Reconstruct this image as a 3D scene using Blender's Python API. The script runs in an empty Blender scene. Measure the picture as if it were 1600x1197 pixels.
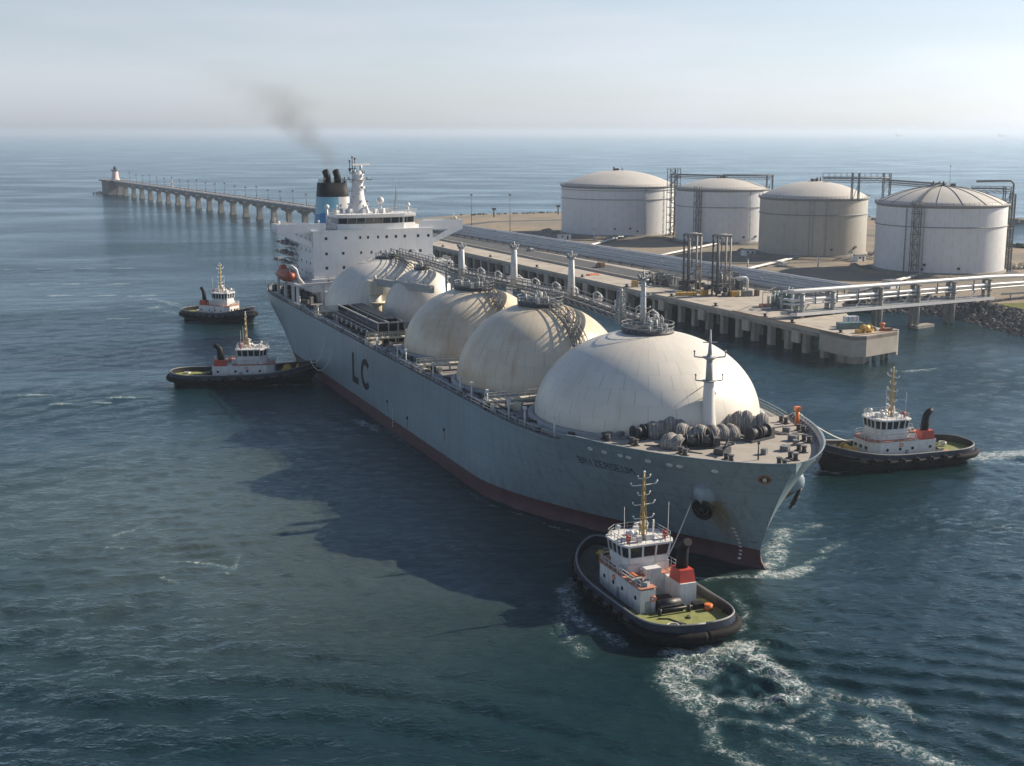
import bpy, bmesh, math, random
import numpy as np
from mathutils import Vector, Matrix

PI = math.pi
R = math.radians
scene = bpy.context.scene
col = scene.collection

# ------------------------------------------------------------------ camera
CAM_H = 66.0
cam_data = bpy.data.cameras.new('camera')
cam = bpy.data.objects.new('camera', cam_data)
col.objects.link(cam)
cam_data.sensor_width = 36.0
cam_data.lens = 45.0
cam_data.clip_start = 1.0
cam_data.clip_end = 120000.0
cam.location = (0, 0, CAM_H)
cam.rotation_euler = (R(90) - math.atan(393.5 / 2000.0), 0, 0)
scene.camera = cam

# ------------------------------------------------------------------ light
SUN_AZ = R(22.0)          # from +X towards +Y
SUN_EL = R(31.0)
sun_dir = Vector((math.cos(SUN_AZ) * math.cos(SUN_EL), math.sin(SUN_AZ) * math.cos(SUN_EL), math.sin(SUN_EL)))
sd = bpy.data.lights.new('sun', 'SUN')
sd.energy = 5.0
sd.angle = R(0.53)
sd.color = (1.0, 0.87, 0.70)
sun = bpy.data.objects.new('sun', sd)
col.objects.link(sun)
sun.rotation_euler = sun_dir.to_track_quat('Z', 'Y').to_euler()
sun.location = (300, 200, 300)

world = bpy.data.worlds.new('World')
scene.world = world
world.use_nodes = True
wn = world.node_tree
for n_ in list(wn.nodes):
    wn.nodes.remove(n_)
w_out = wn.nodes.new('ShaderNodeOutputWorld')
w_bg = wn.nodes.new('ShaderNodeBackground')
w_sky = wn.nodes.new('ShaderNodeTexSky')
w_sky.sky_type = 'NISHITA'
w_sky.sun_disc = False
w_sky.sun_elevation = SUN_EL
w_sky.sun_rotation = R(90) - SUN_AZ
w_sky.altitude = 60.0
w_sky.air_density = 1.0
w_sky.dust_density = 0.7
w_sky.ozone_density = 2.5
# thin high veil: a slightly desaturating noise over the sky
w_tc = wn.nodes.new('ShaderNodeTexCoord')
w_map = wn.nodes.new('ShaderNodeMapping')
w_map.inputs['Scale'].default_value = (1.3, 1.3, 9.0)
w_noise = wn.nodes.new('ShaderNodeTexNoise')
w_noise.inputs['Scale'].default_value = 2.2
w_noise.inputs['Detail'].default_value = 5.0
w_noise.inputs['Roughness'].default_value = 0.55
w_ramp = wn.nodes.new('ShaderNodeMapRange')
w_ramp.inputs['From Min'].default_value = 0.42
w_ramp.inputs['From Max'].default_value = 0.62
w_ramp.inputs["To Min"].default_value = 0.62
w_ramp.inputs["To Max"].default_value = 0.92
w_hsv = wn.nodes.new('ShaderNodeHueSaturation')
w_hsv.inputs["Saturation"].default_value = 0.12
w_hsv.inputs['Value'].default_value = 1.2
w_mix = wn.nodes.new('ShaderNodeMix')
w_mix.data_type = 'RGBA'
wn.links.new(w_tc.outputs['Generated'], w_map.inputs['Vector'])
wn.links.new(w_map.outputs['Vector'], w_noise.inputs['Vector'])
wn.links.new(w_noise.outputs['Fac'], w_ramp.inputs['Value'])
wn.links.new(w_sky.outputs['Color'], w_hsv.inputs['Color'])
w_sep = wn.nodes.new('ShaderNodeSeparateXYZ')
wn.links.new(w_tc.outputs['Generated'], w_sep.inputs[0])
w_el = wn.nodes.new('ShaderNodeMapRange')       # the veil thins out with elevation
w_el.interpolation_type = 'SMOOTHSTEP'
for k_, v_ in (('From Min', 0.06), ('From Max', 0.40), ('To Min', 1.0), ('To Max', 0.18)):
    w_el.inputs[k_].default_value = v_
wn.links.new(w_sep.outputs[2], w_el.inputs['Value'])
w_fm = wn.nodes.new('ShaderNodeMath')
w_fm.operation = 'MULTIPLY'
wn.links.new(w_ramp.outputs['Result'], w_fm.inputs[0])
wn.links.new(w_el.outputs['Result'], w_fm.inputs[1])
wn.links.new(w_fm.outputs['Value'], w_mix.inputs['Factor'])
wn.links.new(w_sky.outputs['Color'], w_mix.inputs['A'])
wn.links.new(w_hsv.outputs['Color'], w_mix.inputs['B'])
w_tint = wn.nodes.new('ShaderNodeMix')
w_tint.data_type = 'RGBA'
w_tint.blend_type = 'MULTIPLY'
w_tint.inputs['Factor'].default_value = 1.0
w_tint.inputs['B'].default_value = (0.93, 0.985, 1.07, 1)
wn.links.new(w_mix.outputs['Result'], w_tint.inputs['A'])
w_hz = wn.nodes.new('ShaderNodeMapRange')        # bright aerosol band along the horizon
w_hz.interpolation_type = 'SMOOTHSTEP'
for k_, v_ in (('From Min', -0.02), ('From Max', 0.13), ('To Min', 1.0), ('To Max', 0.0)):
    w_hz.inputs[k_].default_value = v_
wn.links.new(w_sep.outputs[2], w_hz.inputs['Value'])
w_gl = wn.nodes.new('ShaderNodeMix')
w_gl.data_type = 'RGBA'
w_gl.blend_type = 'MULTIPLY'
w_gl.inputs['B'].default_value = (1.17, 1.17, 1.22, 1)
wn.links.new(w_hz.outputs['Result'], w_gl.inputs['Factor'])
wn.links.new(w_tint.outputs['Result'], w_gl.inputs['A'])
wn.links.new(w_gl.outputs['Result'], w_bg.inputs['Color'])
w_bg.inputs["Strength"].default_value = 0.064
wn.links.new(w_bg.outputs['Background'], w_out.inputs['Surface'])

scene.view_settings.view_transform = 'Standard'
scene.view_settings.look = 'None'
scene.view_settings.exposure = 0.78
scene.view_settings.gamma = 1.0
scene.cycles.max_bounces = 6
scene.cycles.diffuse_bounces = 3
scene.cycles.glossy_bounces = 3
scene.cycles.transparent_max_bounces = 16
scene.cycles.volume_bounces = 0
scene.cycles.use_denoising = True

# ------------------------------------------------------------------ helpers
rng = random.Random(7)


def V(*a):
    return Vector(a)


class MB:
    """collects faces; build() links them as one mesh object"""

    def __init__(self):
        self.v, self.f, self.m, self.s = [], [], [], []
        self.cur = 0
        self.smooth = False
        self.uv = None

    def add(self, vs, fs, smooth=None):
        o = len(self.v)
        self.v.extend([tuple(p) for p in vs])
        sm = self.smooth if smooth is None else smooth
        for f in fs:
            self.f.append([i + o for i in f])
            self.m.append(self.cur)
            self.s.append(sm)
        return self

    def box(self, c, size, rz=0.0, taper=1.0):
        hx, hy, hz = size[0] / 2, size[1] / 2, size[2] / 2
        cs, sn = math.cos(rz), math.sin(rz)
        vs = []
        for dz in (-1, 1):
            k = 1.0 if dz < 0 else taper
            for dx, dy in ((-1, -1), (1, -1), (1, 1), (-1, 1)):
                x, y = dx * hx * k, dy * hy * k
                vs.append((c[0] + x * cs - y * sn, c[1] + x * sn + y * cs, c[2] + dz * hz))
        return self.add(vs, [(3, 2, 1, 0), (4, 5, 6, 7), (0, 1, 5, 4), (1, 2, 6, 5), (2, 3, 7, 6), (3, 0, 4, 7)], False)

    def span(self, x0, x1, y0, y1, z0, z1):
        return self.box(((x0 + x1) / 2, (y0 + y1) / 2, (z0 + z1) / 2), (abs(x1 - x0), abs(y1 - y0), abs(z1 - z0)))

    def beam(self, p, q, w, h=None):
        h = w if h is None else h
        p, q = Vector(p), Vector(q)
        d = q - p
        if d.length < 1e-6:
            return self
        d.normalize()
        u = Vector((0, 0, 1)) if abs(d.z) < 0.95 else Vector((1, 0, 0))
        a = d.cross(u).normalized()
        b = a.cross(d).normalized()
        vs = []
        for e in (p, q):
            for sa, sb in ((-1, -1), (1, -1), (1, 1), (-1, 1)):
                vs.append(e + a * (sa * w / 2) + b * (sb * h / 2))
        return self.add(vs, [(3, 2, 1, 0), (4, 5, 6, 7), (0, 1, 5, 4), (1, 2, 6, 5), (2, 3, 7, 6), (3, 0, 4, 7)], False)

    def tube(self, p, q, r, r2=None, n=8, caps=True):
        return self.path([p, q], [r, r if r2 is None else r2], n, caps)

    def path(self, pts, rad, n=8, caps=True, closed=False):
        pts = [Vector(p) for p in pts]
        if not isinstance(rad, (list, tuple)):
            rad = [rad] * len(pts)
        rings = []
        prev_a = None
        N = len(pts)
        for i, p in enumerate(pts):
            if closed:
                d = pts[(i + 1) % N] - pts[i - 1]
            else:
                d = pts[min(i + 1, N - 1)] - pts[max(i - 1, 0)]
            if d.length < 1e-9:
                d = Vector((0, 0, 1))
            d.normalize()
            if prev_a is None:
                u = Vector((0, 0, 1)) if abs(d.z) < 0.9 else Vector((1, 0, 0))
                a = d.cross(u).normalized()
            else:
                a = prev_a - d * prev_a.dot(d)
                a = a.normalized() if a.length > 1e-6 else d.orthogonal().normalized()
            prev_a = a
            b = d.cross(a)
            rings.append([p + (a * math.cos(2 * PI * k / n) + b * math.sin(2 * PI * k / n)) * rad[i] for k in range(n)])
        vs = [v for r_ in rings for v in r_]
        fs = []
        L_ = N if closed else N - 1
        for i in range(L_):
            j = (i + 1) % N
            for k in range(n):
                k2 = (k + 1) % n
                fs.append((i * n + k, i * n + k2, j * n + k2, j * n + k))
        self.add(vs, fs, True)
        if caps and not closed:
            o = len(self.v) - len(vs)
            for ring in (list(range(n))[::-1], [(N - 1) * n + k for k in range(n)]):
                self.f.append([o + i for i in ring])
                self.m.append(self.cur)
                self.s.append(False)
        return self

    def lathe(self, c, prof, n=24, a0=0.0, a1=2 * PI, smooth=True, capb=False, capt=False, sx=1.0, sy=1.0):
        full = abs(a1 - a0) >= 2 * PI - 1e-6
        m = n if full else n + 1
        vs = []
        for r, z in prof:
            for k in range(m):
                a = a0 + (a1 - a0) * k / n
                vs.append((c[0] + r * sx * math.cos(a), c[1] + r * sy * math.sin(a), c[2] + z))
        fs = []
        for i in range(len(prof) - 1):
            for k in range(n):
                k2 = (k + 1) % m
                fs.append((i * m + k, i * m + k2, (i + 1) * m + k2, (i + 1) * m + k))
        o = len(self.v)
        self.add(vs, fs, smooth)
        if capb:
            self.f.append([o + k for k in range(m)][::-1]); self.m.append(self.cur); self.s.append(False)
        if capt:
            self.f.append([o + (len(prof) - 1) * m + k for k in range(m)]); self.m.append(self.cur); self.s.append(False)
        return self

    def prism(self, poly, z0, z1):
        n = len(poly)
        vs = [(x, y, z0) for x, y in poly] + [(x, y, z1) for x, y in poly]
        fs = [tuple(range(n))[::-1], tuple(range(n, 2 * n))]
        for i in range(n):
            j = (i + 1) % n
            fs.append((i, j, n + j, n + i))
        return self.add(vs, fs, False)

    def ball(self, c, r, n=12, sx=1.0, sy=1.0, sz=1.0):
        k = max(4, n // 2)
        prof = [(r * math.sin(PI * i / k) + (1e-4 if i in (0, k) else 0), -r * math.cos(PI * i / k) * sz) for i in range(k + 1)]
        return self.lathe(c, prof, n, sx=sx, sy=sy)

    def torus(self, c, ax, R_, r, n=16, m=6):
        ax = Vector(ax).normalized(); a = ax.orthogonal().normalized(); b = ax.cross(a)
        return self.path([Vector(c) + a * (R_ * math.cos(2 * PI * k / n)) + b * (R_ * math.sin(2 * PI * k / n)) for k in range(n)], r, m, closed=True)

    def rail(self, pts, h=1.1, step=2.0, r=0.05, rows=2, closed=False):
        pts = [Vector(p) for p in pts]
        segs = list(zip(pts[:-1], pts[1:])) + ([(pts[-1], pts[0])] if closed else [])
        for p, q in segs:
            L_ = (q - p).length
            n = max(1, int(round(L_ / step)))
            for i in range(n + 1):
                a = p.lerp(q, i / n)
                self.beam(a, a + V(0, 0, h), r * 1.6)
            for k in range(rows):
                z = h * (k + 1) / rows
                self.beam(p + V(0, 0, z), q + V(0, 0, z), r * 1.6)
        return self

    def build(self, name, mats, parent=None, bevel=0.0):
        me = bpy.data.meshes.new(name)
        me.from_pydata(self.v, [], self.f)
        if not isinstance(mats, (list, tuple)):
            mats = [mats]
        for m_ in mats:
            me.materials.append(m_)
        me.polygons.foreach_set('material_index', self.m)
        me.polygons.foreach_set('use_smooth', self.s)
        me.update()
        bm = bmesh.new()
        bm.from_mesh(me)
        bmesh.ops.recalc_face_normals(bm, faces=bm.faces)
        bm.to_mesh(me)
        bm.free()
        o = bpy.data.objects.new(name, me)
        col.objects.link(o)
        if parent is not None:
            o.parent = parent
        if bevel > 0:
            md = o.modifiers.new('bevel', 'BEVEL')
            md.width = bevel
            md.segments = 2
            md.limit_method = 'ANGLE'
        return o


def build_each(mb, name, mats, parent):
    """links every separate piece collected in mb as a mesh of its own"""
    par = list(range(len(mb.v)))

    def find(a):
        while par[a] != a:
            par[a] = par[par[a]]
            a = par[a]
        return a
    for f in mb.f:
        r0 = find(f[0])
        for i in f[1:]:
            par[find(i)] = r0
    groups = {}
    for k, f in enumerate(mb.f):
        groups.setdefault(find(f[0]), []).append(k)
    out = []
    for ks in groups.values():
        p = MB()
        idx = {}
        for k in ks:
            f2 = []
            for i in mb.f[k]:
                if i not in idx:
                    idx[i] = len(p.v)
                    p.v.append(mb.v[i])
                f2.append(idx[i])
            p.f.append(f2); p.m.append(mb.m[k]); p.s.append(mb.s[k])
        out.append(p.build(name, mats, parent))
    return out


def tag(o, label, cat=None, group=None, kind=None):
    if label:
        o['label'] = label
    if cat:
        o['category'] = cat
    if group:
        o['group'] = group
    if kind:
        o['kind'] = kind
    return o


def thing(name, label, cat, loc=(0, 0, 0), rz=0.0, group=None, scale=1.0):
    o = bpy.data.objects.new(name, None)
    col.objects.link(o)
    o.location = loc
    o.rotation_euler = (0, 0, rz)
    o.scale = (scale, scale, scale)
    o.empty_display_size = 0.5
    return tag(o, label, cat, group)


def copy_tree(o, parent=None):
    c = o.copy()
    col.objects.link(c)
    c.parent = parent
    for ch in list(o.children):
        copy_tree(ch, c)
    return c


# ------------------------------------------------------------------ materials
def nt_new(name):
    m = bpy.data.materials.new(name)
    m.use_nodes = True
    nt = m.node_tree
    b = nt.nodes['Principled BSDF']
    return m, nt, b


def mixc(nt, fac, a, b, blend='MIX'):
    n = nt.nodes.new('ShaderNodeMix')
    n.data_type = 'RGBA'
    n.blend_type = blend
    for s_, v in (('Factor', fac), ('A', a), ('B', b)):
        sock = n.inputs[s_]
        if hasattr(v, 'node'):
            nt.links.new(v, sock)
        elif s_ == 'Factor':
            sock.default_value = v
        else:
            sock.default_value = (v[0], v[1], v[2], 1)
    return n.outputs['Result']


def noise(nt, scale, detail=4, rough=0.55, vec=None, stretch=None, dist=0.0, coord='Object'):
    tc = nt.nodes.new('ShaderNodeTexCoord')
    v = tc.outputs[coord] if vec is None else vec
    if stretch:
        mp = nt.nodes.new('ShaderNodeMapping')
        mp.inputs['Scale'].default_value = stretch
        nt.links.new(v, mp.inputs['Vector'])
        v = mp.outputs['Vector']
    n = nt.nodes.new('ShaderNodeTexNoise')
    n.inputs['Scale'].default_value = scale
    n.inputs['Detail'].default_value = detail
    n.inputs['Roughness'].default_value = rough
    n.inputs['Distortion'].default_value = dist
    nt.links.new(v, n.inputs['Vector'])
    return n.outputs['Fac']


def maprange(nt, val, a, b, c=0.0, d=1.0, smooth=False):
    n = nt.nodes.new('ShaderNodeMapRange')
    n.inputs['From Min'].default_value = a
    n.inputs['From Max'].default_value = b
    n.inputs['To Min'].default_value = c
    n.inputs['To Max'].default_value = d
    if smooth:
        n.interpolation_type = 'SMOOTHSTEP'
    nt.links.new(val, n.inputs['Value'])
    return n.outputs['Result']


def mathn(nt, op, a, b=None):
    n = nt.nodes.new('ShaderNodeMath')
    n.operation = op
    for i, v in enumerate((a, b)):
        if v is None:
            continue
        if hasattr(v, 'node'):
            nt.links.new(v, n.inputs[i])
        else:
            n.inputs[i].default_value = v
    return n.outputs['Value']


def paint(name, c, rough=0.55, metal=0.0, vary=0.12, scale=0.8, dirt=None, dirt_amt=0.35, streak=False, bump=0.0, bscale=6.0, spec=0.4):
    """weathered paint / concrete / steel: base colour, soft mottling, dirt patches"""
    m, nt, b = nt_new(name)
    n1 = noise(nt, scale, 5)
    lo = [x * (1 - vary) for x in c]
    hi = [min(1, x * (1 + vary)) for x in c]
    cc = mixc(nt, maprange(nt, n1, 0.3, 0.7), lo, hi)
    if dirt:
        n2 = noise(nt, scale * 1.7, 6, 0.65, stretch=(1.0, 1.0, 0.12) if streak else None)
        cc = mixc(nt, maprange(nt, n2, 0.5, 0.78, 0.0, dirt_amt), cc, dirt)
    nt.links.new(cc, b.inputs['Base Color'])
    b.inputs['Roughness'].default_value = rough
    b.inputs['Metallic'].default_value = metal
    b.inputs['Specular IOR Level'].default_value = spec
    if bump > 0:
        nb = noise(nt, bscale, 4)
        bp = nt.nodes.new('ShaderNodeBump')
        bp.inputs['Strength'].default_value = bump
        bp.inputs['Distance'].default_value = 0.1
        nt.links.new(nb, bp.inputs['Height'])
        nt.links.new(bp.outputs['Normal'], b.inputs['Normal'])
    return m


M = {}
M['white'] = paint('white_paint', (0.55, 0.545, 0.53), 0.45, vary=0.06, scale=0.5, dirt=(0.42, 0.36, 0.28), dirt_amt=0.3, streak=True)
M['bright'] = paint('bright_white_paint', (0.68, 0.675, 0.665), 0.45, vary=0.05, scale=0.4, dirt=(0.44, 0.38, 0.30), dirt_amt=0.3, streak=True)
M['tugwhite'] = paint('tug_white_paint', (0.60, 0.60, 0.585), 0.45, vary=0.08, scale=1.2, dirt=(0.30, 0.19, 0.11), dirt_amt=0.6, streak=True)
M['tan'] = paint('tan_mast_paint', (0.42, 0.30, 0.12), 0.55, vary=0.2, scale=2, dirt=(0.22, 0.14, 0.07), dirt_amt=0.5)
M['jet'] = paint('soot_black', (0.009, 0.010, 0.013), 0.6, vary=0.3, spec=0.2)
M['cream'] = paint('cream_paint', (0.52, 0.48, 0.38), 0.5, vary=0.06, dirt=(0.4, 0.3, 0.2), dirt_amt=0.25, streak=True)
M['ltgrey'] = paint('light_grey_paint', (0.28, 0.295, 0.295), 0.55, vary=0.12, dirt=(0.2, 0.16, 0.12), dirt_amt=0.4)
M['grey'] = paint('grey_steel', (0.15, 0.157, 0.16), 0.55, vary=0.15, dirt=(0.13, 0.09, 0.07), dirt_amt=0.5)
M['dkgrey'] = paint('dark_steel', (0.055, 0.058, 0.062), 0.6, vary=0.2, dirt=(0.12, 0.08, 0.06), dirt_amt=0.4)
M['black'] = paint('black_paint', (0.013, 0.013, 0.016), 0.5, vary=0.3, dirt=(0.06, 0.055, 0.05), dirt_amt=0.5)
M['rubber'] = paint('black_rubber', (0.006, 0.006, 0.007), 0.8, vary=0.3, scale=2, dirt=(0.028, 0.027, 0.025), dirt_amt=0.4, spec=0.15)
M['deck'] = paint('ship_deck_paint', (0.20, 0.195, 0.185), 0.75, vary=0.18, scale=0.25, dirt=(0.17, 0.12, 0.09), dirt_amt=0.55)
M['foredeck'] = paint('foredeck_paint', (0.30, 0.275, 0.24), 0.8, vary=0.10, scale=0.3, dirt=(0.2, 0.15, 0.11), dirt_amt=0.4)
M['glass'] = paint('window_glass', (0.02, 0.028, 0.032), 0.08, vary=0.1, spec=0.6)
M['rust'] = paint('rusty_steel', (0.20, 0.105, 0.055), 0.8, vary=0.3, scale=1.5, dirt=(0.32, 0.16, 0.06), dirt_amt=0.6)
M['orange'] = paint('orange_paint', (0.62, 0.17, 0.05), 0.45, vary=0.12, dirt=(0.25, 0.08, 0.04), dirt_amt=0.5)
M['lifeboat'] = paint('lifeboat_orange', (0.33, 0.065, 0.025), 0.5, vary=0.12, dirt=(0.22, 0.06, 0.03), dirt_amt=0.5)
M['red'] = paint('red_paint', (0.42, 0.05, 0.035), 0.5, vary=0.15, dirt=(0.18, 0.04, 0.03), dirt_amt=0.4)
M['salmon'] = paint('faded_red_walkway', (0.40, 0.17, 0.11), 0.7, vary=0.15)
M['yellow'] = paint('yellow_paint', (0.55, 0.33, 0.06), 0.5, vary=0.15, dirt=(0.3, 0.16, 0.05), dirt_amt=0.4)
M['green'] = paint('green_deck_paint', (0.19, 0.205, 0.065), 0.8, vary=0.16, scale=0.9, dirt=(0.095, 0.085, 0.05), dirt_amt=0.75)
M['rope'] = paint('mooring_rope', (0.62, 0.60, 0.54), 0.9, vary=0.2, scale=3)
M['blue'] = paint('blue_paint', (0.03, 0.19, 0.42), 0.45, vary=0.1)
M['pipe'] = paint('pipe_cladding', (0.52, 0.52, 0.52), 0.4, vary=0.08, dirt=(0.33, 0.29, 0.24), dirt_amt=0.35)

# ================================================================== SETTING
# ---------------------------------------------------------------- sea
def axis(segs):
    out = [segs[0][0]]
    for a, b, s0, s1 in segs:
        x = a
        L_ = b - a
        while x < b - 1e-6:
            t = (x - a) / L_
            st = s0 * (s1 / s0) ** t
            x = min(b, x + st)
            if b - x < st * 0.5:
                x = b
            out.append(x)
    return np.array(out)


SX = axis([(-60000, -1500, 9000, 160), (-1500, -300, 160, 8), (-300, -75, 6, 1.3), (-75, 110, 0.5, 0.5), (110, 300, 1.0, 6), (300, 1500, 8, 160), (1500, 60000, 160, 9000)])
SY = axis([(-3000, 60, 900, 30), (60, 112, 10, 1.0), (112, 225, 0.42, 0.42), (225, 480, 0.55, 2.2), (480, 1500, 2.5, 14), (1500, 60000, 16, 9000)])
gx, gy = np.meshgrid(SX, SY)
sxp = np.gradient(SX)[None, :] + 0 * gx
syp = np.gradient(SY)[:, None] + 0 * gx
sp = np.maximum(sxp, syp)
nr = np.random.default_rng(11)
Z = np.zeros_like(gx)
PX, PY = gx.copy(), gy.copy()


def patch_gain(x, y, k):
    return 0.65 + 0.45 * np.sin(x * 0.013 * k + 1.3 + 0.8 * np.sin(y * 0.011 * k)) * np.sin(y * 0.017 * k + 0.6 + 0.9 * np.sin(x * 0.009 * k))


for i in range(90):
    lam = 1.8 * (17 / 1.8) ** nr.random()
    th = R(250 + nr.normal() * 62)
    kx, ky = 2 * PI / lam * math.cos(th), 2 * PI / lam * math.sin(th)
    amp = 0.0085 * lam ** 0.42 * (0.6 + 0.8 * nr.random())
    att = np.clip((lam / sp - 2.0) / 4.0, 0, 1)
    ph = kx * gx + ky * gy + nr.random() * 6.283
    g = patch_gain(gx + 40 * i, gy - 23 * i, 1.0)
    Z += amp * att * g * (np.sin(ph) + 0.22 * np.sin(2 * ph + 1.2))


def near(x, y, pts, w):
    """soft distance weight of a polyline"""
    best = np.full_like(x, 1e9)
    for (ax, ay), (bx, by) in zip(pts[:-1], pts[1:]):
        dx, dy = bx - ax, by - ay
        L2 = dx * dx + dy * dy + 1e-9
        t = np.clip(((x - ax) * dx + (y - ay) * dy) / L2, 0, 1)
        best = np.minimum(best, (x - ax - t * dx) ** 2 + (y - ay - t * dy) ** 2)
    return np.exp(-best / (w * w))


# diverging wake waves behind the near tug and beside the ship
for pts, w, th, lam, amp in [
    ([(33, 152), (60, 141), (95, 132)], 12.0, 68, 4.6, 0.20),
    ([(30, 150), (48, 135), (66, 120)], 9.0, 40, 3.6, 0.10),
    ([(-50, 196), (-38, 205), (-30, 214)], 9.0, 290, 4.2, 0.11),
    ([(-40, 150), (-16, 139), (6, 134)], 12.0, 252, 9.0, 0.30),
    ([(-70, 190), (-55, 165), (-30, 128)], 16.0, 262, 12.0, 0.22),
]:
    kx, ky = 2 * PI / lam * math.cos(R(th)), 2 * PI / lam * math.sin(R(th))
    wob = 1.6 * np.sin(gx * 0.11 + gy * 0.07) + 0.9 * np.sin(gx * 0.05 - gy * 0.13 + 1.0)
    ph = kx * gx + ky * gy + wob
    att = np.clip((lam / sp - 2.0) / 4.0, 0, 1)
    Z += amp * att * near(gx, gy, pts, w) * (np.sin(ph) + 0.3 * np.sin(2 * ph + 1.0))

foam = np.zeros_like(gx)
FOAM = [
    # near tug: stern wash, ring of foam, hull side
    ([(21.5, 155.0), (25.5, 156.0), (31.0, 157.0)], 2.3, 1.25), ([(28.0, 156.2), (32.5, 151.0), (34.5, 144.0)], 2.3, 1.0),
    ([(21.6, 153.0), (19.6, 147.0), (21.5, 140.5)], 2.6, 1.0), ([(25.0, 153.5), (23.4, 148.5)], 2.2, 0.98), ([(24, 141.5), (29, 140.0), (34, 142)], 1.8, 0.80),
    ([(20.2, 145.5), (22.5, 136.5), (22.3, 129.0), (26.6, 124.0)], 1.5, 0.68), ([(23.3, 136.0), (31.1, 134.4), (33.2, 131.3), (38.8, 130.8)], 1.1, 0.66),
    ([(36.3, 142.8), (37.1, 138.5), (35.2, 135.2)], 0.8, 0.68), ([(37.6, 143.7), (41.3, 140.2), (45.3, 141.0), (46.4, 136.0)], 1.4, 0.70),
    ([(40.5, 135.6), (41.3, 129.8), (44.6, 127.3), (48.7, 123.2)], 2.2, 0.78), ([(31.4, 136.0), (36.6, 139.3)], 0.8, 0.62), ([(28, 131), (34, 126), (40, 121)], 1.2, 0.55),
    ([(11.0, 184.8), (7.8, 178.4), (8.4, 168.4), (11.2, 162.7), (14.4, 158.8)], 1.8, 0.82), ([(7.2, 171.0), (6.8, 161.6), (9.3, 155.3)], 2.0, 0.60),
    ([(31, 163), (33, 170), (32, 178)], 1.1, 0.6),
    # ship's bow
    ([(38.5, 185.2), (41.8, 184.6), (44.6, 187.4)], 1.7, 1.15), ([(41.0, 194.3), (44.5, 201.6), (45.7, 206.9)], 2.0, 0.84), ([(40.0, 188.5), (43.0, 196)], 1.8, 0.9), ([(46, 190), (49, 193)], 1.0, .66),
    ([(27.7, 183.0), (33.8, 184.0), (38.7, 184.0)], 1.2, 0.74), ([(50, 196), (54, 200)], 1.4, 0.62), ([(47, 205), (52, 210)], 1.6, 0.6),
    ([(6.5, 209.3), (10.7, 206.2), (16.8, 200.6)], 0.7, 0.62), ([(-12.3, 238.9), (-4.6, 222.6), (5.5, 211.0)], 0.6, 0.60), ([(16.8, 200.6), (24, 195)], .6, .6),
    ([(-31, 289.0), (-19.8, 260)], 0.8, 0.60), ([(-36, 291), (-29, 278)], 2.0, 0.56), ([(-40, 286), (-34, 275)], 2.0, .5),
    # tug on the right
    ([(94.3, 256.6), (100.8, 257.6), (112.0, 260.5)], 3.0, 1.3), ([(112, 260), (150, 268)], 3.4, 1.0), ([(64.0, 244.0), (76.4, 246.3), (87.1, 251.4), (94.8, 256.0)], 0.7, 0.80),
    ([(60, 245), (64, 243.6)], 1.0, 0.8), ([(96, 252), (110, 250)], 2.5, 0.6),
    # left tugs and their old wakes
    ([(-117.1, 455.7), (-128.1, 470.6), (-139.6, 489.2)], 4.0, 0.52), ([(-155.7, 518.5), (-139.7, 506.3), (-122.3, 480.5)], 3.0, 0.40),
    ([(-113, 447), (-100, 444), (-90, 444)], 1.0, 0.75), ([(-249.1, 621.7), (-222.1, 624.7), (-191.7, 627.7), (-178, 628)], 2.2, 0.74), ([(-150, 455), (-134, 455)], 1.6, .62),
    ([(-188.4, 520.5), (-170.1, 520.5), (-147.8, 520.5)], 3.2, 0.68), ([(-210, 560), (-170, 562)], 3.5, 0.58), ([(-170, 480), (-155, 484)], 2.0, 0.6),
    ([(-123.7, 302.2), (-119.4, 304.3)], 1.2, 0.80), ([(-112.6, 308.1), (-108.9, 308.8)], 1.1, 0.82), ([(-105.6, 311.5), (-100.0, 309.6)], 1.1, 0.86), ([(-101.6, 315.8), (-88.7, 318.9)], 1.0, 0.62),
    ([(-92, 329.0), (-70, 332.0), (-54, 333.4)], 0.8, 0.70), ([(-130, 318), (-116, 320)], 1.5, .58),
    # stray patches
    ([(-65.8, 203.6), (-64.0, 206.3), (-62.5, 210.6)], 0.8, 0.70), ([(-65.3, 197.6), (-63.0, 197.6)], 0.8, 0.68), ([(-53.4, 190.7), (-46.8, 190.1), (-42.7, 187.1), (-43.2, 193.1)], 0.7, 0.70),
    ([(-52.7, 183.4), (-50.2, 182.0)], 0.7, 0.68), ([(-46.7, 185.7), (-42.7, 184.8)], 0.6, 0.6), ([(110, 352), (120, 356)], 2.0, 0.5),
]
for pts, w, s in FOAM:
    if pts[0][1] > 290:          # old wakes and whitecaps: solid little crests
        s += 0.42
    x0 = min(p[0] for p in pts) - 4 * w; x1 = max(p[0] for p in pts) + 4 * w
    y0 = min(p[1] for p in pts) - 4 * w; y1 = max(p[1] for p in pts) + 4 * w
    ix = np.where((SX > x0) & (SX < x1))[0]; iy = np.where((SY > y0) & (SY < y1))[0]
    if len(ix) == 0 or len(iy) == 0:
        continue
    sl = (slice(iy[0], iy[-1] + 1), slice(ix[0], ix[-1] + 1))
    f_ = s * near(gx[sl], gy[sl], pts, w * 1.15)
    if pts[0][1] > 290:
        f_ = f_ * (0.62 + 0.38 * np.sin(gx[sl] * 0.33 + 2.0 * np.sin(gy[sl] * 0.21 + pts[0][0]) + pts[0][1]))
    foam[sl] = np.maximum(foam[sl], f_)
Z += np.clip(foam - 0.5, 0, 1) * 0.28
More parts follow.
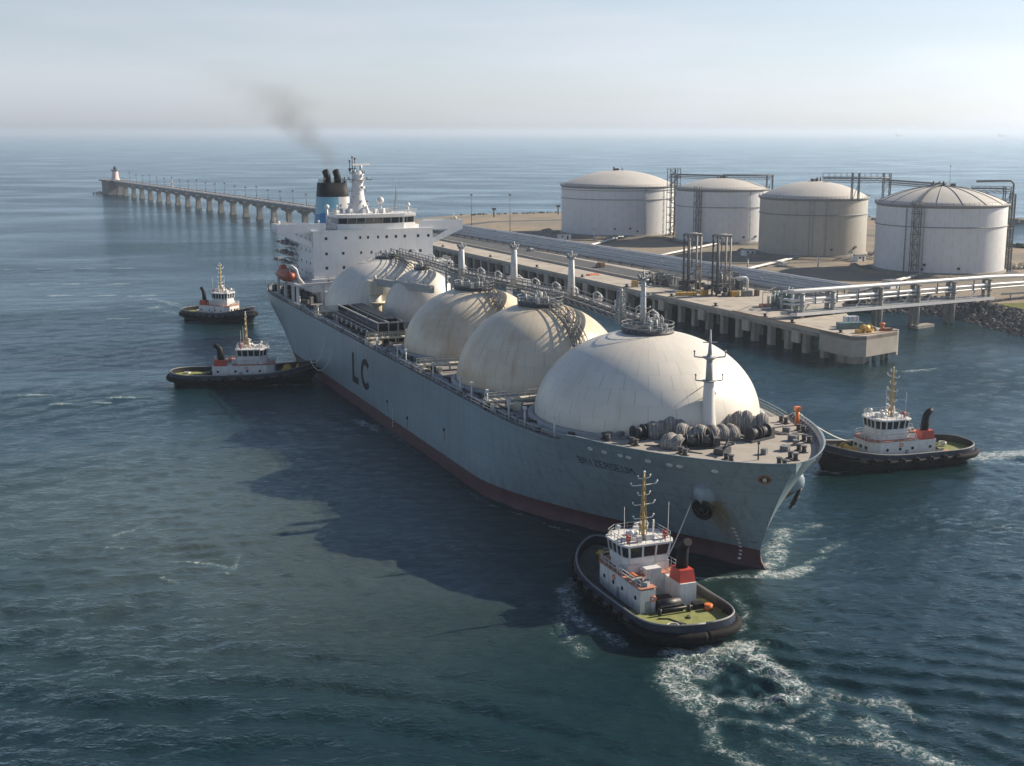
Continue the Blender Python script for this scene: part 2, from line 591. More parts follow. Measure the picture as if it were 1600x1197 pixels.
# churned water behind the near tug
ch = near(gx, gy, [(26, 155), (25, 146), (30, 143)], 5.0)
for i in range(30):
    lam = 1.6 + 3.5 * nr.random(); th = nr.random() * 6.283
    Z += ch * 0.06 * np.clip((lam / sp - 2) / 3, 0, 1) * np.sin(2 * PI / lam * (math.cos(th) * gx + math.sin(th) * gy) + nr.random() * 6.28)

nyv, nxv = gx.shape
co = np.stack([PX, PY, Z], -1).reshape(-1, 3).astype(np.float32)
idx = np.arange(nxv * nyv).reshape(nyv, nxv)
q = np.stack([idx[:-1, :-1], idx[:-1, 1:], idx[1:, 1:], idx[1:, :-1]], -1).reshape(-1, 4).astype(np.int32)
me = bpy.data.meshes.new('sea')
me.vertices.add(len(co)); me.vertices.foreach_set('co', co.ravel())
me.loops.add(q.size); me.loops.foreach_set('vertex_index', q.ravel())
me.polygons.add(len(q)); me.polygons.foreach_set('loop_start', np.arange(0, q.size, 4, dtype=np.int32))
me.polygons.foreach_set('loop_total', np.full(len(q), 4, dtype=np.int32))
me.polygons.foreach_set('use_smooth', np.ones(len(q), dtype=bool))
me.update(calc_edges=True)
fa = me.attributes.new('foam', 'FLOAT', 'POINT')
fa.data.foreach_set('value', foam.reshape(-1).astype(np.float32))

m, nt, b = nt_new('sea_water')
b.inputs['IOR'].default_value = 1.333
b.inputs['Roughness'].default_value = 0.07
tc = nt.nodes.new('ShaderNodeTexCoord')
pos = tc.outputs['Object']
# ripples: three scales, stretched along the crests
na = noise(nt, 0.55, 5, 0.62, vec=pos, stretch=(0.8, 1.15, 1.0), dist=0.7)
nb = noise(nt, 0.14, 4, 0.55, vec=pos, stretch=(0.7, 1.2, 1.0), dist=0.5)
nc = noise(nt, 0.022, 3, 0.5, vec=pos, stretch=(0.45, 1.5, 1.0), dist=0.4)
nd = noise(nt, 2.2, 4, 0.6, vec=pos, stretch=(0.85, 1.15, 1.0), dist=0.5)
calm = noise(nt, 0.011, 3, 0.55, vec=pos, stretch=(0.6, 1.2, 1.0), dist=0.6)
calm = maprange(nt, calm, 0.36, 0.64, 0.28, 1.3)
h = mathn(nt, 'ADD', mathn(nt, 'MULTIPLY', na, 0.44), mathn(nt, 'MULTIPLY', nb, 0.7))
h = mathn(nt, 'ADD', h, mathn(nt, 'MULTIPLY', nd, 0.17))
h = mathn(nt, 'MULTIPLY', h, calm)
h = mathn(nt, 'ADD', h, mathn(nt, 'MULTIPLY', nc, 0.5))
bp = nt.nodes.new('ShaderNodeBump')
bp.inputs['Strength'].default_value = 0.9
bp.inputs['Distance'].default_value = 1.0
nt.links.new(h, bp.inputs['Height'])
# body colour (silty green-blue) + foam
body = mixc(nt, maprange(nt, noise(nt, 0.012, 3, 0.5, vec=pos), 0.35, 0.65), (0.003, 0.016, 0.018), (0.006, 0.022, 0.024))
# paler water beside the ship: sunlit brightness painted into the body colour
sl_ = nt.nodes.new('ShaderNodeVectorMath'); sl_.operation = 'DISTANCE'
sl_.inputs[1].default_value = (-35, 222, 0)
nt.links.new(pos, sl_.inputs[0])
lit_patch = maprange(nt, mathn(nt, 'ADD', sl_.outputs['Value'], mathn(nt, 'MULTIPLY', noise(nt, 0.02, 4, 0.6, vec=pos), 60.0)), 50.0, 130.0, 1.0, 0.0, True)
body = mixc(nt, lit_patch, body, (0.044, 0.061, 0.056))
at_ = nt.nodes.new('ShaderNodeAttribute')
at_.attribute_name = 'foam'
fo = at_.outputs['Fac']
warp = nt.nodes.new('ShaderNodeTexNoise')
warp.inputs['Scale'].default_value = 0.35
warp.inputs['Detail'].default_value = 6
warp.inputs['Roughness'].default_value = 0.65
nt.links.new(pos, warp.inputs['Vector'])
wadd = nt.nodes.new('ShaderNodeVectorMath'); wadd.operation = 'MULTIPLY_ADD'
wadd.inputs[1].default_value = (5.0, 5.0, 0)
nt.links.new(warp.outputs['Color'], wadd.inputs[0])
nt.links.new(pos, wadd.inputs[2])
fn = noise(nt, 1.9, 8, 0.75, vec=pos, dist=1.0)
fn2 = noise(nt, 0.45, 5, 0.65, vec=pos, dist=0.8)
e_ = mathn(nt, 'ADD', fo, mathn(nt, 'ADD', mathn(nt, 'MULTIPLY', mathn(nt, 'SUBTRACT', fn2, 0.5), 1.5), mathn(nt, 'MULTIPLY', mathn(nt, 'SUBTRACT', fn, 0.5), 0.8)))
cover = maprange(nt, e_, 0.40, 1.0, 0.0, 1.0, smooth=True)
milky = maprange(nt, e_, 0.88, 1.7, 0.0, 0.95, smooth=True)
lines = None
for sc_v, wd, gain in ((0.42, 0.085, 0.95), (1.25, 0.11, 0.75)):
    vo = nt.nodes.new('ShaderNodeTexVoronoi')
    vo.feature = 'DISTANCE_TO_EDGE'
    vo.inputs['Scale'].default_value = sc_v
    nt.links.new(wadd.outputs['Vector'], vo.inputs['Vector'])
    ln = maprange(nt, vo.outputs['Distance'], 0.0, wd, gain, 0.0, smooth=True)
    lines = ln if lines is None else mathn(nt, 'MAXIMUM', lines, ln)
lines = mathn(nt, 'MULTIPLY', lines, maprange(nt, fn, 0.34, 0.56, 0.15, 1.0))
fmask = mathn(nt, 'MAXIMUM', mathn(nt, 'MULTIPLY', cover, lines), mathn(nt, 'MULTIPLY', milky, maprange(nt, fn, 0.3, 0.62, 0.35, 1.0)))
fmask = mathn(nt, 'MINIMUM', fmask, 0.93)
# thin aerated tint around the foam
aer = maprange(nt, mathn(nt, 'ADD', fo, mathn(nt, 'MULTIPLY', mathn(nt, 'SUBTRACT', fn2, 0.5), 0.8)), 0.25, 1.0, 0.0, 0.5)
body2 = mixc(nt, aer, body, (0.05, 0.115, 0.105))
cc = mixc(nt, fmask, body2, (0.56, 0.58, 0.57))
nt.nodes.remove(b)
dif = nt.nodes.new('ShaderNodeBsdfDiffuse')
nt.links.new(cc, dif.inputs['Color'])
gls = nt.nodes.new('ShaderNodeBsdfGlossy')
gls.inputs['Color'].default_value = (0.73, 0.88, 0.98, 1)
gls.inputs['Roughness'].default_value = 0.09
fre = nt.nodes.new('ShaderNodeFresnel')
fre.inputs['IOR'].default_value = 1.333
for n_ in (dif, gls, fre):
    nt.links.new(bp.outputs['Normal'], n_.inputs['Normal'])
mxs = nt.nodes.new('ShaderNodeMixShader')
nt.links.new(mathn(nt, 'MULTIPLY', fre.outputs['Fac'], maprange(nt, fmask, 0.0, 0.9, 0.96, 0.1)), mxs.inputs[0])
nt.links.new(dif.outputs[0], mxs.inputs[1])
nt.links.new(gls.outputs[0], mxs.inputs[2])
nt.links.new(mxs.outputs[0], nt.nodes['Material Output'].inputs['Surface'])
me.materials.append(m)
sea = bpy.data.objects.new('sea', me)
col.objects.link(sea)
tag(sea, None, None, None, 'structure')

# ---------------------------------------------------------------- haze
m = bpy.data.materials.new('haze_air')
m.use_nodes = True
nt = m.node_tree
nt.nodes.remove(nt.nodes['Principled BSDF'])
pv = nt.nodes.new('ShaderNodeVolumePrincipled')
pv.inputs['Color'].default_value = (0.72, 0.84, 0.97, 1)
pv.inputs['Density'].default_value = 0.00009
pv.inputs['Anisotropy'].default_value = 0.35
nt.links.new(pv.outputs['Volume'], nt.nodes['Material Output'].inputs['Volume'])
hz = MB()
hz.span(-62000, 62000, -4000, 62000, -3.0, 92.0)
haze = hz.build('haze', m)
tag(haze, None, None, None, 'stuff')

# ---------------------------------------------------------------- land
LZ = 5.0
QZ = 8.3
LAND = [(300, 200), (215, 300), (190, 370), (178, 420), (172, 455), (160, 476), (142, 486), (128, 476), (112, 500), (3, 712), (-30, 780), (-92, 775), (-88, 850), (-60, 930), (-36, 960), (36, 990), (150, 1005), (262, 935),
        (246, 800), (252, 730), (268, 690), (330, 640), (520, 560), (700, 300), (500, 150)]


def ground_mat(name, a, bcol, c, sc=0.02):
    m, nt, b = nt_new(name)
    n1 = noise(nt, sc, 6, 0.62)
    n2 = noise(nt, sc * 5, 5, 0.6)
    n3 = noise(nt, sc * 40, 4, 0.6)
    cc = mixc(nt, maprange(nt, n1, 0.42, 0.58), a, bcol)
    cc = mixc(nt, maprange(nt, n2, 0.52, 0.68, 0, 0.8), cc, c)
    cc = mixc(nt, maprange(nt, n3, 0.3, 0.7, 0, 0.35), cc, (0.09, 0.08, 0.07))
    nt.links.new(cc, b.inputs['Base Color'])
    b.inputs['Roughness'].default_value = 0.95
    b.inputs['Specular IOR Level'].default_value = 0.1
    bp = nt.nodes.new('ShaderNodeBump'); bp.inputs['Strength'].default_value = 0.5; bp.inputs['Distance'].default_value = 0.6
    nt.links.new(n3, bp.inputs['Height']); nt.links.new(bp.outputs['Normal'], b.inputs['Normal'])
    return m


M['ground'] = ground_mat('gravel_ground', (0.30, 0.24, 0.18), (0.21, 0.19, 0.155), (0.16, 0.165, 0.11))
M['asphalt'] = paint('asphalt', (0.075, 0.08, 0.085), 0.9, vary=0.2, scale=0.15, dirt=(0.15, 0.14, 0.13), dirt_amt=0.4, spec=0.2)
M['concrete'] = paint('dock_concrete', (0.36, 0.325, 0.275), 0.9, vary=0.14, scale=0.12, dirt=(0.16, 0.14, 0.12), dirt_amt=0.55, spec=0.2, bump=0.2, bscale=2)
M['pile_conc'] = paint('pile_concrete', (0.27, 0.25, 0.22), 0.9, vary=0.2, scale=0.35, dirt=(0.08, 0.075, 0.065), dirt_amt=0.75, streak=True, spec=0.2)
M['rock'] = paint('riprap_rock', (0.12, 0.115, 0.11), 0.95, vary=0.4, scale=0.6, dirt=(0.30, 0.28, 0.25), dirt_amt=0.5, spec=0.15)
M['grass'] = paint('grass_bank', (0.115, 0.125, 0.035), 0.95, vary=0.25, scale=0.2, dirt=(0.16, 0.13, 0.06), dirt_amt=0.5, spec=0.1, bump=0.6, bscale=4)
M['shrub'] = paint('dark_shrubs', (0.035, 0.045, 0.025), 0.95, vary=0.4, scale=0.5, spec=0.1)
mb = MB()
mb.prism(LAND, -1.9, LZ)
land = mb.build('land', M['ground'])
tag(land, None, None, None, 'structure')

# rock slopes round the shore
def rock(mb, c, s, r_):
    vs = []
    ph = r_.random() * 6.28
    for i in range(3):
        z = (-0.55, 0.15, 0.75)[i]
        rr = (0.85, 1.0, 0.5)[i]
        for k in range(5):
            a = ph + k * 1.2566 + i * 0.5
            q_ = rr * (0.7 + 0.5 * r_.random())
            vs.append((c[0] + s * q_ * math.cos(a), c[1] + s * q_ * math.sin(a), c[2] + s * (z + 0.25 * (r_.random() - 0.5))))
    fs = [(0, 4, 3, 2, 1), (10, 11, 12, 13, 14)]
    for i in range(2):
        for k in range(5):
            k2 = (k + 1) % 5
            fs.append((i * 5 + k, i * 5 + k2, i * 5 + 5 + k2, i * 5 + 5 + k))
    mb.add(vs, fs, False)


mb = MB()
rr = random.Random(5)
shore = [(215, 300), (190, 370), (178, 420), (172, 455), (160, 476), (142, 486), (128, 478), (112, 500)]
for (ax, ay), (bx, by) in zip(shore[:-1], shore[1:]):
    L_ = math.hypot(bx - ax, by - ay)
    nx_, ny_ = -(by - ay) / L_, (bx - ax) / L_       # towards the water
    if nx_ * (100 - ax) + ny_ * (400 - ay) < 0:
        nx_, ny_ = -nx_, -ny_
    for i in range(int(L_ * 11)):
        t = rr.random(); u = rr.random()
        x = ax + (bx - ax) * t + nx_ * (-1.0 + 14 * u); y = ay + (by - ay) * t + ny_ * (-1.0 + 14 * u)
        rock(mb, (x, y, LZ * (1 - u) + 0.1 - 0.9 * u), 0.5 + 0.8 * rr.random(), rr)
    a_, b_ = (ax - nx_ * 1, ay - ny_ * 1, LZ + 0.0), (bx - nx_ * 1, by - ny_ * 1, LZ + 0.0)
    c_, d_ = (bx + nx_ * 13.5, by + ny_ * 13.5, -1.2), (ax + nx_ * 13.5, ay + ny_ * 13.5, -1.2)
    mb.add([(a_[0], a_[1], LZ - 0.6), (b_[0], b_[1], LZ - 0.6), c_, d_], [(0, 1, 2, 3)])
rip = mb.build('riprap', M['rock'])
tag(rip, 'dark rock slope running down to the water under the pipe bridge', 'rock slope', None, 'stuff')

# grass bank behind the rocks
mb = MB()
mb.prism([(174, 456), (180, 420), (192, 372), (214, 380), (206, 425), (196, 462)], LZ - 0.5, LZ + 0.35)
gr = mb.build('grass_bank', M['grass'])
tag(gr, 'strip of yellow-green grass on top of the rock slope', 'grass', None, 'stuff')

# low shrubs along the far edge of the land
mb = MB()
for (ax, ay), (bx, by), n_ in [((256, 705), (330, 640), 260), ((330, 640), (470, 580), 200), ((258, 915), (246, 800), 120), ((60, 990), (258, 932), 160), ((-36, 955), (34, 985), 60)]:
    for i in range(n_):
        t = rr.random()
        rock(mb, (ax + (bx - ax) * t + rr.uniform(-5, 3), ay + (by - ay) * t + rr.uniform(-7, 0), LZ + 0.4), rr.uniform(0.6, 1.8) * (1.3 if ax > 250 and ay < 710 else 0.55), rr)
sh_ = mb.build('shrubbery', M['shrub'])
tag(sh_, 'dark low scrub along the far shore behind the tanks', 'scrub', None, 'stuff')

# road sheets on the land
mb = MB()
mb.prism([(138, 488), (146, 492), (120, 545), (30, 715), (20, 712), (112, 535)], LZ + 0.0, LZ + 0.03)
mb.prism([(-70, 800), (-60, 795), (-10, 880), (60, 905), (160, 830), (240, 720), (248, 724), (166, 838), (62, 916), (-16, 888)], LZ + 0.0, LZ + 0.03)
rd = mb.build('service_road', M['asphalt'])
tag(rd, None, None, None, 'structure')

# low breakwater across the lagoon on the right
mb = MB()
mb.prism([(330, 945), (420, 930), (900, 830), (900, 850), (420, 958), (335, 965)], -1.5, 2.6)
for i in range(260):
    t = rr.random()
    rock(mb, (335 + 560 * t, 943 - 108 * t + rr.uniform(-4, 4), 2.2), rr.uniform(0.8, 2.0), rr)
bw_ = mb.build('breakwater', M['rock'])
tag(bw_, 'low grey breakwater across the lagoon behind the right-hand tank', 'breakwater')
mb = MB()
mb.prism([(372, 860), (700, 740), (720, 780), (390, 884)], -1.5, 0.7)
o = mb.build('mud_flat', M['ground'])
tag(o, None, None, None, 'structure')

# ================================================================== GAS CARRIER
SHIP_O = (-16.63, 319.59)
SHIP_RZ = R(-67.37)


def ship_world(l, m_, z=0.0):
    c, s = math.cos(SHIP_RZ), math.sin(SHIP_RZ)
    return (SHIP_O[0] + l * c - m_ * s, SHIP_O[1] + l * s + m_ * c, z)


ship = thing('gas_carrier', 'huge grey gas carrier with white domed cargo tanks along its deck', 'gas carrier', (SHIP_O[0], SHIP_O[1], 0), SHIP_RZ)
HB = 24.9


def interp(x, xs, ys):
    return float(np.interp(x, xs, ys))


def bow_end(z):
    return interp(z, [-1.5, 0, 1, 2.4, 3.9, 8.5, 13.6, 16.5, 18.2], [146.5, 144.3, 142.8, 142.3, 142.7, 144.8, 147.6, 149.4, 150.7])


def stern_end(z):
    return interp(z, [-1.5, 0, 3, 6, 9, 12, 18], [-101, -104, -109, -113, -115, -116, -116.5])


def hull_hb(l, z):
    le = bow_end(z)
    zz = max(0.0, z)
    Lb = 57.0
    p = 1.5 + 0.7 * min(1.0, zz / 18.0)
    ex = 1 - 0.35 * min(1.0, zz / 18.0) ** 1.5
    t = (le - l) / Lb
    if t <= 0:
        return 0.0
    hb = HB
    if t < 1:
        sh = (1 - (1 - t) ** p) ** ex
        k = max(0.0, 1 - zz / 9.0)
        sh *= 1 - 0.28 * k * (1 - t) ** 2          # hollow entry at the waterline
        hb = HB * sh
    ls = stern_end(z)
    # stern: full deck, cut-away waterline
    td = min(1, max(0, (l + 116.5) / 34.0))
    deck_hb = 18.5 + 6.4 * (1 - (1 - td) ** 3)
    tw = min(1, max(0, (l - ls) / 52.0))
    wl_hb = 2.0 + 22.9 * (1 - (1 - tw) ** 2.0)
    w = max(0.0, 1 - zz / 15.0) ** 1.4
    hb = min(hb, deck_hb * (1 - w) + wl_hb * w)
    return max(hb, 0.0)


def top_z(l):
    return interp(l, [-116, -100, -80, 116.5, 118.2, 151], [17.0, 16.6, 16.3, 16.3, 18.0, 18.6])


us = np.concatenate([np.linspace(0, 0.06, 8)[:-1], np.linspace(0.06, 0.22, 12)[:-1], np.linspace(0.22, 0.74, 14)[:-1], np.linspace(0.74, 0.90, 16)[:-1],
                     np.linspace(0.90, 0.985, 16)[:-1], np.linspace(0.985, 1.0, 9)])
us = np.unique(np.round(np.concatenate([us, [(116.5 + 116) / 266, (118.2 + 116) / 266]]), 5))
zl = [-1.4, 0.0, 1.0, 2.0, 2.75, 4, 5.5, 7, 8.5, 10, 11.5, 13, 14.5, 16]
rows = len(zl) + 2


def hull_grid(side, off=0.0):
    pts = []
    for j in range(rows):
        rowp = []
        for u in us:
            z = zl[j] if j < len(zl) else None
            if z is None:
                lt = stern_end(16) + u * (bow_end(17) - stern_end(16))
                z = 16 + (top_z(lt) - 16) * (0.5 if j == len(zl) else 1.0)
            l = stern_end(z) + u * (bow_end(z) - stern_end(z))
            hb = max(0.02, hull_hb(l, z) - off)
            rowp.append((l, side * hb, z))
        pts.append(rowp)
    return pts


mb = MB()
for side in (-1, 1):
    g = hull_grid(side)
    n = len(us)
    vs = [p for r_ in g for p in r_]
    for j in range(rows - 1):
        mb.cur = 1 if j < 4 else 0
        fs = [(j * n + i, j * n + i + 1, (j + 1) * n + i + 1, (j + 1) * n + i) for i in range(n - 1)]
        if j == 0:
            o0 = len(mb.v)
            mb.add(vs, fs, True)
        else:
            for f in fs:
                mb.f.append([o0 + i for i in f]); mb.m.append(mb.cur); mb.s.append(True)
# transom
gl, gr_ = hull_grid(-1), hull_grid(1)
o0 = len(mb.v)
mb.add([gl[j][0] for j in range(rows)] + [gr_[j][0] for j in range(rows)], [])
for j in range(rows - 1):
    mb.f.append([o0 + j, o0 + rows + j, o0 + rows + j + 1, o0 + j + 1]); mb.m.append(1 if j < 4 else 0); mb.s.append(False)
# inner face of the forward bulwark
for side in (-1, 1):
    a = hull_grid(side)
    b_ = hull_grid(side, 0.35)
    i0 = int(np.argmax(us > (117.5 + 116) / 266))
    for i in range(i0, len(us) - 1):
        mb.cur = 0
        mb.add([a[-1][i], a[-1][i + 1], b_[-1][i + 1], b_[-1][i]], [(0, 1, 2, 3)], True)
        d0, d1 = b_[-1][i], b_[-1][i + 1]
        mb.add([d0, d1, (d1[0], side * max(0.02, hull_hb(d1[0], 16.9) - 0.42), 16.9), (d0[0], side * max(0.02, hull_hb(d0[0], 16.9) - 0.42), 16.9)], [(0, 1, 2, 3)], True)


def hull_material():
    m, nt, b = nt_new('hull_paint')
    tc = nt.nodes.new('ShaderNodeTexCoord')
    pos = tc.outputs['Object']
    sep = nt.nodes.new('ShaderNodeSeparateXYZ')
    nt.links.new(pos, sep.inputs[0])
    x, y, z = sep.outputs
    n1 = noise(nt, 0.06, 5, 0.6, vec=pos, stretch=(1, 1, 1.6))
    base = mixc(nt, maprange(nt, n1, 0.3, 0.7), (0.190, 0.248, 0.270), (0.235, 0.292, 0.312))
    # vertical run-down streaks
    n2 = noise(nt, 0.9, 5, 0.65, vec=pos, stretch=(1, 1, 0.05))
    base = mixc(nt, maprange(nt, n2, 0.50, 0.72, 0, 0.5), base, (0.085, 0.115, 0.13))
    # shell plating: faint seams
    br = nt.nodes.new('ShaderNodeTexBrick')
    br.inputs['Scale'].default_value = 1.0
    br.inputs['Brick Width'].default_value = 11.0
    br.inputs['Row Height'].default_value = 2.6
    br.inputs['Mortar Size'].default_value = 0.09
    br.inputs['Color1'].default_value = (1, 1, 1, 1); br.inputs['Color2'].default_value = (0.90, 0.92, 0.93, 1); br.inputs['Mortar'].default_value = (0.80, 0.80, 0.80, 1)
    cmb = nt.nodes.new('ShaderNodeCombineXYZ')
    nt.links.new(x, cmb.inputs[0]); nt.links.new(z, cmb.inputs[1])
    nt.links.new(cmb.outputs[0], br.inputs['Vector'])
    base = mixc(nt, 1.0, base, br.outputs['Color'], 'MULTIPLY')
    # scuffs and scratches from tugs and fenders, mostly low down
    n3 = noise(nt, 0.55, 5, 0.75, vec=pos, stretch=(0.5, 0.5, 1.0), dist=0.6)
    low = maprange(nt, z, 3.0, 13.0, 0.9, 0.15)
    sc_ = mathn(nt, 'MULTIPLY', maprange(nt, n3, 0.62, 0.68), low)
    base = mixc(nt, sc_, base, (0.045, 0.05, 0.055))
    n4 = noise(nt, 1.4, 4, 0.7, vec=pos, stretch=(0.35, 0.35, 1.0))
    base = mixc(nt, maprange(nt, n4, 0.66, 0.73, 0, 0.7), base, (0.21, 0.12, 0.06))
    # pale worn boundary and weed line above the boot-top
    wl = mathn(nt, 'MULTIPLY', maprange(nt, z, 2.7, 5.2, 0.6, 0.0), maprange(nt, noise(nt, 0.5, 5, 0.7, vec=pos, stretch=(1, 1, 0.2)), 0.42, 0.62))
    base = mixc(nt, wl, base, (0.10, 0.115, 0.11))
    n6 = noise(nt, 0.035, 4, 0.6, vec=pos)
    base = mixc(nt, maprange(nt, n6, 0.5, 0.7, 0, 0.35), base, (0.21, 0.24, 0.25))
    # rust weeping below the anchor pocket
    dx = mathn(nt, 'ABSOLUTE', mathn(nt, 'SUBTRACT', x, 138.6))
    wx = maprange(nt, dx, 0.5, 2.6, 1.0, 0.0, True)
    wz = mathn(nt, 'MULTIPLY', maprange(nt, z, 3.0, 9.6, 0.15, 1.0), maprange(nt, z, 10.6, 10.9, 1.0, 0.0))
    n5 = noise(nt, 1.6, 4, 0.6, vec=pos, stretch=(1, 1, 0.16))
    ru = mathn(nt, 'MULTIPLY', mathn(nt, 'MULTIPLY', wx, wz), maprange(nt, n5, 0.32, 0.52, 0.25, 1.0))
    base = mixc(nt, ru, base, (0.20, 0.135, 0.045))
    nt.links.new(base, b.inputs['Base Color'])
    b.inputs['Roughness'].default_value = 0.33
    bp = nt.nodes.new('ShaderNodeBump')
    bp.inputs['Strength'].default_value = 0.25
    bp.inputs['Distance'].default_value = 0.12
    nb = noise(nt, 0.22, 3, 0.5, vec=pos)
    fr_ = mathn(nt, 'MULTIPLY', mathn(nt, 'SINE', mathn(nt, 'MULTIPLY', x, 1.96)), maprange(nt, noise(nt, 0.05, 3, 0.5, vec=pos), 0.35, 0.65, 0.05, 0.5))
    nt.links.new(mathn(nt, 'ADD', nb, fr_), bp.inputs['Height'])
    nt.links.new(bp.outputs['Normal'], b.inputs['Normal'])
    return m


M['hull'] = hull_material()
M['boot'] = paint('red_antifouling', (0.078, 0.031, 0.033), 0.6, vary=0.25, scale=0.35, dirt=(0.05, 0.035, 0.035), dirt_amt=0.7, streak=True)
hull = mb.build('hull', [M['hull'], M['boot']], ship)

# lettering on the side
def on_side(l, z, side=-1, off=0.06):
    return (l, side * (hull_hb(l, z) + off), z)


mb = MB()
def side_poly(mb, pts, side=-1, off=0.05, depth=0.06):
    n = len(pts)
    a = [on_side(l, z, side, off) for l, z in pts]
    b_ = [on_side(l, z, side, off - depth) for l, z in pts]
    fs = [tuple(range(n))] + [(i, (i + 1) % n, n + (i + 1) % n, n + i) for i in range(n)]
    mb.add(a + b_, fs, False)


side_poly(mb, [(1.2, 13.0), (2.8, 13.0), (2.8, 7.3), (1.2, 7.3)])
side_poly(mb, [(1.2, 7.3), (2.8, 7.3), (6.5, 7.3), (6.5, 5.7), (1.2, 5.7)])
mb.build('letter', M['jet'], hull)
mb = MB()
c0, z0_, rx, rz_ = 12.7, 9.4, 3.9, 3.7
N = 22
for i in range(N):
    a0 = R(42 + 276 * i / N); a1 = R(42 + 276 * (i + 1) / N)
    side_poly(mb, [(c0 + rx * math.cos(a0), z0_ + rz_ * math.sin(a0)), (c0 + rx * math.cos(a1), z0_ + rz_ * math.sin(a1)),
                   (c0 + (rx - 1.6) * math.cos(a1), z0_ + (rz_ - 1.5) * math.sin(a1)), (c0 + (rx - 1.6) * math.cos(a0), z0_ + (rz_ - 1.5) * math.sin(a0))])
mb.build('letter', M['jet'], hull)

# ship's name near the bow, seen only as worn dark lettering
M['name'] = paint('faded_name_paint', (0.05, 0.068, 0.078), 0.6, vary=0.2)
STROKES = {
    'B': [(0, 0, 0, 1), (0, 1, .7, .9), (.7, .9, .6, .5), (0, .5, .8, .4), (.8, .4, .7, 0), (0, 0, .7, 0)], 'R': [(0, 0, 0, 1), (0, 1, .8, .85), (.8, .85, .6, .5), (0, .5, .6, .5), (.4, .5, .8, 0)],
    'I': [(.4, 0, .4, 1)], 'Z': [(0, 1, .8, 1), (.8, 1, 0, 0), (0, 0, .8, 0)], 'E': [(0, 0, 0, 1), (0, 1, .8, 1), (0, .5, .6, .5), (0, 0, .8, 0)],
    'S': [(.8, .9, .1, 1), (.1, 1, .1, .55), (.1, .55, .7, .45), (.7, .45, .7, 0), (.7, 0, 0, .05)], 'U': [(0, 1, 0, .1), (0, .1, .7, 0), (.7, 0, .75, 1)], 'M': [(0, 0, 0, 1), (0, 1, .4, .4), (.4, .4, .8, 1), (.8, 1, .8, 0)],
}
mb = MB()
lx = 119.4
for ch_ in 'BRIZERSEUM':
    for (ax, az, bx, bz) in STROKES[ch_]:
        w_ = 0.19
        p0 = (lx + ax * 0.95, 13.2 + az * 1.1); p1 = (lx + bx * 0.95, 13.2 + bz * 1.1)
        dx_, dz_ = p1[0] - p0[0], p1[1] - p0[1]
        L_ = math.hypot(dx_, dz_) + 1e-6
        ox, oz = -dz_ / L_ * w_ / 2, dx_ / L_ * w_ / 2
        side_poly(mb, [(p0[0] + ox, p0[1] + oz), (p1[0] + ox, p1[1] + oz), (p1[0] - ox, p1[1] - oz), (p0[0] - ox, p0[1] - oz)], off=0.03)
    lx += 1.06
mb.build('name_lettering', M['name'], hull)

# draft marks, load line, small white marks
mb = MB()
for k in range(9):
    side_poly(mb, [(139.3, 0.7 + k * 0.62), (139.75, 0.7 + k * 0.62), (139.75, 0.98 + k * 0.62), (139.3, 0.98 + k * 0.62)], off=0.03)
for k in range(6):
    side_poly(mb, [(33.4, 1.2 + k * 0.75), (33.9, 1.2 + k * 0.75), (33.9, 1.6 + k * 0.75), (33.4, 1.6 + k * 0.75)], off=0.03)
build_each(mb, 'draft_marking', M['white'], hull)
def bow_normal(l, z, side):
    e = 0.3
    a = Vector(on_side(l + e, z, side, 0)) - Vector(on_side(l - e, z, side, 0))
    b_ = Vector(on_side(l, z + e, side, 0)) - Vector(on_side(l, z - e, side, 0))
    n_ = a.cross(b_).normalized()
    return n_ if n_.y * side > 0 else -n_


# mooring pipes: bright rimmed slots below the forward bulwark
for l in (123.6, 126.4, 129.4, 130.8, 134.0, 137.2, 138.6, 143.0):
    for side in (-1,):
        mb = MB()
        z_ = 16.5
        n_ = bow_normal(l, z_, side)
        t_ = V(0, 0, 1).cross(n_).normalized(); up_ = n_.cross(t_)
        c_ = Vector(on_side(l, z_, side, 0.0)) + n_ * 0.14
        ring = [c_ + t_ * (0.5 * math.cos(a)) + up_ * (0.24 * math.sin(a)) for a in [2 * PI * k / 12 for k in range(12)]]
        mb.cur = 0
        mb.path(ring, 0.1, 6, closed=True)
        mb.cur = 1
        mb.add([p for p in ring], [tuple(range(12))], False)
        mb.build('mooring_pipe', [M['white'], M['cream']], hull)
# overboard discharge fittings with stains
for l, z_ in ((44.5, 5.4), (68.0, 7.9), (30.0, 6.2)):
    mb = MB()
    mb.ball(on_side(l, z_, -1, -0.1), 0.42, 10)
    mb.cur = 1
    side_poly(mb, [(l - 0.2, z_ - 0.4), (l + 0.2, z_ - 0.4), (l + 0.12, z_ - 2.4), (l - 0.1, z_ - 2.4)], off=0.03)
    mb.build('overboard_outlet', [M['black'], M['rust']], hull)
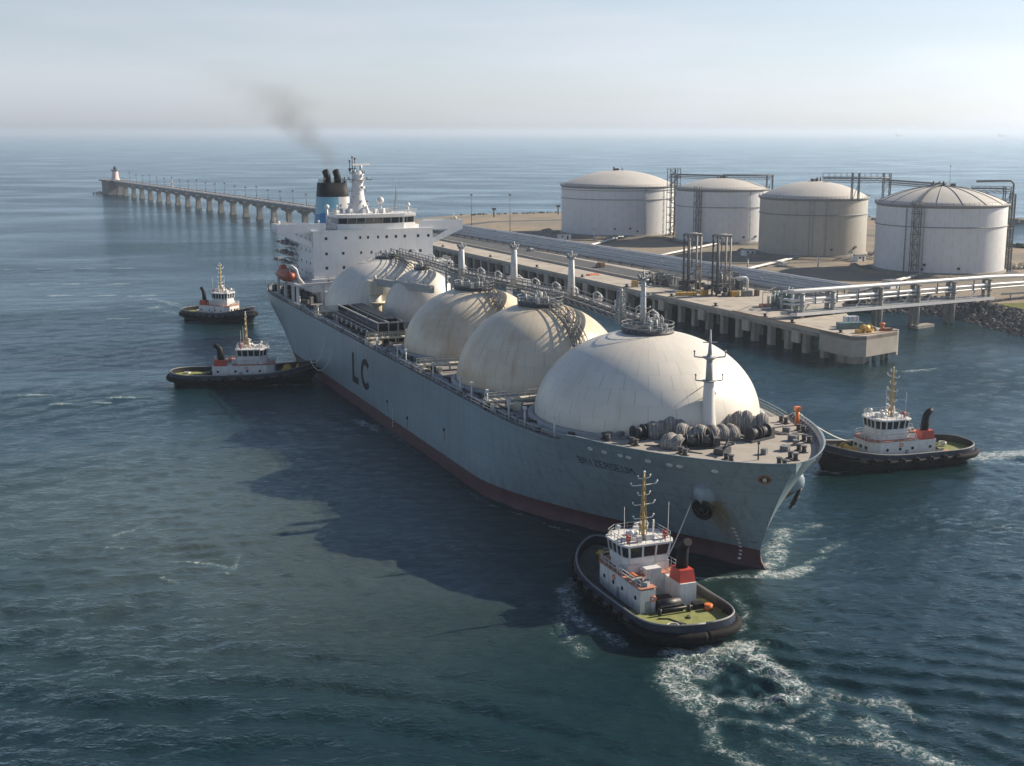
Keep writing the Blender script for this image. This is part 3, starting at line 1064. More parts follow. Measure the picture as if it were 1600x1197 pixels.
# fairlead eyes on the bow and anchor pockets
for side in (-1, 1):
    l, z_ = 138.4, 10.9
    c_ = Vector(on_side(l, z_, side, 0.0))
    n_ = bow_normal(l, z_, side)
    t_ = V(0, 0, 1).cross(n_).normalized(); up_ = n_.cross(t_)
    # bolster: a hooded bulge open underneath
    mb = MB()
    rings = []
    K = 18
    for i in range(7):
        f = i / 6.0
        rad = [1.0, 0.98, 0.92, 0.80, 0.62, 0.38, 0.05][i]
        out = [0.0, 0.45, 0.9, 1.35, 1.7, 1.95, 2.05][i]
        for k in range(K):
            a = 2 * PI * k / K
            p = c_ + t_ * (1.85 * rad * math.cos(a)) + up_ * (2.7 * rad * math.sin(a) + 0.4) + n_ * (out * (0.75 + 0.25 * math.sin(a)) - 0.2)
            rings.append(p)
    fs = []
    for i in range(6):
        for k in range(K):
            k2 = (k + 1) % K
            fs.append((i * K + k, i * K + k2, (i + 1) * K + k2, (i + 1) * K + k))
    mb.add(rings, fs, True)
    ap = mb.build('anchor_pocket', M['hull'], hull)
    mb = MB()
    ring = [c_ + t_ * (1.5 * math.cos(a)) + up_ * (1.9 * math.sin(a) - 0.8) + n_ * (1.72 - 0.18 * math.sin(a)) for a in [2 * PI * k / 14 for k in range(14)]]
    mb.path(ring, 0.2, 6, closed=True)
    mb.add(ring, [tuple(range(14))], False)
    hc = c_ + n_ * 1.9 - up_ * 1.2
    mb.path([hc + up_ * 0.9, hc - up_ * 0.5], [0.35, 0.3], 8)
    mb.path([hc - t_ * 1.1 + up_ * 0.8, hc - up_ * 0.4 - t_ * 0.7, hc - up_ * 0.7, hc - up_ * 0.4 + t_ * 0.7, hc + t_ * 1.1 + up_ * 0.8], [0.12, 0.3, 0.42, 0.3, 0.12], 8)
    mb.build('anchor', M['black'], hull)
for l, z_, side in ((147.4, 15.6, -1),):
    c_ = Vector(on_side(l, z_, side, 0.08)); n_ = bow_normal(l, z_, side)
    t_ = V(0, 0, 1).cross(n_).normalized(); up_ = n_.cross(t_)
    mb = MB()
    ring = [c_ + t_ * (0.85 * math.cos(a)) + up_ * (0.75 * math.sin(a)) for a in [2 * PI * k / 14 for k in range(14)]]
    mb.path(ring, 0.2, 6, closed=True)
    mb.cur = 1
    mb.add([p - n_ * 0.02 for p in ring], [tuple(range(14))], False)
    mb.cur = 2
    mb.ball(c_ + n_ * 0.05, 0.35, 8)
    mb.build('bow_fairlead', [M['rust'], M['black'], M['cream']], hull)

# ---------------------------------------------------------------- decks
mb = MB()
ls_ = list(np.linspace(-115.8, -82, 14)) + list(np.linspace(-78, 90, 22)) + list(np.linspace(92, 117.2, 12))
vs = []
for l in ls_:
    hb = hull_hb(l, 16.0) - 0.05
    vs += [(l, -hb, 16.0), (l, hb, 16.0)]
mb.add(vs, [(2 * i, 2 * i + 1, 2 * i + 3, 2 * i + 2) for i in range(len(ls_) - 1)])
mb.build('main_deck', M['deck'], ship)
mb = MB()
ls_ = list(np.linspace(117.2, 149.3, 26))
vs = []
for l in ls_:
    hb = max(0.1, hull_hb(l, 17.0) - 0.2)
    vs += [(l, -hb, 17.0), (l, hb, 17.0)]
mb.add(vs, [(2 * i, 2 * i + 1, 2 * i + 3, 2 * i + 2) for i in range(len(ls_) - 1)])
hb = hull_hb(117.2, 16.5) - 0.2
mb.add([(117.2, -hb, 16.0), (117.2, hb, 16.0), (117.2, hb, 17.0), (117.2, -hb, 17.0)], [(0, 1, 2, 3)])
mb.build('foredeck', M['foredeck'], ship)


def dome_material(name, c1, c2, stain, amt):
    m, nt, b = nt_new(name)
    uvn = nt.nodes.new('ShaderNodeUVMap')
    br = nt.nodes.new('ShaderNodeTexBrick')
    br.inputs['Scale'].default_value = 1.0
    br.inputs['Brick Width'].default_value = 1.0 / 26
    br.inputs['Row Height'].default_value = 1.0 / 9
    br.inputs['Mortar Size'].default_value = 0.0011
    br.inputs['Mortar Smooth'].default_value = 0.4
    br.inputs['Color1'].default_value = (c1[0], c1[1], c1[2], 1)
    br.inputs['Color2'].default_value = (c2[0], c2[1], c2[2], 1)
    br.inputs['Mortar'].default_value = (c1[0] * 0.80, c1[1] * 0.78, c1[2] * 0.75, 1)
    nt.links.new(uvn.outputs['UV'], br.inputs['Vector'])
    n1 = noise(nt, 0.09, 5, 0.6)
    cc = mixc(nt, maprange(nt, n1, 0.45, 0.72, 0, amt), br.outputs['Color'], stain)
    # run-down streaks along the meridians
    mp = nt.nodes.new('ShaderNodeMapping'); mp.inputs['Scale'].default_value = (70, 1.6, 1)
    nt.links.new(uvn.outputs['UV'], mp.inputs['Vector'])
    n2 = noise(nt, 1.0, 4, 0.6, vec=mp.outputs['Vector'])
    cc = mixc(nt, maprange(nt, n2, 0.56, 0.78, 0, amt * 0.6), cc, [x * 0.72 for x in stain])
    n3 = noise(nt, 0.9, 5, 0.7)
    cc = mixc(nt, maprange(nt, n3, 0.64, 0.74, 0, 0.4), cc, (0.30, 0.22, 0.14))
    nt.links.new(cc, b.inputs['Base Color'])
    b.inputs['Roughness'].default_value = 0.38
    bp = nt.nodes.new('ShaderNodeBump'); bp.inputs['Strength'].default_value = 0.12; bp.inputs['Distance'].default_value = 0.4
    nt.links.new(noise(nt, 0.16, 2, 0.5), bp.inputs['Height'])
    nt.links.new(bp.outputs['Normal'], b.inputs['Normal'])
    return m


M['dome_white'] = dome_material('tank_dome_white', (0.62, 0.585, 0.515), (0.57, 0.545, 0.485), (0.47, 0.42, 0.33), 0.45)
M['dome_cream'] = dome_material('tank_dome_weathered', (0.60, 0.535, 0.415), (0.55, 0.485, 0.375), (0.42, 0.285, 0.155), 0.9)


def add_dome(l, m_, rad, h, mat_, z0=17.0, plat=4.6, small=False):
    prof = []
    K = 26
    for i in range(K + 1):
        a = PI / 2 * i / K
        prof.append((max(0.02, rad * max(0.0, math.cos(a)) ** 0.98), z0 + h * math.sin(a)))
    mb = MB()
    NS = 80
    mb.lathe((l, m_, 0), prof, NS)
    d = mb.build('tank_dome', mat_, ship)
    me = d.data
    uvl = me.uv_layers.new(name='UVMap')
    for poly in me.polygons:
        us_ = []
        for li in poly.loop_indices:
            v = me.vertices[me.loops[li].vertex_index].co
            us_.append([(math.atan2(v.y - m_, v.x - l) / (2 * PI)) % 1.0, math.asin(min(1, max(0, (v.z - z0) / h))) / (PI / 2)])
        if max(u[0] for u in us_) - min(u[0] for u in us_) > 0.5:
            for u in us_:
                if u[0] < 0.5:
                    u[0] += 1
        for li, u in zip(poly.loop_indices, us_):
            uvl.data[li].uv = u
    # coaming ring at the foot
    mb = MB()
    mb.lathe((l, m_, 0), [(rad + 1.1, 16.0), (rad + 1.1, 17.1), (rad + 0.5, 17.25), (rad + 0.12, 17.25), (rad + 0.12, 16.0)], NS)
    mb.build('base_ring', M['ltgrey'], d)
    zt = z0 + h
    # platform at the crown, with its rail
    mb = MB()
    if plat:
        mb.lathe((l, m_, 0), [(plat - 0.5, zt - 0.7), (plat, zt - 0.4), (plat, zt + 0.15), (0.1, zt + 0.15)], 28)
        mb.build('crown_platform', M['dkgrey'], d)
        mb = MB()
        K2 = 22
        ring = [(l + plat * math.cos(2 * PI * k / K2), m_ + plat * math.sin(2 * PI * k / K2), zt + 0.15) for k in range(K2)]
        mb.rail(ring, 1.25, 1.6, 0.055, 2, closed=True)
        mb.build('crown_railing', M['ltgrey'], d)
        mb = MB()
        rr = random.Random(int(l * 10))
        for k in range(13):
            a = rr.random() * 2 * PI; q_ = rr.uniform(0.5, plat - 1.0)
            x, y = l + q_ * math.cos(a), m_ + q_ * math.sin(a)
            if k % 3 == 0:
                mb.tube((x, y, zt), (x, y, zt + rr.uniform(0.8, 1.9)), rr.uniform(0.25, 0.55), n=8)
            else:
                mb.box((x, y, zt + 0.5), (rr.uniform(0.5, 1.4), rr.uniform(0.5, 1.2), rr.uniform(0.6, 1.5)), rr.random())
            if k % 4 == 1:
                mb.path([(x, y, zt + 0.4), (x, y, zt + 1.9), (x + 0.5, y, zt + 2.3), (x + 1.1, y, zt + 1.9), (x + 1.1, y, zt + 0.3)], 0.14, 6)
        build_each(mb, 'crown_fitting', M['ltgrey'], d)
    return d


d1 = add_dome(105.2, 0.0, 19.9, 14.7, M['dome_white'])
tag(d1, 'largest white tank dome, nearest the bow')
d2 = add_dome(69.0, -4.6, 16.9, 15.4, M['dome_cream'])
tag(d2, 'rust-tinged cream tank dome behind the foremost one')
d3 = add_dome(28.5, -3.2, 16.4, 14.0, M['dome_cream'])
d4 = add_dome(-48.5, 0.0, 18.2, 13.8, M['dome_white'], plat=3.6)
d5 = add_dome(-20.5, 0.6, 10.4, 13.2, M['dome_white'], plat=2.0)
tag(d5, 'small white tank dome half hidden by the crane')

# patched panels round the shadow side of the foremost dome: slightly proud plates
# ladder rails curving down the sides of the domes
for (l, m_, rad, h, az) in ((69.0, -4.6, 16.9, 15.4, 12), (69.0, -4.6, 16.9, 15.4, 4), (28.5, -3.2, 16.4, 14.0, 8), (-48.5, 0, 18.2, 13.8, 20)):
    mb = MB()
    prev = None
    for i in range(22):
        a = R(78 - 66 * i / 21)
        rr_ = rad * math.cos(a) + 0.35
        ca, sa = math.cos(R(az)), math.sin(R(az))
        base = Vector((l + rr_ * ca, m_ + rr_ * sa, 17 + (h + 0.35) * math.sin(a)))
        tv = Vector((-sa, ca, 0)) * 0.55
        nv = Vector((ca * math.cos(a), sa * math.cos(a), math.sin(a)))
        cur_ = [base + tv, base - tv, base + tv + nv * 0.9, base - tv + nv * 0.9]
        if prev:
            for k in range(4):
                mb.beam(prev[k], cur_[k], 0.13)
            mb.beam(cur_[0], cur_[1], 0.12)
            if i % 2 == 0:
                mb.beam(cur_[0], cur_[2], 0.1); mb.beam(cur_[1], cur_[3], 0.1)
        prev = cur_
    mb.build('dome_ladder', M['grey'], ship)

# flying pipe bridge over the crowns
def bridge_span(mb, p, q, w=2.6, h=1.5, n=None):
    p, q = Vector(p), Vector(q)
    n = n or max(2, int((q - p).length / 2.6))
    d = (q - p).normalized()
    s = V(-d.y, d.x, 0).normalized() * (w / 2)
    up = V(0, 0, h)
    for sg in (-1, 1):
        mb.beam(p + s * sg, q + s * sg, 0.32)
        mb.beam(p + s * sg + up, q + s * sg + up, 0.14)
        mb.beam(p + s * sg + up * 0.5, q + s * sg + up * 0.5, 0.08)
    for i in range(n + 1):
        a = p.lerp(q, i / n)
        for sg in (-1, 1):
            mb.beam(a + s * sg, a + s * sg + up, 0.12)
            if i < n:
                b_ = p.lerp(q, (i + 1) / n)
                mb.beam(a + s * sg, b_ + s * sg - V(0, 0, 0.9), 0.09)
        mb.beam(a + s, a - s, 0.16)
    for sg in (-1, 1):
        mb.beam(p + s * sg - V(0, 0, 0.9), q + s * sg - V(0, 0, 0.9), 0.2)


mb = MB()
CW = [(-50, 2.6, 31.6), (-20, 3.2, 31.4), (0, 3.8, 30.9), (28, 2.6, 31.9), (47, 3.4, 32.2), (68, 2.6, 33.0), (88, 3.0, 32.2), (101, 2.0, 32.2)]
for a, b_ in zip(CW[:-1], CW[1:]):
    bridge_span(mb, a, b_)
mb.build('flying_bridge', M['grey'], ship)
mb = MB()
for off, r_, dz in ((1.8, 0.26, 0.1), (2.6, 0.2, -0.1), (3.4, 0.26, 0.0)):
    mb.path([(a[0], a[1] + off, a[2] + dz - 0.2) for a in CW], r_, 8)
for a, b_ in zip(CW[:-1], CW[1:]):
    for t in (0.3, 0.75):
        x = a[0] + (b_[0] - a[0]) * t; y = a[1] + (b_[1] - a[1]) * t; z_ = a[2] + (b_[2] - a[2]) * t
        mb.box((x, y + 2.6, z_ + 0.3), (0.5, 2.6, 0.25))
        mb.path([(x, y + 2, z_), (x, y + 2, z_ + 1.6), (x + 0.7, y + 2.4, z_ + 2.0), (x + 1.4, y + 3, z_ + 1.4), (x + 1.4, y + 3, z_)], 0.16, 6)
        mb.box((x + 0.8, y + 3.2, z_ + 0.7), (0.7, 0.8, 0.9))
mb.build('bridge_pipework', M['white'], ship)
# trestle legs between the domes
mb = MB()
for l, m_ in ((-6, 3.6), (-2, 3.6), (8, 3.8), (48, 3.2), (51, 3.2)):
    for sg in (-1.3, 2.6):
        mb.beam((l, m_ + sg, 16), (l, m_ + sg, 31), 0.45)
    for z_ in (20, 24, 28):
        mb.beam((l, m_ - 1.3, z_), (l, m_ + 2.6, z_ + 2.5), 0.2)
        mb.beam((l, m_ - 1.3, z_), (l, m_ + 2.6, z_), 0.2)
mb.build('bridge_trestle', M['ltgrey'], ship)

# white portal frame and cargo piping on the far side between the domes
mb = MB()
mb.beam((8, 14, 16), (8, 14, 30), 1.2); mb.beam((17, 15, 16), (17, 15, 30), 1.2); mb.beam((7.4, 14, 30), (17.6, 15, 30), 1.3, 1.3)
mb.beam((9, 17, 27), (18, 18, 27), 0.7)
mb.build('portal_frame', M['white'], ship)
mb = MB()
rr = random.Random(3)
for k in range(46):
    l = rr.uniform(-10, 62); m_ = rr.uniform(9, 20)
    top = 18 + rr.uniform(2, 9) * (1 - (m_ - 9) / 16)
    mb.tube((l, m_, 16), (l, m_, top), rr.uniform(0.2, 0.6), n=7)
    if k % 2:
        mb.tube((l, m_, top - 0.4), (l + rr.uniform(-8, 8), m_ + rr.uniform(-2, 2), top - 0.4), 0.3, n=7)
    if k % 3 == 0:
        mb.box((l, m_, 17 + rr.random() * 2), (rr.uniform(1, 3), rr.uniform(1, 3), rr.uniform(1.5, 4)))
mb.build('cargo_piping', M['white'], ship)


# vent masts with star shaped heads
def vent_mast(l, m_, z0, z1, r0, head=True, lattice=False):
    mb = MB()
    if lattice:
        w = 0.75
        for sx_, sy_ in ((-1, -1), (1, -1), (1, 1), (-1, 1)):
            mb.beam((l + sx_ * w, m_ + sy_ * w, z0), (l + sx_ * w * 0.7, m_ + sy_ * w * 0.7, z1), 0.2)
        n = 6
        for i in range(n + 1):
            z_ = z0 + (z1 - z0) * i / n
            k = w * (1 - 0.3 * i / n)
            P_ = [(l - k, m_ - k, z_), (l + k, m_ - k, z_), (l + k, m_ + k, z_), (l - k, m_ + k, z_)]
            for a in range(4):
                mb.beam(P_[a], P_[(a + 1) % 4], 0.14)
                if i < n:
                    k2 = w * (1 - 0.3 * (i + 1) / n); z2 = z0 + (z1 - z0) * (i + 1) / n
                    Q_ = [(l - k2, m_ - k2, z2), (l + k2, m_ - k2, z2), (l + k2, m_ + k2, z2), (l - k2, m_ + k2, z2)]
                    mb.beam(P_[a], Q_[(a + 1) % 4], 0.1)
        mb.tube((l, m_, z0), (l, m_, z1 + 0.4), 0.28, n=8)
    else:
        mb.tube((l, m_, z0), (l, m_, z1 - 0.6), r0, r0 * 0.62, n=12)
        mb.tube((l + r0 * 1.2, m_, z0), (l + r0 * 0.9, m_, z1 - 1.6), 0.16, n=6)
        for i in range(9):
            z_ = z0 + (z1 - z0 - 1.5) * i / 9
            mb.beam((l + r0 * 0.6, m_ - 0.3, z_), (l + r0 * 1.6, m_ - 0.3, z_), 0.08)
    o = mb.build('vent_mast', M['white'] if not lattice else M['ltgrey'], ship)
    if head:
        mb = MB()
        for k in range(7):
            a = 2 * PI * k / 7
            mb.path([(l, m_, z1 - 0.9), (l + 0.8 * math.cos(a), m_ + 0.8 * math.sin(a), z1 - 0.8), (l + 1.1 * math.cos(a), m_ + 1.1 * math.sin(a), z1 - 0.2)], [0.16, 0.16, 0.2], 6)
        mb.tube((l, m_, z1 - 0.9), (l, m_, z1 + 0.5), 0.3, 0.15, n=8)
        mb.lathe((l, m_, z1 - 1.2), [(0.2, 0), (1.0, 0.05), (1.0, 0.2), (0.2, 0.25)], 12)
        mb.build('vent_head', M['ltgrey'], o)
    return o


vent_mast(0.8, 4.0, 29.8, 38.4, 1.0)
vent_mast(34.8, 4.0, 31.0, 41.2, 0.95)
vent_mast(64.3, 4.4, 32.5, 41.6, 0.85)
vent_mast(93.8, 0.6, 31.4, 37.3, 0.7, head=False, lattice=True)
mstD1 = vent_mast(98.2, 2.8, 31.6, 40.8, 0.62)
mb = MB()
for z_ in (34.5, 36.8, 38.6):
    mb.beam((98.2, 1.4, z_), (98.2, 4.2, z_), 0.14)
    mb.beam((96.9, 2.8, z_), (99.5, 2.8, z_), 0.14)
    mb.ball((98.2, 1.4, z_ + 0.2), 0.2, 6); mb.ball((98.2, 4.2, z_ + 0.2), 0.2, 6)
build_each(mb, 'mast_arm', M['ltgrey'], mstD1)

# deck crane
mb = MB()
mb.tube((-31.8, -9.0, 16), (-31.8, -9.0, 22.6), 1.9, 1.7, n=14)
mb.lathe((-31.8, -9.0, 20.2), [(1.8, 0), (2.9, 0.1), (2.9, 0.35), (1.8, 0.4)], 16)
mb.span(-33.6, -30.0, -10.8, -7.2, 22.6, 26.4)
mb.span(-34.6, -33.6, -10.2, -7.8, 23.2, 25.6)
mb.tube((-31.4, -9.0, 26.4), (-31.4, -9.0, 27.8), 0.5, 0.3, n=8)
cr = mb.build('deck_crane', M['cream'], ship)
mb = MB()
pj, qj = V(-31.0, -8.6, 26.0), V(-4.5, -2.0, 26.6)
mb.beam(pj, qj, 1.2, 1.9)
for t in (0.1, 0.35, 0.6, 0.85):
    a = pj.lerp(qj, t)
    mb.beam(a + V(0, 0, 0.9), a + V(0, 0, 1.9), 0.18)
mb.beam(pj.lerp(qj, 0.1) + V(0, 0, 1.8), pj.lerp(qj, 0.85) + V(0, 0, 1.8), 0.14)
mb.build('jib', M['ltgrey'], cr)
mb = MB()
a = pj.lerp(qj, 0.62)
mb.tube(a, a - V(0, 0, 5.5), 0.07, n=5); mb.ball(a - V(0, 0, 5.8), 0.4, 8)
mb.build('hoist', M['dkgrey'], cr)

# dark cargo manifold between the third and the small dome
mb = MB()
mb.span(-27, 9, -20.6, -13.8, 19.2, 19.6)
mb.span(-27, 9, -20.6, -20.2, 16.9, 19.2)
mb.span(-27, -26.6, -20.6, -13.8, 16.0, 20.8)
mb.span(8.6, 9, -20.6, -13.8, 16.0, 20.8)
mb.span(-24, 6, -17.8, -14.8, 19.6, 21.4)
mb.build('cargo_manifold', M['black'], ship)
mb = MB()
for m_ in (-20.6, -17.9, -14.2):
    mb.beam((-27.2, m_, 20.9), (9.2, m_, 20.9), 0.32)
    for l in np.linspace(-27, 9, 5):
        mb.beam((l, m_, 19.5), (l, m_, 20.9), 0.12)
mb.beam((9.2, -20.6, 20.9), (9.2, -13.8, 20.9), 0.3)
mb.beam((-27.0, -21.0, 18.9), (9.0, -21.0, 18.9), 0.26)
for l in (9.2, 9.6):
    for m_ in (-20.6, -18, -15.6, -13.9):
        mb.beam((l, m_, 16), (l, m_, 20.9), 0.2)
for k in range(7):
    l = -22 + 4.6 * k
    mb.tube((l, -20.9, 18.2), (l, -22.3, 18.2), 0.42, n=10)
    mb.tube((l, -22.2, 18.2), (l, -22.4, 18.2), 0.62, n=10)
mb.build('manifold_rails', M['ltgrey'], ship)

# deck edge railing, posts, pipes, lamps along the visible side
mb = MB()
pts = [(l, -(hull_hb(l, 16) - 0.25), 16.25) for l in np.linspace(-98, 117, 54)]
mb.rail(pts, 1.15, 2.2, 0.05, 2)
mb.build('deck_railing', M['ltgrey'], ship)
mb = MB()
pts = [(l, (hull_hb(l, 16) - 0.25), 16.25) for l in np.linspace(-98, 117, 54)]
mb.rail(pts, 1.15, 4.4, 0.05, 2)
mb.build('deck_railing', M['ltgrey'], ship)
mb = MB()
for off, r_ in ((1.9, 0.28), (2.7, 0.2)):
    mb.path([(l, -(hull_hb(l, 16) - off), 16.55) for l in np.linspace(-96, 116, 40)], r_, 7)
for l in np.linspace(-95, 112, 42):
    mb.box((l, -(hull_hb(l, 16) - 2.3), 16.3), (0.4, 2.0, 0.6))
rr = random.Random(21)
for k in range(64):
    l = rr.uniform(-64, 114)
    mb.tube((l, -(hull_hb(l, 16) - rr.uniform(0.8, 3.4)), 16), (l, -(hull_hb(l, 16) - rr.uniform(0.8, 3.4)), 16 + rr.uniform(0.5, 1.3)), rr.uniform(0.15, 0.4), n=7)
mb.build('deck_pipes', M['ltgrey'], ship)
mb = MB()
rr = random.Random(22)
for k in range(70):
    l = rr.uniform(-66, 116)
    if any(abs(l - c) < 0.0 for c in (0,)):
        continue
    mb.box((l, -(hull_hb(l, 16) - rr.uniform(1.0, 4.5)), 16 + 0.5), (rr.uniform(0.5, 1.8), rr.uniform(0.4, 1.2), rr.uniform(0.6, 1.5)), rr.random())
build_each(mb, 'deck_fitting', M['dkgrey'], ship)
# cross-deck walkways in the gaps between the domes, catching the sun
for l0 in (48.6, 88.0, 10.6, -40):
    mb = MB()
    l0_ = l0
    y1 = -(hull_hb(l0, 16) - 1.2)
    mb.span(l0 - 1.0, l0 + 1.0, y1, -9.5, 17.4, 17.7)
    for sg in (-1, 1):
        mb.rail([(l0 + sg, y1, 17.7), (l0 + sg, -9.5, 17.7)], 1.1, 2.0, 0.07, 2)
    for y in np.linspace(y1 + .5, -10, 5):
        mb.beam((l0, y, 16), (l0, y, 17.5), 0.3)
    rr = random.Random(int(l0))
    for k in range(9):
        mb.box((l0 + rr.uniform(-3.5, 3.5), y1 + rr.uniform(0.2, 5), 16.6), (rr.uniform(0.6, 1.6), rr.uniform(0.5, 1.4), rr.uniform(0.8, 1.8)), rr.random())
    mb.build('cross_walkway', M['cream'], ship)
for l in (-58, -37, 18, 34, 40, 58, 74, 80, 88, 98, 104, 113):
    mb = MB()
    hb = hull_hb(l, 16)
    mb.tube((l, -(hb - 1.3), 16), (l, -(hb - 1.3), 19.2), 0.2, 0.15, n=8)
    mb.box((l, -(hb - 1.3), 19.4), (0.7, 0.5, 0.5))
    mb.build('deck_lamp', M['white'], ship)

# ---------------------------------------------------------------- foremast and foredeck gear
fm_ = MB()
fm_.lathe((124.6, 0.9, 17.0), [(1.75, 0), (1.45, 1.2), (1.05, 4.2), (0.85, 9.0)], 16)
fm_ = fm_.build('foremast', M['white'], ship)
mb = MB()
mb.tube((124.6, 0.9, 25.9), (124.6, 0.9, 30.4), 0.62, 0.48, n=12)
mb.tube((124.6, 0.9, 30.3), (124.6, 0.9, 34.5), 0.36, 0.1, n=10)
for z_, w_ in ((26.0, 2.2), (29.9, 2.5)):
    mb.lathe((124.6, 0.9, z_), [(0.5, -0.45), (1.0, -0.1), (1.2, 0.0), (1.2, 0.12), (0.4, 0.14)], 14)
    ca, sa = math.cos(R(67)), math.sin(R(67))
    for sg in (-1, 1):
        e = (124.6 + ca * w_ * sg, 0.9 + sa * w_ * sg, z_ + 0.15)
        mb.beam((124.6, 0.9, z_ - 0.1), e, 0.2)
        mb.beam(e, (e[0], e[1], e[2] + 0.9), 0.14)
        mb.ball((e[0], e[1], e[2] + 0.9), 0.2, 6)
for z_, w_ in ((32.4, 1.2),):
    mb.beam((124.6 - 0.4 * w_, 0.9 - 0.9 * w_, z_), (124.6 + 0.4 * w_, 0.9 + 0.9 * w_, z_), 0.16)
mb.build('mast_head', M['ltgrey'], fm_)
mb = MB()
for e in ((118.5, -9.0, 17.2), (118.5, 9.5, 17.2)):
    mb.tube((124.6, 0.9, 25.8), e, 0.06, n=5)
mb.build('mast_stays', M['dkgrey'], fm_)

# winches, bollards and hatches on the foredeck
for (l, m_, rz) in ((130.5, 6.8, 0.3), (131.5, -4.8, -0.3), (122.5, -9.8, 0.2)):
    mb = MB()
    w = mb
    c_, s_ = math.cos(rz), math.sin(rz)
    def P_(a, b__, z): return (l + a * c_ - b__ * s_, m_ + a * s_ + b__ * c_, z)
    for y0 in (-2.2, 0.2):
        w.tube(P_(0, y0, 18.2), P_(0, y0 + 1.9, 18.2), 0.8, n=12)
        w.tube(P_(0, y0, 18.2), P_(0, y0 + 0.12, 18.2), 1.15, n=14)
        w.tube(P_(0, y0 + 1.8, 18.2), P_(0, y0 + 1.92, 18.2), 1.15, n=14)
    w.box(P_(0, 2.7, 17.8), (1.6, 1.0, 1.6), rz)
    w.box(P_(0, 0, 17.15), (2.4, 5.6, 0.3), rz)
    w.build('mooring_winch', M['dkgrey'], ship)
for (l, m_) in ((126, -13.5), (134.5, -9.5), (140.5, -5.0), (143.5, 4.5), (140, 8.5), (135, 13.0), (128.5, 16.5), (146, 0.8), (121.5, -16.2), (122, 17.5)):
    mb = MB()
    for dx in (-0.7, 0.7):
        mb.tube((l + dx, m_, 17.0), (l + dx, m_, 18.0), 0.34, 0.38, n=10)
        mb.tube((l + dx, m_, 17.95), (l + dx, m_, 18.1), 0.48, n=10)
    mb.box((l, m_, 17.06), (2.4, 0.9, 0.12))
    mb.build('mooring_bollard', M['dkgrey'], ship)
mb = MB()
mb.box((136.5, -3.6, 17.5), (1.6, 2.6, 1.0), 0.5); mb.beam((135.3, -4.5, 17.2), (138.4, -2.6, 19.0), 0.25); mb.beam((137.6, -4.6, 17.2), (136.2, -2.4, 19.2), 0.25)
mb.build('chain_stopper', M['dkgrey'], ship)
mb = MB()
mb.tube((141.8, -0.6, 17.0), (141.8, -0.6, 19.6), 0.14, 0.1, n=6); mb.box((141.8, -0.6, 19.7), (0.3, 0.3, 0.5))
mb.build('jack_staff', M['dkgrey'], ship)
mb = MB()
rr = random.Random(9)
for (l, m_) in ((119.5, -14.6), (120.8, -13.2), (119, -11.5), (133.5, 11.5), (136, 10.2), (138.5, 6.5), (139.2, 2.2), (128, 14)):
    mb.box((l, m_, 17.0 + 0.4), (rr.uniform(0.8, 1.8), rr.uniform(0.6, 1.5), rr.uniform(0.6, 1.2)), rr.random() * 3)
build_each(mb, 'deck_box', M['grey'], ship)
mb = MB()
mb.tube((124.5, 18.5, 17), (124.5, 18.5, 19.6), 0.4, 0.34, n=10); mb.box((124.5, 18.5, 19.9), (0.9, 0.9, 0.7))
mb.build('tow_post', M['orange'], ship)
mb = MB()
for l in np.linspace(119, 147, 20):
    hb = hull_hb(l, 18) - 0.45
    for sg in (1,):
        mb.beam((l, hb * sg, 17), (l, hb * sg, 18.2), 0.14)
        mb.box((l, (hb - 0.5) * sg, 17.3), (0.5, 0.8, 0.6))
build_each(mb, 'bulwark_stay', M['grey'], ship)

# ---------------------------------------------------------------- accommodation block
HC = 1.9                    # the house stands a little off the centre line
dh = MB()
dh.span(-98.5, -69.0, HC - 18.4, HC + 18.7, 23.0, 37.0)
dh.span(-101.0, -68.0, HC - 19.2, HC + 19.4, 19.2, 23.1)
dh.span(-104.0, -67.6, HC - 16.5, HC + 17.0, 16.0, 19.3)
dh.span(-99.2, -68.6, HC - 19.0, HC + 19.2, 36.9, 37.3)
house = dh.build('deckhouse', M['bright'], ship)
# side walkways on the visible flank, with brackets
for z_ in (23.2, 26.8, 30.2, 33.4):
    mb = MB()
    x0 = -106 + (z_ - 23) * 0.5
    mb.span(x0, -86 - (z_ - 23) * 0.6, HC - 19.6, HC - 18.3, z_ - 0.15, z_)
    mb.rail([(x0, HC - 19.5, z_), (-86 - (z_ - 23) * 0.6, HC - 19.5, z_)], 1.1, 2.0, 0.035, 2)
    for l in np.linspace(x0 + 1, -88, 3):
        mb.beam((l, HC - 18.4, z_ - 2.2), (l, HC - 19.4, z_ - 0.2), 0.2)
    mb.span(x0 - 0.2, -98.4, HC - 18.3, HC + 18, z_ - 0.2, z_)
    mb.build('side_gallery', M['ltgrey'], house)
# portholes on the front
PORT = []
for z_, ms in ((34.9, (-12.6, -6.6, -2.2, 0.2, 3.3, 6.0, 8.9, 11.7, 15.9, 19.2)), (30.4, (-12.6, -7.5, -2.0, 1.2, 4.0, 9.2, 13.4, 16.6)), (26.2, (-12.6, -7.4, -4.2, 17.0)), (22.2, (-12.4, 17.5))):
    for m_ in ms:
        PORT.append((m_, z_))
for m_, z_ in PORT:
    mb = MB()
    w = 0.62 if abs(m_) < 6 else 0.78
    xf = -69.0 if z_ > 23 else -68.0
    mb.span(xf - 0.05, xf + 0.05, m_ - w / 2, m_ + w / 2, z_ - 0.42, z_ + 0.42)
    mb.build('porthole', M['glass'], house)
for z_ in (34.6, 31, 27.4, 24.4):
    for l in (-73, -78, -84, -90, -95):
        mb = MB()
        yy = HC - 18.4
        mb.span(l - 0.4, l + 0.4, yy - 0.05, yy + 0.05, z_ - 0.45, z_ + 0.45)
        mb.build('porthole', M['glass'], house)
mb = MB()
mb.span(-69.2, -68.3, HC - 14, HC - 5, 23.1, 23.4)
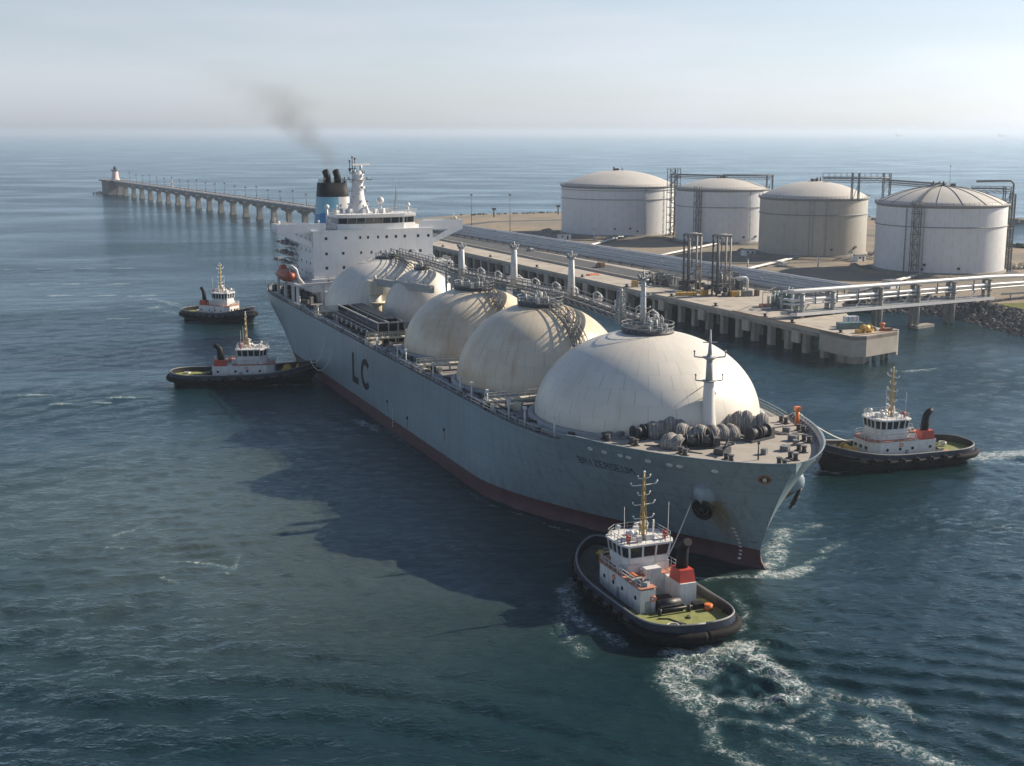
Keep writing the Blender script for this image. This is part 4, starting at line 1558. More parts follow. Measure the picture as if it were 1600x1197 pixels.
mb.rail([(-67.7, HC - 17, 23.1), (-67.7, HC + 17, 23.1)], 1.1, 1.8, 0.05, 2)
mb.build('front_ledge', M['white'], house)

# bridge wings: box girders with sloping triangular brackets
def wing(name_, sgn):
    mb = MB()
    y0 = HC + sgn * 18.5
    y1 = -27.0 if sgn < 0 else 30.4
    xa, xb = -77.0, -69.3
    # floor and parapet
    mb.span(xa, xb, y0, y1, 37.3, 37.7)
    mb.span(xb - 0.25, xb + 0.15, y0 - sgn * 4, y1, 37.0, 39.4)
    mb.span(xa, xa + 0.2, y0, y1, 37.7, 39.3)
    mb.span(xa, xb, y1 - sgn * 0.2, y1, 37.0, 39.4)
    # tapering bracket below, cut by an opening next to the wall
    th = 0.5
    yb = HC + sgn * 18.7
    def pr(poly):
        n = len(poly)
        vs = [(xb - th, y, z) for y, z in poly] + [(xb, y, z) for y, z in poly]
        mb.add(vs, [tuple(range(n)), tuple(range(n, 2 * n))] + [(i, (i + 1) % n, n + (i + 1) % n, n + i) for i in range(n)], False)
    pr([(y1, 37.0), (y1, 36.6), (yb, 32.4), (yb, 33.9), (y1 - sgn * 4.6, 36.6), (y1 - sgn * 4.6, 37.0)])
    pr([(y1 - sgn * 4.6, 37.0), (y1 - sgn * 4.6, 36.6), (yb, 36.6), (yb, 37.0)])
    o = mb.build('bridge_wing', M['bright'], ship)
    mb = MB()
    mb.box((xa + 3, y1 - sgn * 1.4, 38.4), (1.0, 0.8, 1.2)); mb.ball((xa + 4.5, y1 - sgn * 1.2, 39.7), 0.55, 10); mb.tube((xa + 4.5, y1 - sgn * 1.2, 37.7), (xa + 4.5, y1 - sgn * 1.2, 39.5), 0.15, n=6)
    mb.box((xa + 5.5, y1 - sgn * 3.2, 39.6), (0.5, 0.5, 0.9)); mb.tube((xa + 2, y1 - sgn * 0.7, 37.7), (xa + 2, y1 - sgn * 0.7, 41.2), 0.09, n=6)
    mb.build('wing_console', M['cream'], o)
    return o


wing('bridge_wing', -1)
wing('bridge_wing', 1)

# wheelhouse: front bowed slightly, canted windows all along
WL = [(-8.8, -70.6), (-5.5, -69.2), (0, -68.7), (6, -68.7), (11.5, -69.2), (15.6, -70.8)]
mb = MB()
yl = [p[0] for p in WL]; xl = [p[1] for p in WL]
def prism_wall(z0, z1, out0, out1):
    n = len(WL)
    vs = []
    for z_, o_ in ((z0, out0), (z1, out1)):
        for y, x in WL:
            vs.append((x + o_, y, z_))
        vs.append((-80.0, WL[-1][0] + o_ * 0.5, z_)); vs.append((-80.0, WL[0][0] - o_ * 0.5, z_))
    k = n + 2
    mb.add(vs, [tuple(range(k))[::-1], tuple(range(k, 2 * k))] + [(i, (i + 1) % k, k + (i + 1) % k, k + i) for i in range(k)], False)
prism_wall(37.3, 38.95, 0.0, 0.15)
prism_wall(40.75, 41.2, 0.55, 0.7)
prism_wall(41.2, 41.8, 0.9, 1.1)
wh = mb.build('wheelhouse', M['bright'], ship)
mb = MB()
n = len(WL)
vs = []
for z_, o_ in ((38.95, 0.0), (40.75, 0.42)):
    for y, x in WL:
        vs.append((x + o_ - 0.15, y, z_))
    vs.append((-79.9, WL[-1][0] - 0.1, z_)); vs.append((-79.9, WL[0][0] + 0.1, z_))
k = n + 2
mb.add(vs, [(i, (i + 1) % k, k + (i + 1) % k, k + i) for i in range(k)], False)
mb.build('window_band', M['ltgrey'], wh)
tot = np.linspace(-8.5, 15.3, 10)
for a, b_ in zip(tot[:-1], tot[1:]):
    ya, yb = a + 0.16, b_ - 0.16
    fx = lambda y, o_: interp(y, yl, xl) + o_
    mb = MB()
    vs = [(fx(ya, 0.0), ya, 39.05), (fx(yb, 0.0), yb, 39.05), (fx(yb, 0.36), yb, 40.65), (fx(ya, 0.36), ya, 40.65)]
    vs2 = [(x - 0.12, y, z) for x, y, z in vs]
    mb.add(vs + vs2, [(0, 1, 2, 3), (4, 5, 6, 7), (0, 1, 5, 4), (1, 2, 6, 5), (2, 3, 7, 6), (3, 0, 4, 7)])
    mb.build('bridge_window', M['glass'], wh)
# roof rail and clutter on the monkey island
mb = MB()
mb.rail([(-70, -9, 41.8), (-68.2, -5, 41.8), (-67.7, 6, 41.8), (-68.4, 11.5, 41.8), (-70, 16, 41.8), (-80, 16, 41.8), (-80, -9, 41.8)], 1.1, 1.5, 0.05, 2, closed=True)
mb.rail([(-78, HC - 18, 37.7), (-70, HC - 18, 37.7), (-69.6, -9, 37.7)], 1.1, 1.5, 0.05, 2)
mb.build('roof_railing', M['white'], wh)
rr = random.Random(31)
mb = MB()
for k in range(16):
    y = rr.choice([rr.uniform(-16, -9), rr.uniform(-8, 14)])
    x = rr.uniform(-79, -71)
    zb = 41.8 if y > -8.8 else 37.6
    mb.box((x, y, zb + 0.6), (rr.uniform(0.6, 1.5), rr.uniform(0.6, 1.4), rr.uniform(0.8, 1.6)), rr.random())
    if k % 3 == 0:
        mb.tube((x, y, zb), (x, y, zb + rr.uniform(1.6, 3)), 0.12, n=6)
        mb.ball((x, y, zb + 2.2), 0.4, 8)
mb.tube((-74, -10.8, 37.6), (-74, -10.8, 43.6), 0.5, 0.3, n=8); mb.ball((-74, -10.8, 43.9), 0.75, 10)
build_each(mb, 'roof_fitting', M['white'], wh)
mb = MB()
mb.tube((-73.5, 5.6, 41.8), (-73.5, 5.6, 44.6), 0.55, 0.4, n=10); mb.ball((-73.5, 5.6, 45.5), 1.15, 16)
mb.tube((-72.5, 14.0, 41.8), (-72.5, 14.0, 43.5), 0.4, 0.3, n=10); mb.ball((-72.5, 14.0, 44.1), 0.7, 12)
build_each(mb, 'satellite_dome', M['white'], wh)
mb = MB()
for sx_, sy_ in ((-1, -1), (1, -1), (0, 1)):
    mb.beam((-73 + sx_ * 0.55, 10.4 + sy_ * 0.55, 41.8), (-73, 10.4, 48.5), 0.12)
for z_ in np.linspace(42.5, 48, 8):
    k = 0.55 * (48.5 - z_) / 6.7 + 0.05
    mb.beam((-73 - k, 10.4 - k, z_), (-73 + k, 10.4 - k, z_), 0.1); mb.beam((-73 + k, 10.4 - k, z_), (-73, 10.4 + k, z_ + 0.4), 0.1); mb.beam((-73, 10.4 + k, z_), (-73 - k, 10.4 - k, z_ + 0.4), 0.1)
mb.tube((-73, 10.4, 48), (-73, 10.4, 52.2), 0.1, 0.05, n=5)
mb.build('lattice_antenna', M['ltgrey'], wh)

# radar mast
mb = MB()
mx, my = -76.5, -0.6
mb.lathe((mx, my, 0), [(3.9, 41.8), (3.1, 43.4), (2.2, 46.0), (1.75, 50.0), (1.5, 54.5)], 12, sx=0.9)
rr2 = random.Random(77)
for k in range(26):
    z_ = rr2.uniform(43.5, 54.5); a_ = rr2.random() * 6.28; q_ = 3.0 - (z_ - 43.5) * 0.12
    mb.box((mx + q_ * 0.8 * math.cos(a_), my + q_ * math.sin(a_), z_), (rr2.uniform(0.4, 1.1), rr2.uniform(0.4, 1.1), rr2.uniform(0.3, 1.0)), a_)
rm = mb.build('radar_mast', M['white'], ship)
mb = MB()
for z_, w_ in ((51.6, 4.6), (48.2, 2.6), (45.2, 2.4), (53.6, 2.3)):
    mb.lathe((mx, my, z_), [(1.2, -0.25), (w_ * 0.55, -0.02), (w_ * 0.55, 0.12), (1.0, 0.14)], 12)
    mb.beam((mx, my - w_, z_ + 0.05), (mx, my + w_, z_ + 0.05), 0.3)
    for sg in (-1, 1):
        mb.beam((mx, my + sg * w_, z_), (mx, my + sg * w_, z_ + 0.7), 0.18)
        mb.box((mx + 0.6, my + sg * w_ * 0.6, z_ + 0.5), (0.5, 0.5, 0.7))
mb.build('mast_yards', M['ltgrey'], rm)
mb = MB()
mb.tube((mx + 0.8, my + 1.0, 54.5), (mx + 0.8, my + 1.0, 56.0), 0.4, n=8)
mb.box((mx + 0.8, my + 1.0, 56.2), (0.6, 6.0, 0.5), 0.25)
mb.build('radar_scanner', M['white'], rm)
mb = MB()
for dy, h_ in ((-2.2, 57.2), (-1.4, 58.3), (-0.6, 57.9)):
    mb.tube((mx, my + dy, 53.6), (mx, my + dy, h_), 0.13, n=6); mb.ball((mx, my + dy, h_), 0.34, 8)
mb.box((mx, my - 1.5, 55.0), (0.25, 2.4, 0.2)); mb.box((mx, my - 2.2, 54.6), (0.5, 0.6, 0.6))
mb.build('signal_lamps', M['dkgrey'], rm)

# funnel
fx_, fy_ = -92.5, -3.9
def fsec(z, hx, hy):
    pts = []
    for k in range(28):
        a = 2 * PI * k / 28
        ca, sa = math.cos(a), math.sin(a)
        pts.append((fx_ + hx * math.copysign(abs(ca) ** 0.55, ca) - (z - 38) * 0.10, fy_ + hy * math.copysign(abs(sa) ** 0.55, sa), z))
    return pts
mb = MB()
lev = [(33.0, 5.6, 6.0), (37.3, 5.2, 5.9), (41.0, 4.9, 5.4), (46.0, 4.5, 4.8), (46.01, 4.5, 4.8), (50.2, 4.2, 4.3)]
rings = [fsec(*L_) for L_ in lev]
o0 = 0
vs = [p for r_ in rings for p in r_]
mb.add(vs, [], True)
for i in range(len(lev) - 1):
    for k in range(28):
        k2 = (k + 1) % 28
        mb.f.append([i * 28 + k, i * 28 + k2, (i + 1) * 28 + k2, (i + 1) * 28 + k]); mb.m.append(1 if i >= 3 else 0); mb.s.append(True)
mb.f.append([5 * 28 + k for k in range(28)]); mb.m.append(1); mb.s.append(False)
def funnel_mat():
    m, nt, b = nt_new('funnel_paint')
    tc = nt.nodes.new('ShaderNodeTexCoord'); sep = nt.nodes.new('ShaderNodeSeparateXYZ')
    nt.links.new(tc.outputs['Object'], sep.inputs[0])
    x, y, z = sep.outputs
    white = mixc(nt, noise(nt, 0.5, 4), (0.48, 0.475, 0.46), (0.56, 0.555, 0.54))
    lb = mixc(nt, noise(nt, 0.5, 4), (0.12, 0.30, 0.40), (0.15, 0.34, 0.44))
    # light blue on the visible flank, darker blue swoosh at its foot
    fl = maprange(nt, y, fy_ + 0.6, fy_ + 0.7, 1.0, 0.0)
    cc = mixc(nt, fl, white, lb)
    r2 = mathn(nt, 'ADD', mathn(nt, 'POWER', mathn(nt, 'SUBTRACT', y, fy_ - 3.2), 2.0), mathn(nt, 'POWER', mathn(nt, 'SUBTRACT', z, 37.6), 2.0))
    sw = maprange(nt, r2, 14.0, 14.6, 1.0, 0.0)
    cc = mixc(nt, mathn(nt, 'MULTIPLY', sw, fl), cc, (0.012, 0.13, 0.30))
    nt.links.new(cc, b.inputs['Base Color']); b.inputs['Roughness'].default_value = 0.45
    return m
M['funnel'] = funnel_mat()
fu = mb.build('funnel', [M['funnel'], M['jet']], ship)
for dy, dx, h_ in ((-1.6, 0.3, 54.0), (1.6, 0.6, 54.0)):
    mb = MB()
    mb.path([(fx_ - 1 + dx, fy_ + dy, 50.0), (fx_ - 1 + dx, fy_ + dy, 52.0), (fx_ - 1.2 + dx, fy_ + dy - 0.15, 53.0), (fx_ - 1.8 + dx, fy_ + dy - 0.4, 53.8)], [1.15, 1.1, 1.1, 1.05], 14)
    mb.build('exhaust_pipe', M['jet'], fu)
mb = MB()
mb.rail([(fx_ - 4, fy_ - 3.6, 50.2), (fx_ + 2.8, fy_ - 3.6, 50.2), (fx_ + 2.8, fy_ + 3.6, 50.2), (fx_ - 4, fy_ + 3.6, 50.2)], 1.0, 1.6, 0.06, 2, closed=True)
for dy in (-3.1, 3.4):
    mb.tube((fx_ + 1.5, fy_ + dy, 50), (fx_ + 1.5, fy_ + dy, 51.9), 0.28, n=8)
mb.build('funnel_rail', M['black'], fu)

# stern gear: boat deck frame, davits, mooring equipment
mb = MB()
for l in (-90, -80, -70.5, -64.5):
    mb.beam((l, -22.6, 16), (l, -22.6, 22.0), 0.75)
    mb.beam((l, -15, 16), (l, -15, 22.0), 0.6)
    mb.beam((l, -22.9, 22.0), (l, -8, 22.4), 0.7)
mb.beam((-90.4, -22.6, 22.0), (-63.6, -22.6, 22.0), 0.7)
mb.span(-92, -70, -22.4, -15.5, 21.6, 21.9)
mb.build('boat_deck_frame', M['white'], ship)
mb = MB()
for l in (-82.4, -66.4):
    mb.path([(l, -20.2, 21.8), (l, -21.8, 24.0), (l, -22.4, 26.4), (l, -23.6, 27.6), (l, -24.6, 27.3)], [0.45, 0.42, 0.38, 0.3, 0.25], 8)
    mb.tube((l, -24.4, 27.2), (l, -24.2, 25.2), 0.1, n=5)
mb.build('boat_davit', M['white'], ship)
mb = MB()
rr = random.Random(12)
for k in range(26):
    l = rr.uniform(-114, -100); m_ = rr.uniform(-17, 6)
    mb.box((l, m_, 16.8), (rr.uniform(0.8, 2.4), rr.uniform(0.8, 2.2), rr.uniform(1.2, 3.4)), rr.random())
for k in range(4):
    l, m_ = -111 + 2.6 * k, -13 - 0.8 * k
    mb.tube((l, m_, 17.4), (l + 1.6, m_ + 0.6, 17.4), 0.9, n=10)
mb.tube((-113, -15.5, 16), (-113, -15.5, 21.5), 0.2, 0.15, n=6); mb.box((-113, -15.5, 21.6), (0.5, 2.2, 0.3))
build_each(mb, 'stern_gear', M['cream'], ship)
mb = MB()
for k in range(34):
    l = rr.uniform(-113, -66); m_ = -rr.uniform(14, 21.8)
    if l < -104:
        m_ = -rr.uniform(12, 18.5)
    mb.box((l, m_, 16.7), (rr.uniform(0.7, 2.2), rr.uniform(0.7, 2.0), rr.uniform(0.8, 3.2)), rr.random())
build_each(mb, 'stern_fitting', M['dkgrey'], ship)
mb = MB()
for z_, k0 in ((25.5, 0), (28.5, 3), (31.6, 5)):
    for k in range(4):
        l = -108 + k0 + k * 4.5
        mb.box((l, -18.6 + 0.4 * (k % 2), z_ + 0.2), (rr.uniform(1, 2.4), 1.6, rr.uniform(0.5, 1.4)), rr.random())
        mb.beam((l - 2, -20, z_), (l + 3, -17, z_ + 0.2), 0.25)
mb.tube((-101, -17.4, 31), (-101, -17.4, 35.8), 0.3, n=8); mb.ball((-101, -17.4, 36.2), 0.8, 10)
mb.build('aft_platforms', M['grey'], ship)
mb = MB()
mb.span(-68, -62, 16.5, 23, 16, 27.5); mb.span(-68.5, -60.5, 15.5, 23.6, 27.4, 27.8); mb.span(-68.5, -61.0, 16, 23.6, 22.6, 23.0)
mb.rail([(-60.6, 15.6, 27.8), (-60.6, 23.5, 27.8), (-68, 23.5, 27.8)], 1.1, 1.5, 0.05, 2)
mb.build('side_house', M['white'], ship)

mb = MB()
pts = [(l, -(hull_hb(l, 16) - 0.3), 16.4) for l in np.linspace(-115.5, -98, 12)]
mb.rail(pts, 1.3, 1.6, 0.07, 3)
mb.build('stern_railing', M['dkgrey'], ship)

# ---------------------------------------------------------------- lifeboat in its davits
lbx = ship_world(-74.6, -23.6)
lb = thing('lifeboat', 'enclosed orange-red lifeboat hung at the stern side of the gas carrier', 'lifeboat', (lbx[0], lbx[1], 24.0), SHIP_RZ, None, 1.35)
mb = MB()
NS, K = 18, 16
vs = []
for i in range(NS + 1):
    t = i / NS
    x = -5.6 + 11.2 * t
    f = math.sqrt(max(0.0, 1 - abs(2 * t - 1) ** 2.6)) + 0.04
    for k in range(K):
        a = 2 * PI * k / K
        y = 1.65 * f * math.cos(a)
        zz = math.sin(a)
        z_ = (1.25 * zz if zz < 0 else 1.45 * zz) * f ** 0.8 + 0.25 * (2 * t - 1) ** 2
        vs.append((x, y, z_))
fs = []
for i in range(NS):
    for k in range(K):
        fs.append((i * K + k, i * K + (k + 1) % K, (i + 1) * K + (k + 1) % K, (i + 1) * K + k))
mb.add(vs, fs, True)
mb.f.append(list(range(K))); mb.m.append(0); mb.s.append(False)
mb.f.append([NS * K + k for k in range(K)]); mb.m.append(0); mb.s.append(False)
mb.build('boat_hull', M['lifeboat'], lb)
mb = MB()
mb.path([(-5.3, 1.0, 0.1), (-3, 1.66, 0), (0, 1.72, 0), (3, 1.66, 0), (5.3, 1.0, 0.1)], 0.12, 6)
mb.path([(-5.3, -1.0, 0.1), (-3, -1.66, 0), (0, -1.72, 0), (3, -1.66, 0), (5.3, -1.0, 0.1)], 0.12, 6)
mb.build('rubbing_strake', M['rust'], lb)
mb = MB()
mb.box((-2.8, 0, 1.65), (1.8, 1.5, 0.8), taper=0.75)
mb.build('conning_hatch', M['lifeboat'], lb)
for x in (-1, 0.6, 2.2):
    mb = MB(); mb.box((x, -1.46, 0.62), (0.5, 0.12, 0.3)); mb.build('side_window', M['glass'], lb)

# ---------------------------------------------------------------- rope heaps on the foredeck
M['sack'] = paint('heaped_grey_rope', (0.19, 0.18, 0.17), 0.95, vary=0.3, scale=1.2, dirt=(0.24, 0.225, 0.205), dirt_amt=0.7, streak=True, bump=0.9, bscale=5)


M['sack2'] = paint('pale_heaped_rope', (0.30, 0.28, 0.255), 0.95, vary=0.3, scale=1.5, dirt=(0.09, 0.085, 0.08), dirt_amt=0.6, streak=True)


def rope_heap(l, m_, n, w, h, rz, label, seed):
    x, y, z_ = ship_world(l, m_, 17.0)
    root = thing('rope_heap', label, 'rope heap', (x, y, 17.0), SHIP_RZ + rz, 'rope heaps round the foremast')
    r_ = random.Random(seed)
    for i in range(n):
        mb = MB()
        cx = (i - (n - 1) / 2) * w / n * 0.95
        hh = h * (0.8 + 0.35 * r_.random()); dd = 1.5 + 0.5 * r_.random()
        rad = w / n * 0.52
        for s in range(7):
            off = (s - 3) / 3.0 * rad * 0.9
            fl = 1 - 0.14 * (off / rad) ** 2
            pts = []
            for k in range(13):
                a = PI * k / 12
                pts.append((cx + off * (1 + 0.15 * math.sin(a)) + 0.05 * r_.random(), dd * fl * math.cos(a) * (1.0 + 0.12 * r_.random()), 0.05 + hh * fl * math.sin(a) ** 0.8))
            mb.cur = s % 2
            mb.path(pts, rad * (0.2 + 0.1 * r_.random()), 6)
        mb.path([(cx, dd * 0.8 * math.cos(PI * k / 8), 0.02 + hh * 0.86 * math.sin(PI * k / 8)) for k in range(9)], rad * 0.85, 8)
        mb.build('rope_bundle', [M['sack'], M['sack2']], root)
    mb = MB()
    for k in range(3):
        sg = -1 if k % 2 else 1
        mb.path([(sg * w * 0.3, 0.4, h * 0.4), (sg * w * 0.62, 0.2 - k * 0.6, 0.3), (sg * w * 0.85, -0.6 - k * 0.5, 0.1), (sg * (w * 1.1 + k), -1.4, 0.08)], [0.3, 0.22, 0.16, 0.1], 7)
    mb.build('loose_tail', M['sack'], root)
    return root


rope_heap(123.0, -6.2, 4, 6.0, 3.1, 1.25, 'pale grey heap of draped rope left of the foremast', 1)
rope_heap(126.8, -3.6, 3, 4.6, 2.2, 0.9, 'low dark rope heap in front of the foremast', 2)
rope_heap(127.4, 1.8, 3, 5.0, 2.2, 1.4, 'low rope heap at the foot of the foremast towards the bow', 3)
rope_heap(125.4, 7.8, 5, 6.8, 3.2, 1.1, 'largest bundle of thick rope folds right of the foremast', 4)
rope_heap(130.0, -8.4, 2, 3.2, 1.9, 0.6, 'small dark rope heap near the bulwark of the gas carrier', 5)

# ================================================================== TUGBOATS
TL = 32.0


def tug_hb(x):
    if x < -8:
        t = min(1, (-8 - x) / 8.0)
        return 6.0 * max(0.0, 1 - t ** 3.0) ** 0.42
    if x > 3:
        t = min(1, (x - 3) / 13.0)
        return 6.0 * max(0.0, 1 - t ** 2.3) ** 0.62
    return 6.0


def tug_top(x):
    return 2.9 + 0.0085 * max(0, x) ** 2 + 0.35 * max(0.0, (-x - 8) / 8) ** 2


def tug_outline(n=30):
    """half outline from the stern centre round starboard to the bow"""
    xs = [-16 + 8 * (1 - math.cos(PI / 2 * k / 12)) for k in range(13)]
    xs += list(np.linspace(-8, 3, 8))[1:]
    xs += [3 + 13 * math.sin(PI / 2 * k / 14) for k in range(1, 15)]
    return xs


def make_tug(label):
    t = thing('tugboat', label, 'tugboat', (0, 0, 0), 0, 'tugboats round the gas carrier')
    xs = tug_outline()
    rowsz = [(-0.9, 0.70, 0.90), (0.0, 0.82, 0.945), (0.8, 0.93, 0.975), (1.6, 1.0, 0.995)]
    mb = MB()
    for sd_ in (-1, 1):
        g = []
        for z_, kb, kx in rowsz:
            g.append([(x * kx, sd_ * tug_hb(x) * kb, z_ + 0.35 * max(0, (x - 4) / 12) ** 2 * (z_ > 0.5)) for x in xs])
        g.append([(x, sd_ * tug_hb(x), tug_top(x)) for x in xs])
        n = len(xs)
        fs = []
        for j in range(len(g) - 1):
            fs += [(j * n + i, j * n + i + 1, (j + 1) * n + i + 1, (j + 1) * n + i) for i in range(n - 1)]
        mb.add([p for r_ in g for p in r_], fs, True)
        # inner bulwark
        inn = [(x * 0.98, sd_ * max(0.0, tug_hb(x) - 0.28), tug_top(x)) for x in xs]
        low = [(x * 0.98, sd_ * max(0.0, tug_hb(x) - 0.34), tug_top(x) - 1.25) for x in xs]
        mb.add(g[-1] + inn + low, [(i, i + 1, n + i + 1, n + i) for i in range(n - 1)] + [(n + i, n + i + 1, 2 * n + i + 1, 2 * n + i) for i in range(n - 1)], False)
    hull_ = mb.build('hull', M['tughull'], t)
    # dark blue painted bulwark band and weathered strake
    for sd_ in (-1, 1):
        mb = MB()
        up = [(x * 1.003, sd_ * (tug_hb(x) * 1.003 + 0.02), tug_top(x) - 0.02) for x in xs]
        dn = [(x * 1.003, sd_ * (tug_hb(x) * 1.003 + 0.02), tug_top(x) - 1.0) for x in xs]
        n = len(xs)
        mb.add(up + dn, [(i, i + 1, n + i + 1, n + i) for i in range(n - 1)], True)
        mb.build('bulwark_band', M['navy'], t)
        mb = MB()
        mb.path([(x * 1.006, sd_ * (tug_hb(x) * 1.006 + 0.05), tug_top(x) - 1.05) for x in xs], 0.1, 5)
        mb.build('rubbing_strake', M['scuffed'], t)
    # capping rail
    for sd_ in (-1, 1):
        mb = MB()
        mb.path([(x * 0.99, sd_ * max(0.0, tug_hb(x) - 0.12), tug_top(x) + 0.05) for x in xs], 0.15, 6)
        mb.build('bulwark_cap', M['grey'], t)
    # heavy rubber fender all round
    for sd_ in (-1, 1):
        mb = MB()
        pts = [(x + (0.22 if x > 8 else (-0.22 if x < -8 else 0)), sd_ * ((tug_hb(x) + 0.12) if tug_hb(x) > 0.25 else 0.0), tug_top(x) * 0.48 + 0.2) for x in xs]
        rad = [0.62 if (x < -9) else (0.72 if x > 9.5 else 0.26) for x in xs]
        P2, R2 = [], []
        for k in range(len(pts) - 1):
            a_, b_ = Vector(pts[k]), Vector(pts[k + 1])
            ns_ = max(1, int((b_ - a_).length / 0.35))
            for i_ in range(ns_):
                u_ = i_ / ns_
                P2.append(a_.lerp(b_, u_)); R2.append((rad[k] + (rad[k + 1] - rad[k]) * u_) * (0.92 if len(P2) % 2 else 1.06))
        P2.append(Vector(pts[-1])); R2.append(rad[-1])
        mb.path(P2, R2, 8)
        mb.build('rubber_fender', M['rubber'], t)
    for sd_ in (-1, 1):
        for x in (-9.5, -6.5, -3.5, -0.5, 2.5, 5.5, 8.2, 10.8):
            mb = MB()
            e = 0.2
            n_ = Vector((-(tug_hb(x + e) - tug_hb(x - e)) / (2 * e), 1.0, 0)).normalized()
            n_.y *= sd_
            mb.torus((x + n_.x * 0.3, sd_ * (tug_hb(x) + 0.3), tug_top(x) * 0.5 + 0.35), n_, 0.5, 0.21, 14, 6)
            mb.build('tyre_fender', M['rubber'], t)
    # decks
    def deck(x0, x1, z_off, name, mat_):
        mb = MB()
        ls = [x for x in np.linspace(x0, x1, 22)]
        vs = []
        for x in ls:
            hb = max(0.05, tug_hb(x) - 0.3)
            vs += [(x, -hb, tug_top(x) - 1.25 + z_off), (x, hb, tug_top(x) - 1.25 + z_off)]
        mb.add(vs, [(2 * i, 2 * i + 1, 2 * i + 3, 2 * i + 2) for i in range(len(ls) - 1)])
        return mb.build(name, mat_, t)
    deck(-15.6, -4.6, 0.10, 'aft_deck', M['green'])
    deck(-4.6, 15.6, 0.06, 'foredeck', M['tugdeck'])
    # main deckhouse
    z0, z1 = 1.5, 5.0
    mb = MB()
    mb.prism([(-2.2, -3.7), (5.4, -3.7), (7.0, -2.4), (7.0, 2.4), (5.4, 3.7), (-2.2, 3.7)], z0, z1)
    dh_ = mb.build('deckhouse', M['tugwhite'], t)
    mb = MB(); mb.prism([(-6.6, 1.75), (-2.2, 1.75), (-2.2, 3.7), (-6.6, 3.7)], z0, z1 - 0.15); mb.build('port_casing', M['tugwhite'], t)
    mb = MB(); mb.prism([(-6.4, -3.7), (-2.2, -3.7), (-2.2, -1.6), (-6.4, -1.6)], z0, z1 - 0.1); fcs = mb.build('funnel_casing', M['tugwhite'], t)
    # walkway trim round the house top
    mb = MB()
    mb.prism([(-6.7, 1.65), (-2.2, 1.65), (-2.2, -1.4), (-2.0, -3.8), (5.5, -3.8), (7.15, -2.45), (7.15, 2.45), (5.5, 3.8), (-6.7, 3.8)], z1, z1 + 0.14)
    mb.build('upper_deck', M['salmon'], t)
    mb = MB()
    ring = [(-6.6, 3.7), (5.4, 3.7), (7.05, 2.4), (7.05, -2.4), (5.4, -3.7), (-2.1, -3.7)]
    mb.rail([(x, y, z1 + 0.14) for x, y in ring], 1.0, 1.3, 0.035, 2)
    mb.build('upper_railing', M['tugwhite'], t)
    # ports and doors
    for sd_ in (-1, 1):
        for x in (-5.2, -1.4, 1.2, 3.9):
            mb = MB()
            mb.lathe((0, 0, 0), [(0.3, -0.05), (0.3, 0.05)], 12, capb=True, capt=True)
            mb.v = [(x + a, sd_ * 3.70 + c, 3.5 + b) for a, b, c in mb.v]
            mb.build('porthole', M['glass'], dh_)
        mb = MB(); mb.box((-0.2, sd_ * 3.7, 2.4), (0.75, 0.08, 1.8)); mb.build('door', M['ltgrey'], dh_)
    for y in (-1.6, 0, 1.6):
        mb = MB(); mb.box((7.0, y, 3.7), (0.08, 0.8, 0.55)); mb.build('front_window', M['glass'], dh_)
    mb = MB(); mb.box((-6.62, 2.7, 2.35), (0.08, 0.8, 1.9)); mb.build('door', M['ltgrey'], dh_)
    # step up to the wheelhouse
    mb = MB()
    mb.prism([(-0.9, -2.7), (4.3, -2.7), (5.4, -1.9), (5.4, 1.9), (4.3, 2.7), (-0.9, 2.7)], z1 + 0.1, 6.35)
    mb.prism([(-2.4, -1.0), (-0.9, -1.0), (-0.9, 1.0), (-2.4, 1.0)], 3.2, 6.0)
    mb.build('bridge_base', M['tugwhite'], t)
    oct_ = [(-0.9, -2.55), (0.2, -3.05), (3.9, -3.05), (5.3, -1.7), (5.3, 1.7), (3.9, 3.05), (0.2, 3.05), (-0.9, 2.55)]
    mb = MB()
    mb.prism(oct_, 6.3, 7.25)
    wh_ = mb.build('wheelhouse', M['tugwhite'], t)
    # canted window panes, one mesh per face, with posts between
    big = [((x - 2.1) * 1.07 + 2.1, y * 1.07) for x, y in oct_]
    for i in range(8):
        (ax, ay), (bx, by) = oct_[i], oct_[(i + 1) % 8]
        (cx, cy), (dx, dy) = big[i], big[(i + 1) % 8]
        L_ = math.hypot(bx - ax, by - ay)
        nseg = 3 if L_ > 4.5 else (3 if L_ > 3 else (2 if L_ > 1.6 else 1))
        for s in range(nseg):
            u0, u1 = (s + 0.09) / nseg, (s + 0.91) / nseg
            q_ = [(ax + (bx - ax) * u0, ay + (by - ay) * u0, 7.35), (ax + (bx - ax) * u1, ay + (by - ay) * u1, 7.35),
                  (cx + (dx - cx) * u1, cy + (dy - cy) * u1, 8.75), (cx + (dx - cx) * u0, cy + (dy - cy) * u0, 8.75)]
            mx_, my_ = 2.1, 0.0
            inn = [(x + (mx_ - x) * 0.04, y + (my_ - y) * 0.04, z) for x, y, z in q_]
            mb = MB(); mb.add(q_ + inn, [(0, 1, 2, 3), (0, 1, 5, 4), (1, 2, 6, 5), (2, 3, 7, 6), (3, 0, 4, 7), (4, 5, 6, 7)])
            mb.build('window', M['glass'], wh_)
        mb2 = MB()
        for s in range(nseg):
            for u in ((s) / nseg,):
                mb2.beam((ax + (bx - ax) * u, ay + (by - ay) * u, 7.2), (cx + (dx - cx) * u, cy + (dy - cy) * u, 8.9), 0.2)
        mb2.build('window_post', M['tugwhite'], wh_)
    mb = MB()
    bo = [((x - 2.1) * 0.93 + 2.1, y * 0.93) for x, y in oct_]
    mb.prism(bo, 7.2, 8.85)
    mb.build('cabin_core', M['dkgrey'], wh_)
    big2 = [((x - 2.1) * 1.16 + 2.1, y * 1.16) for x, y in oct_]
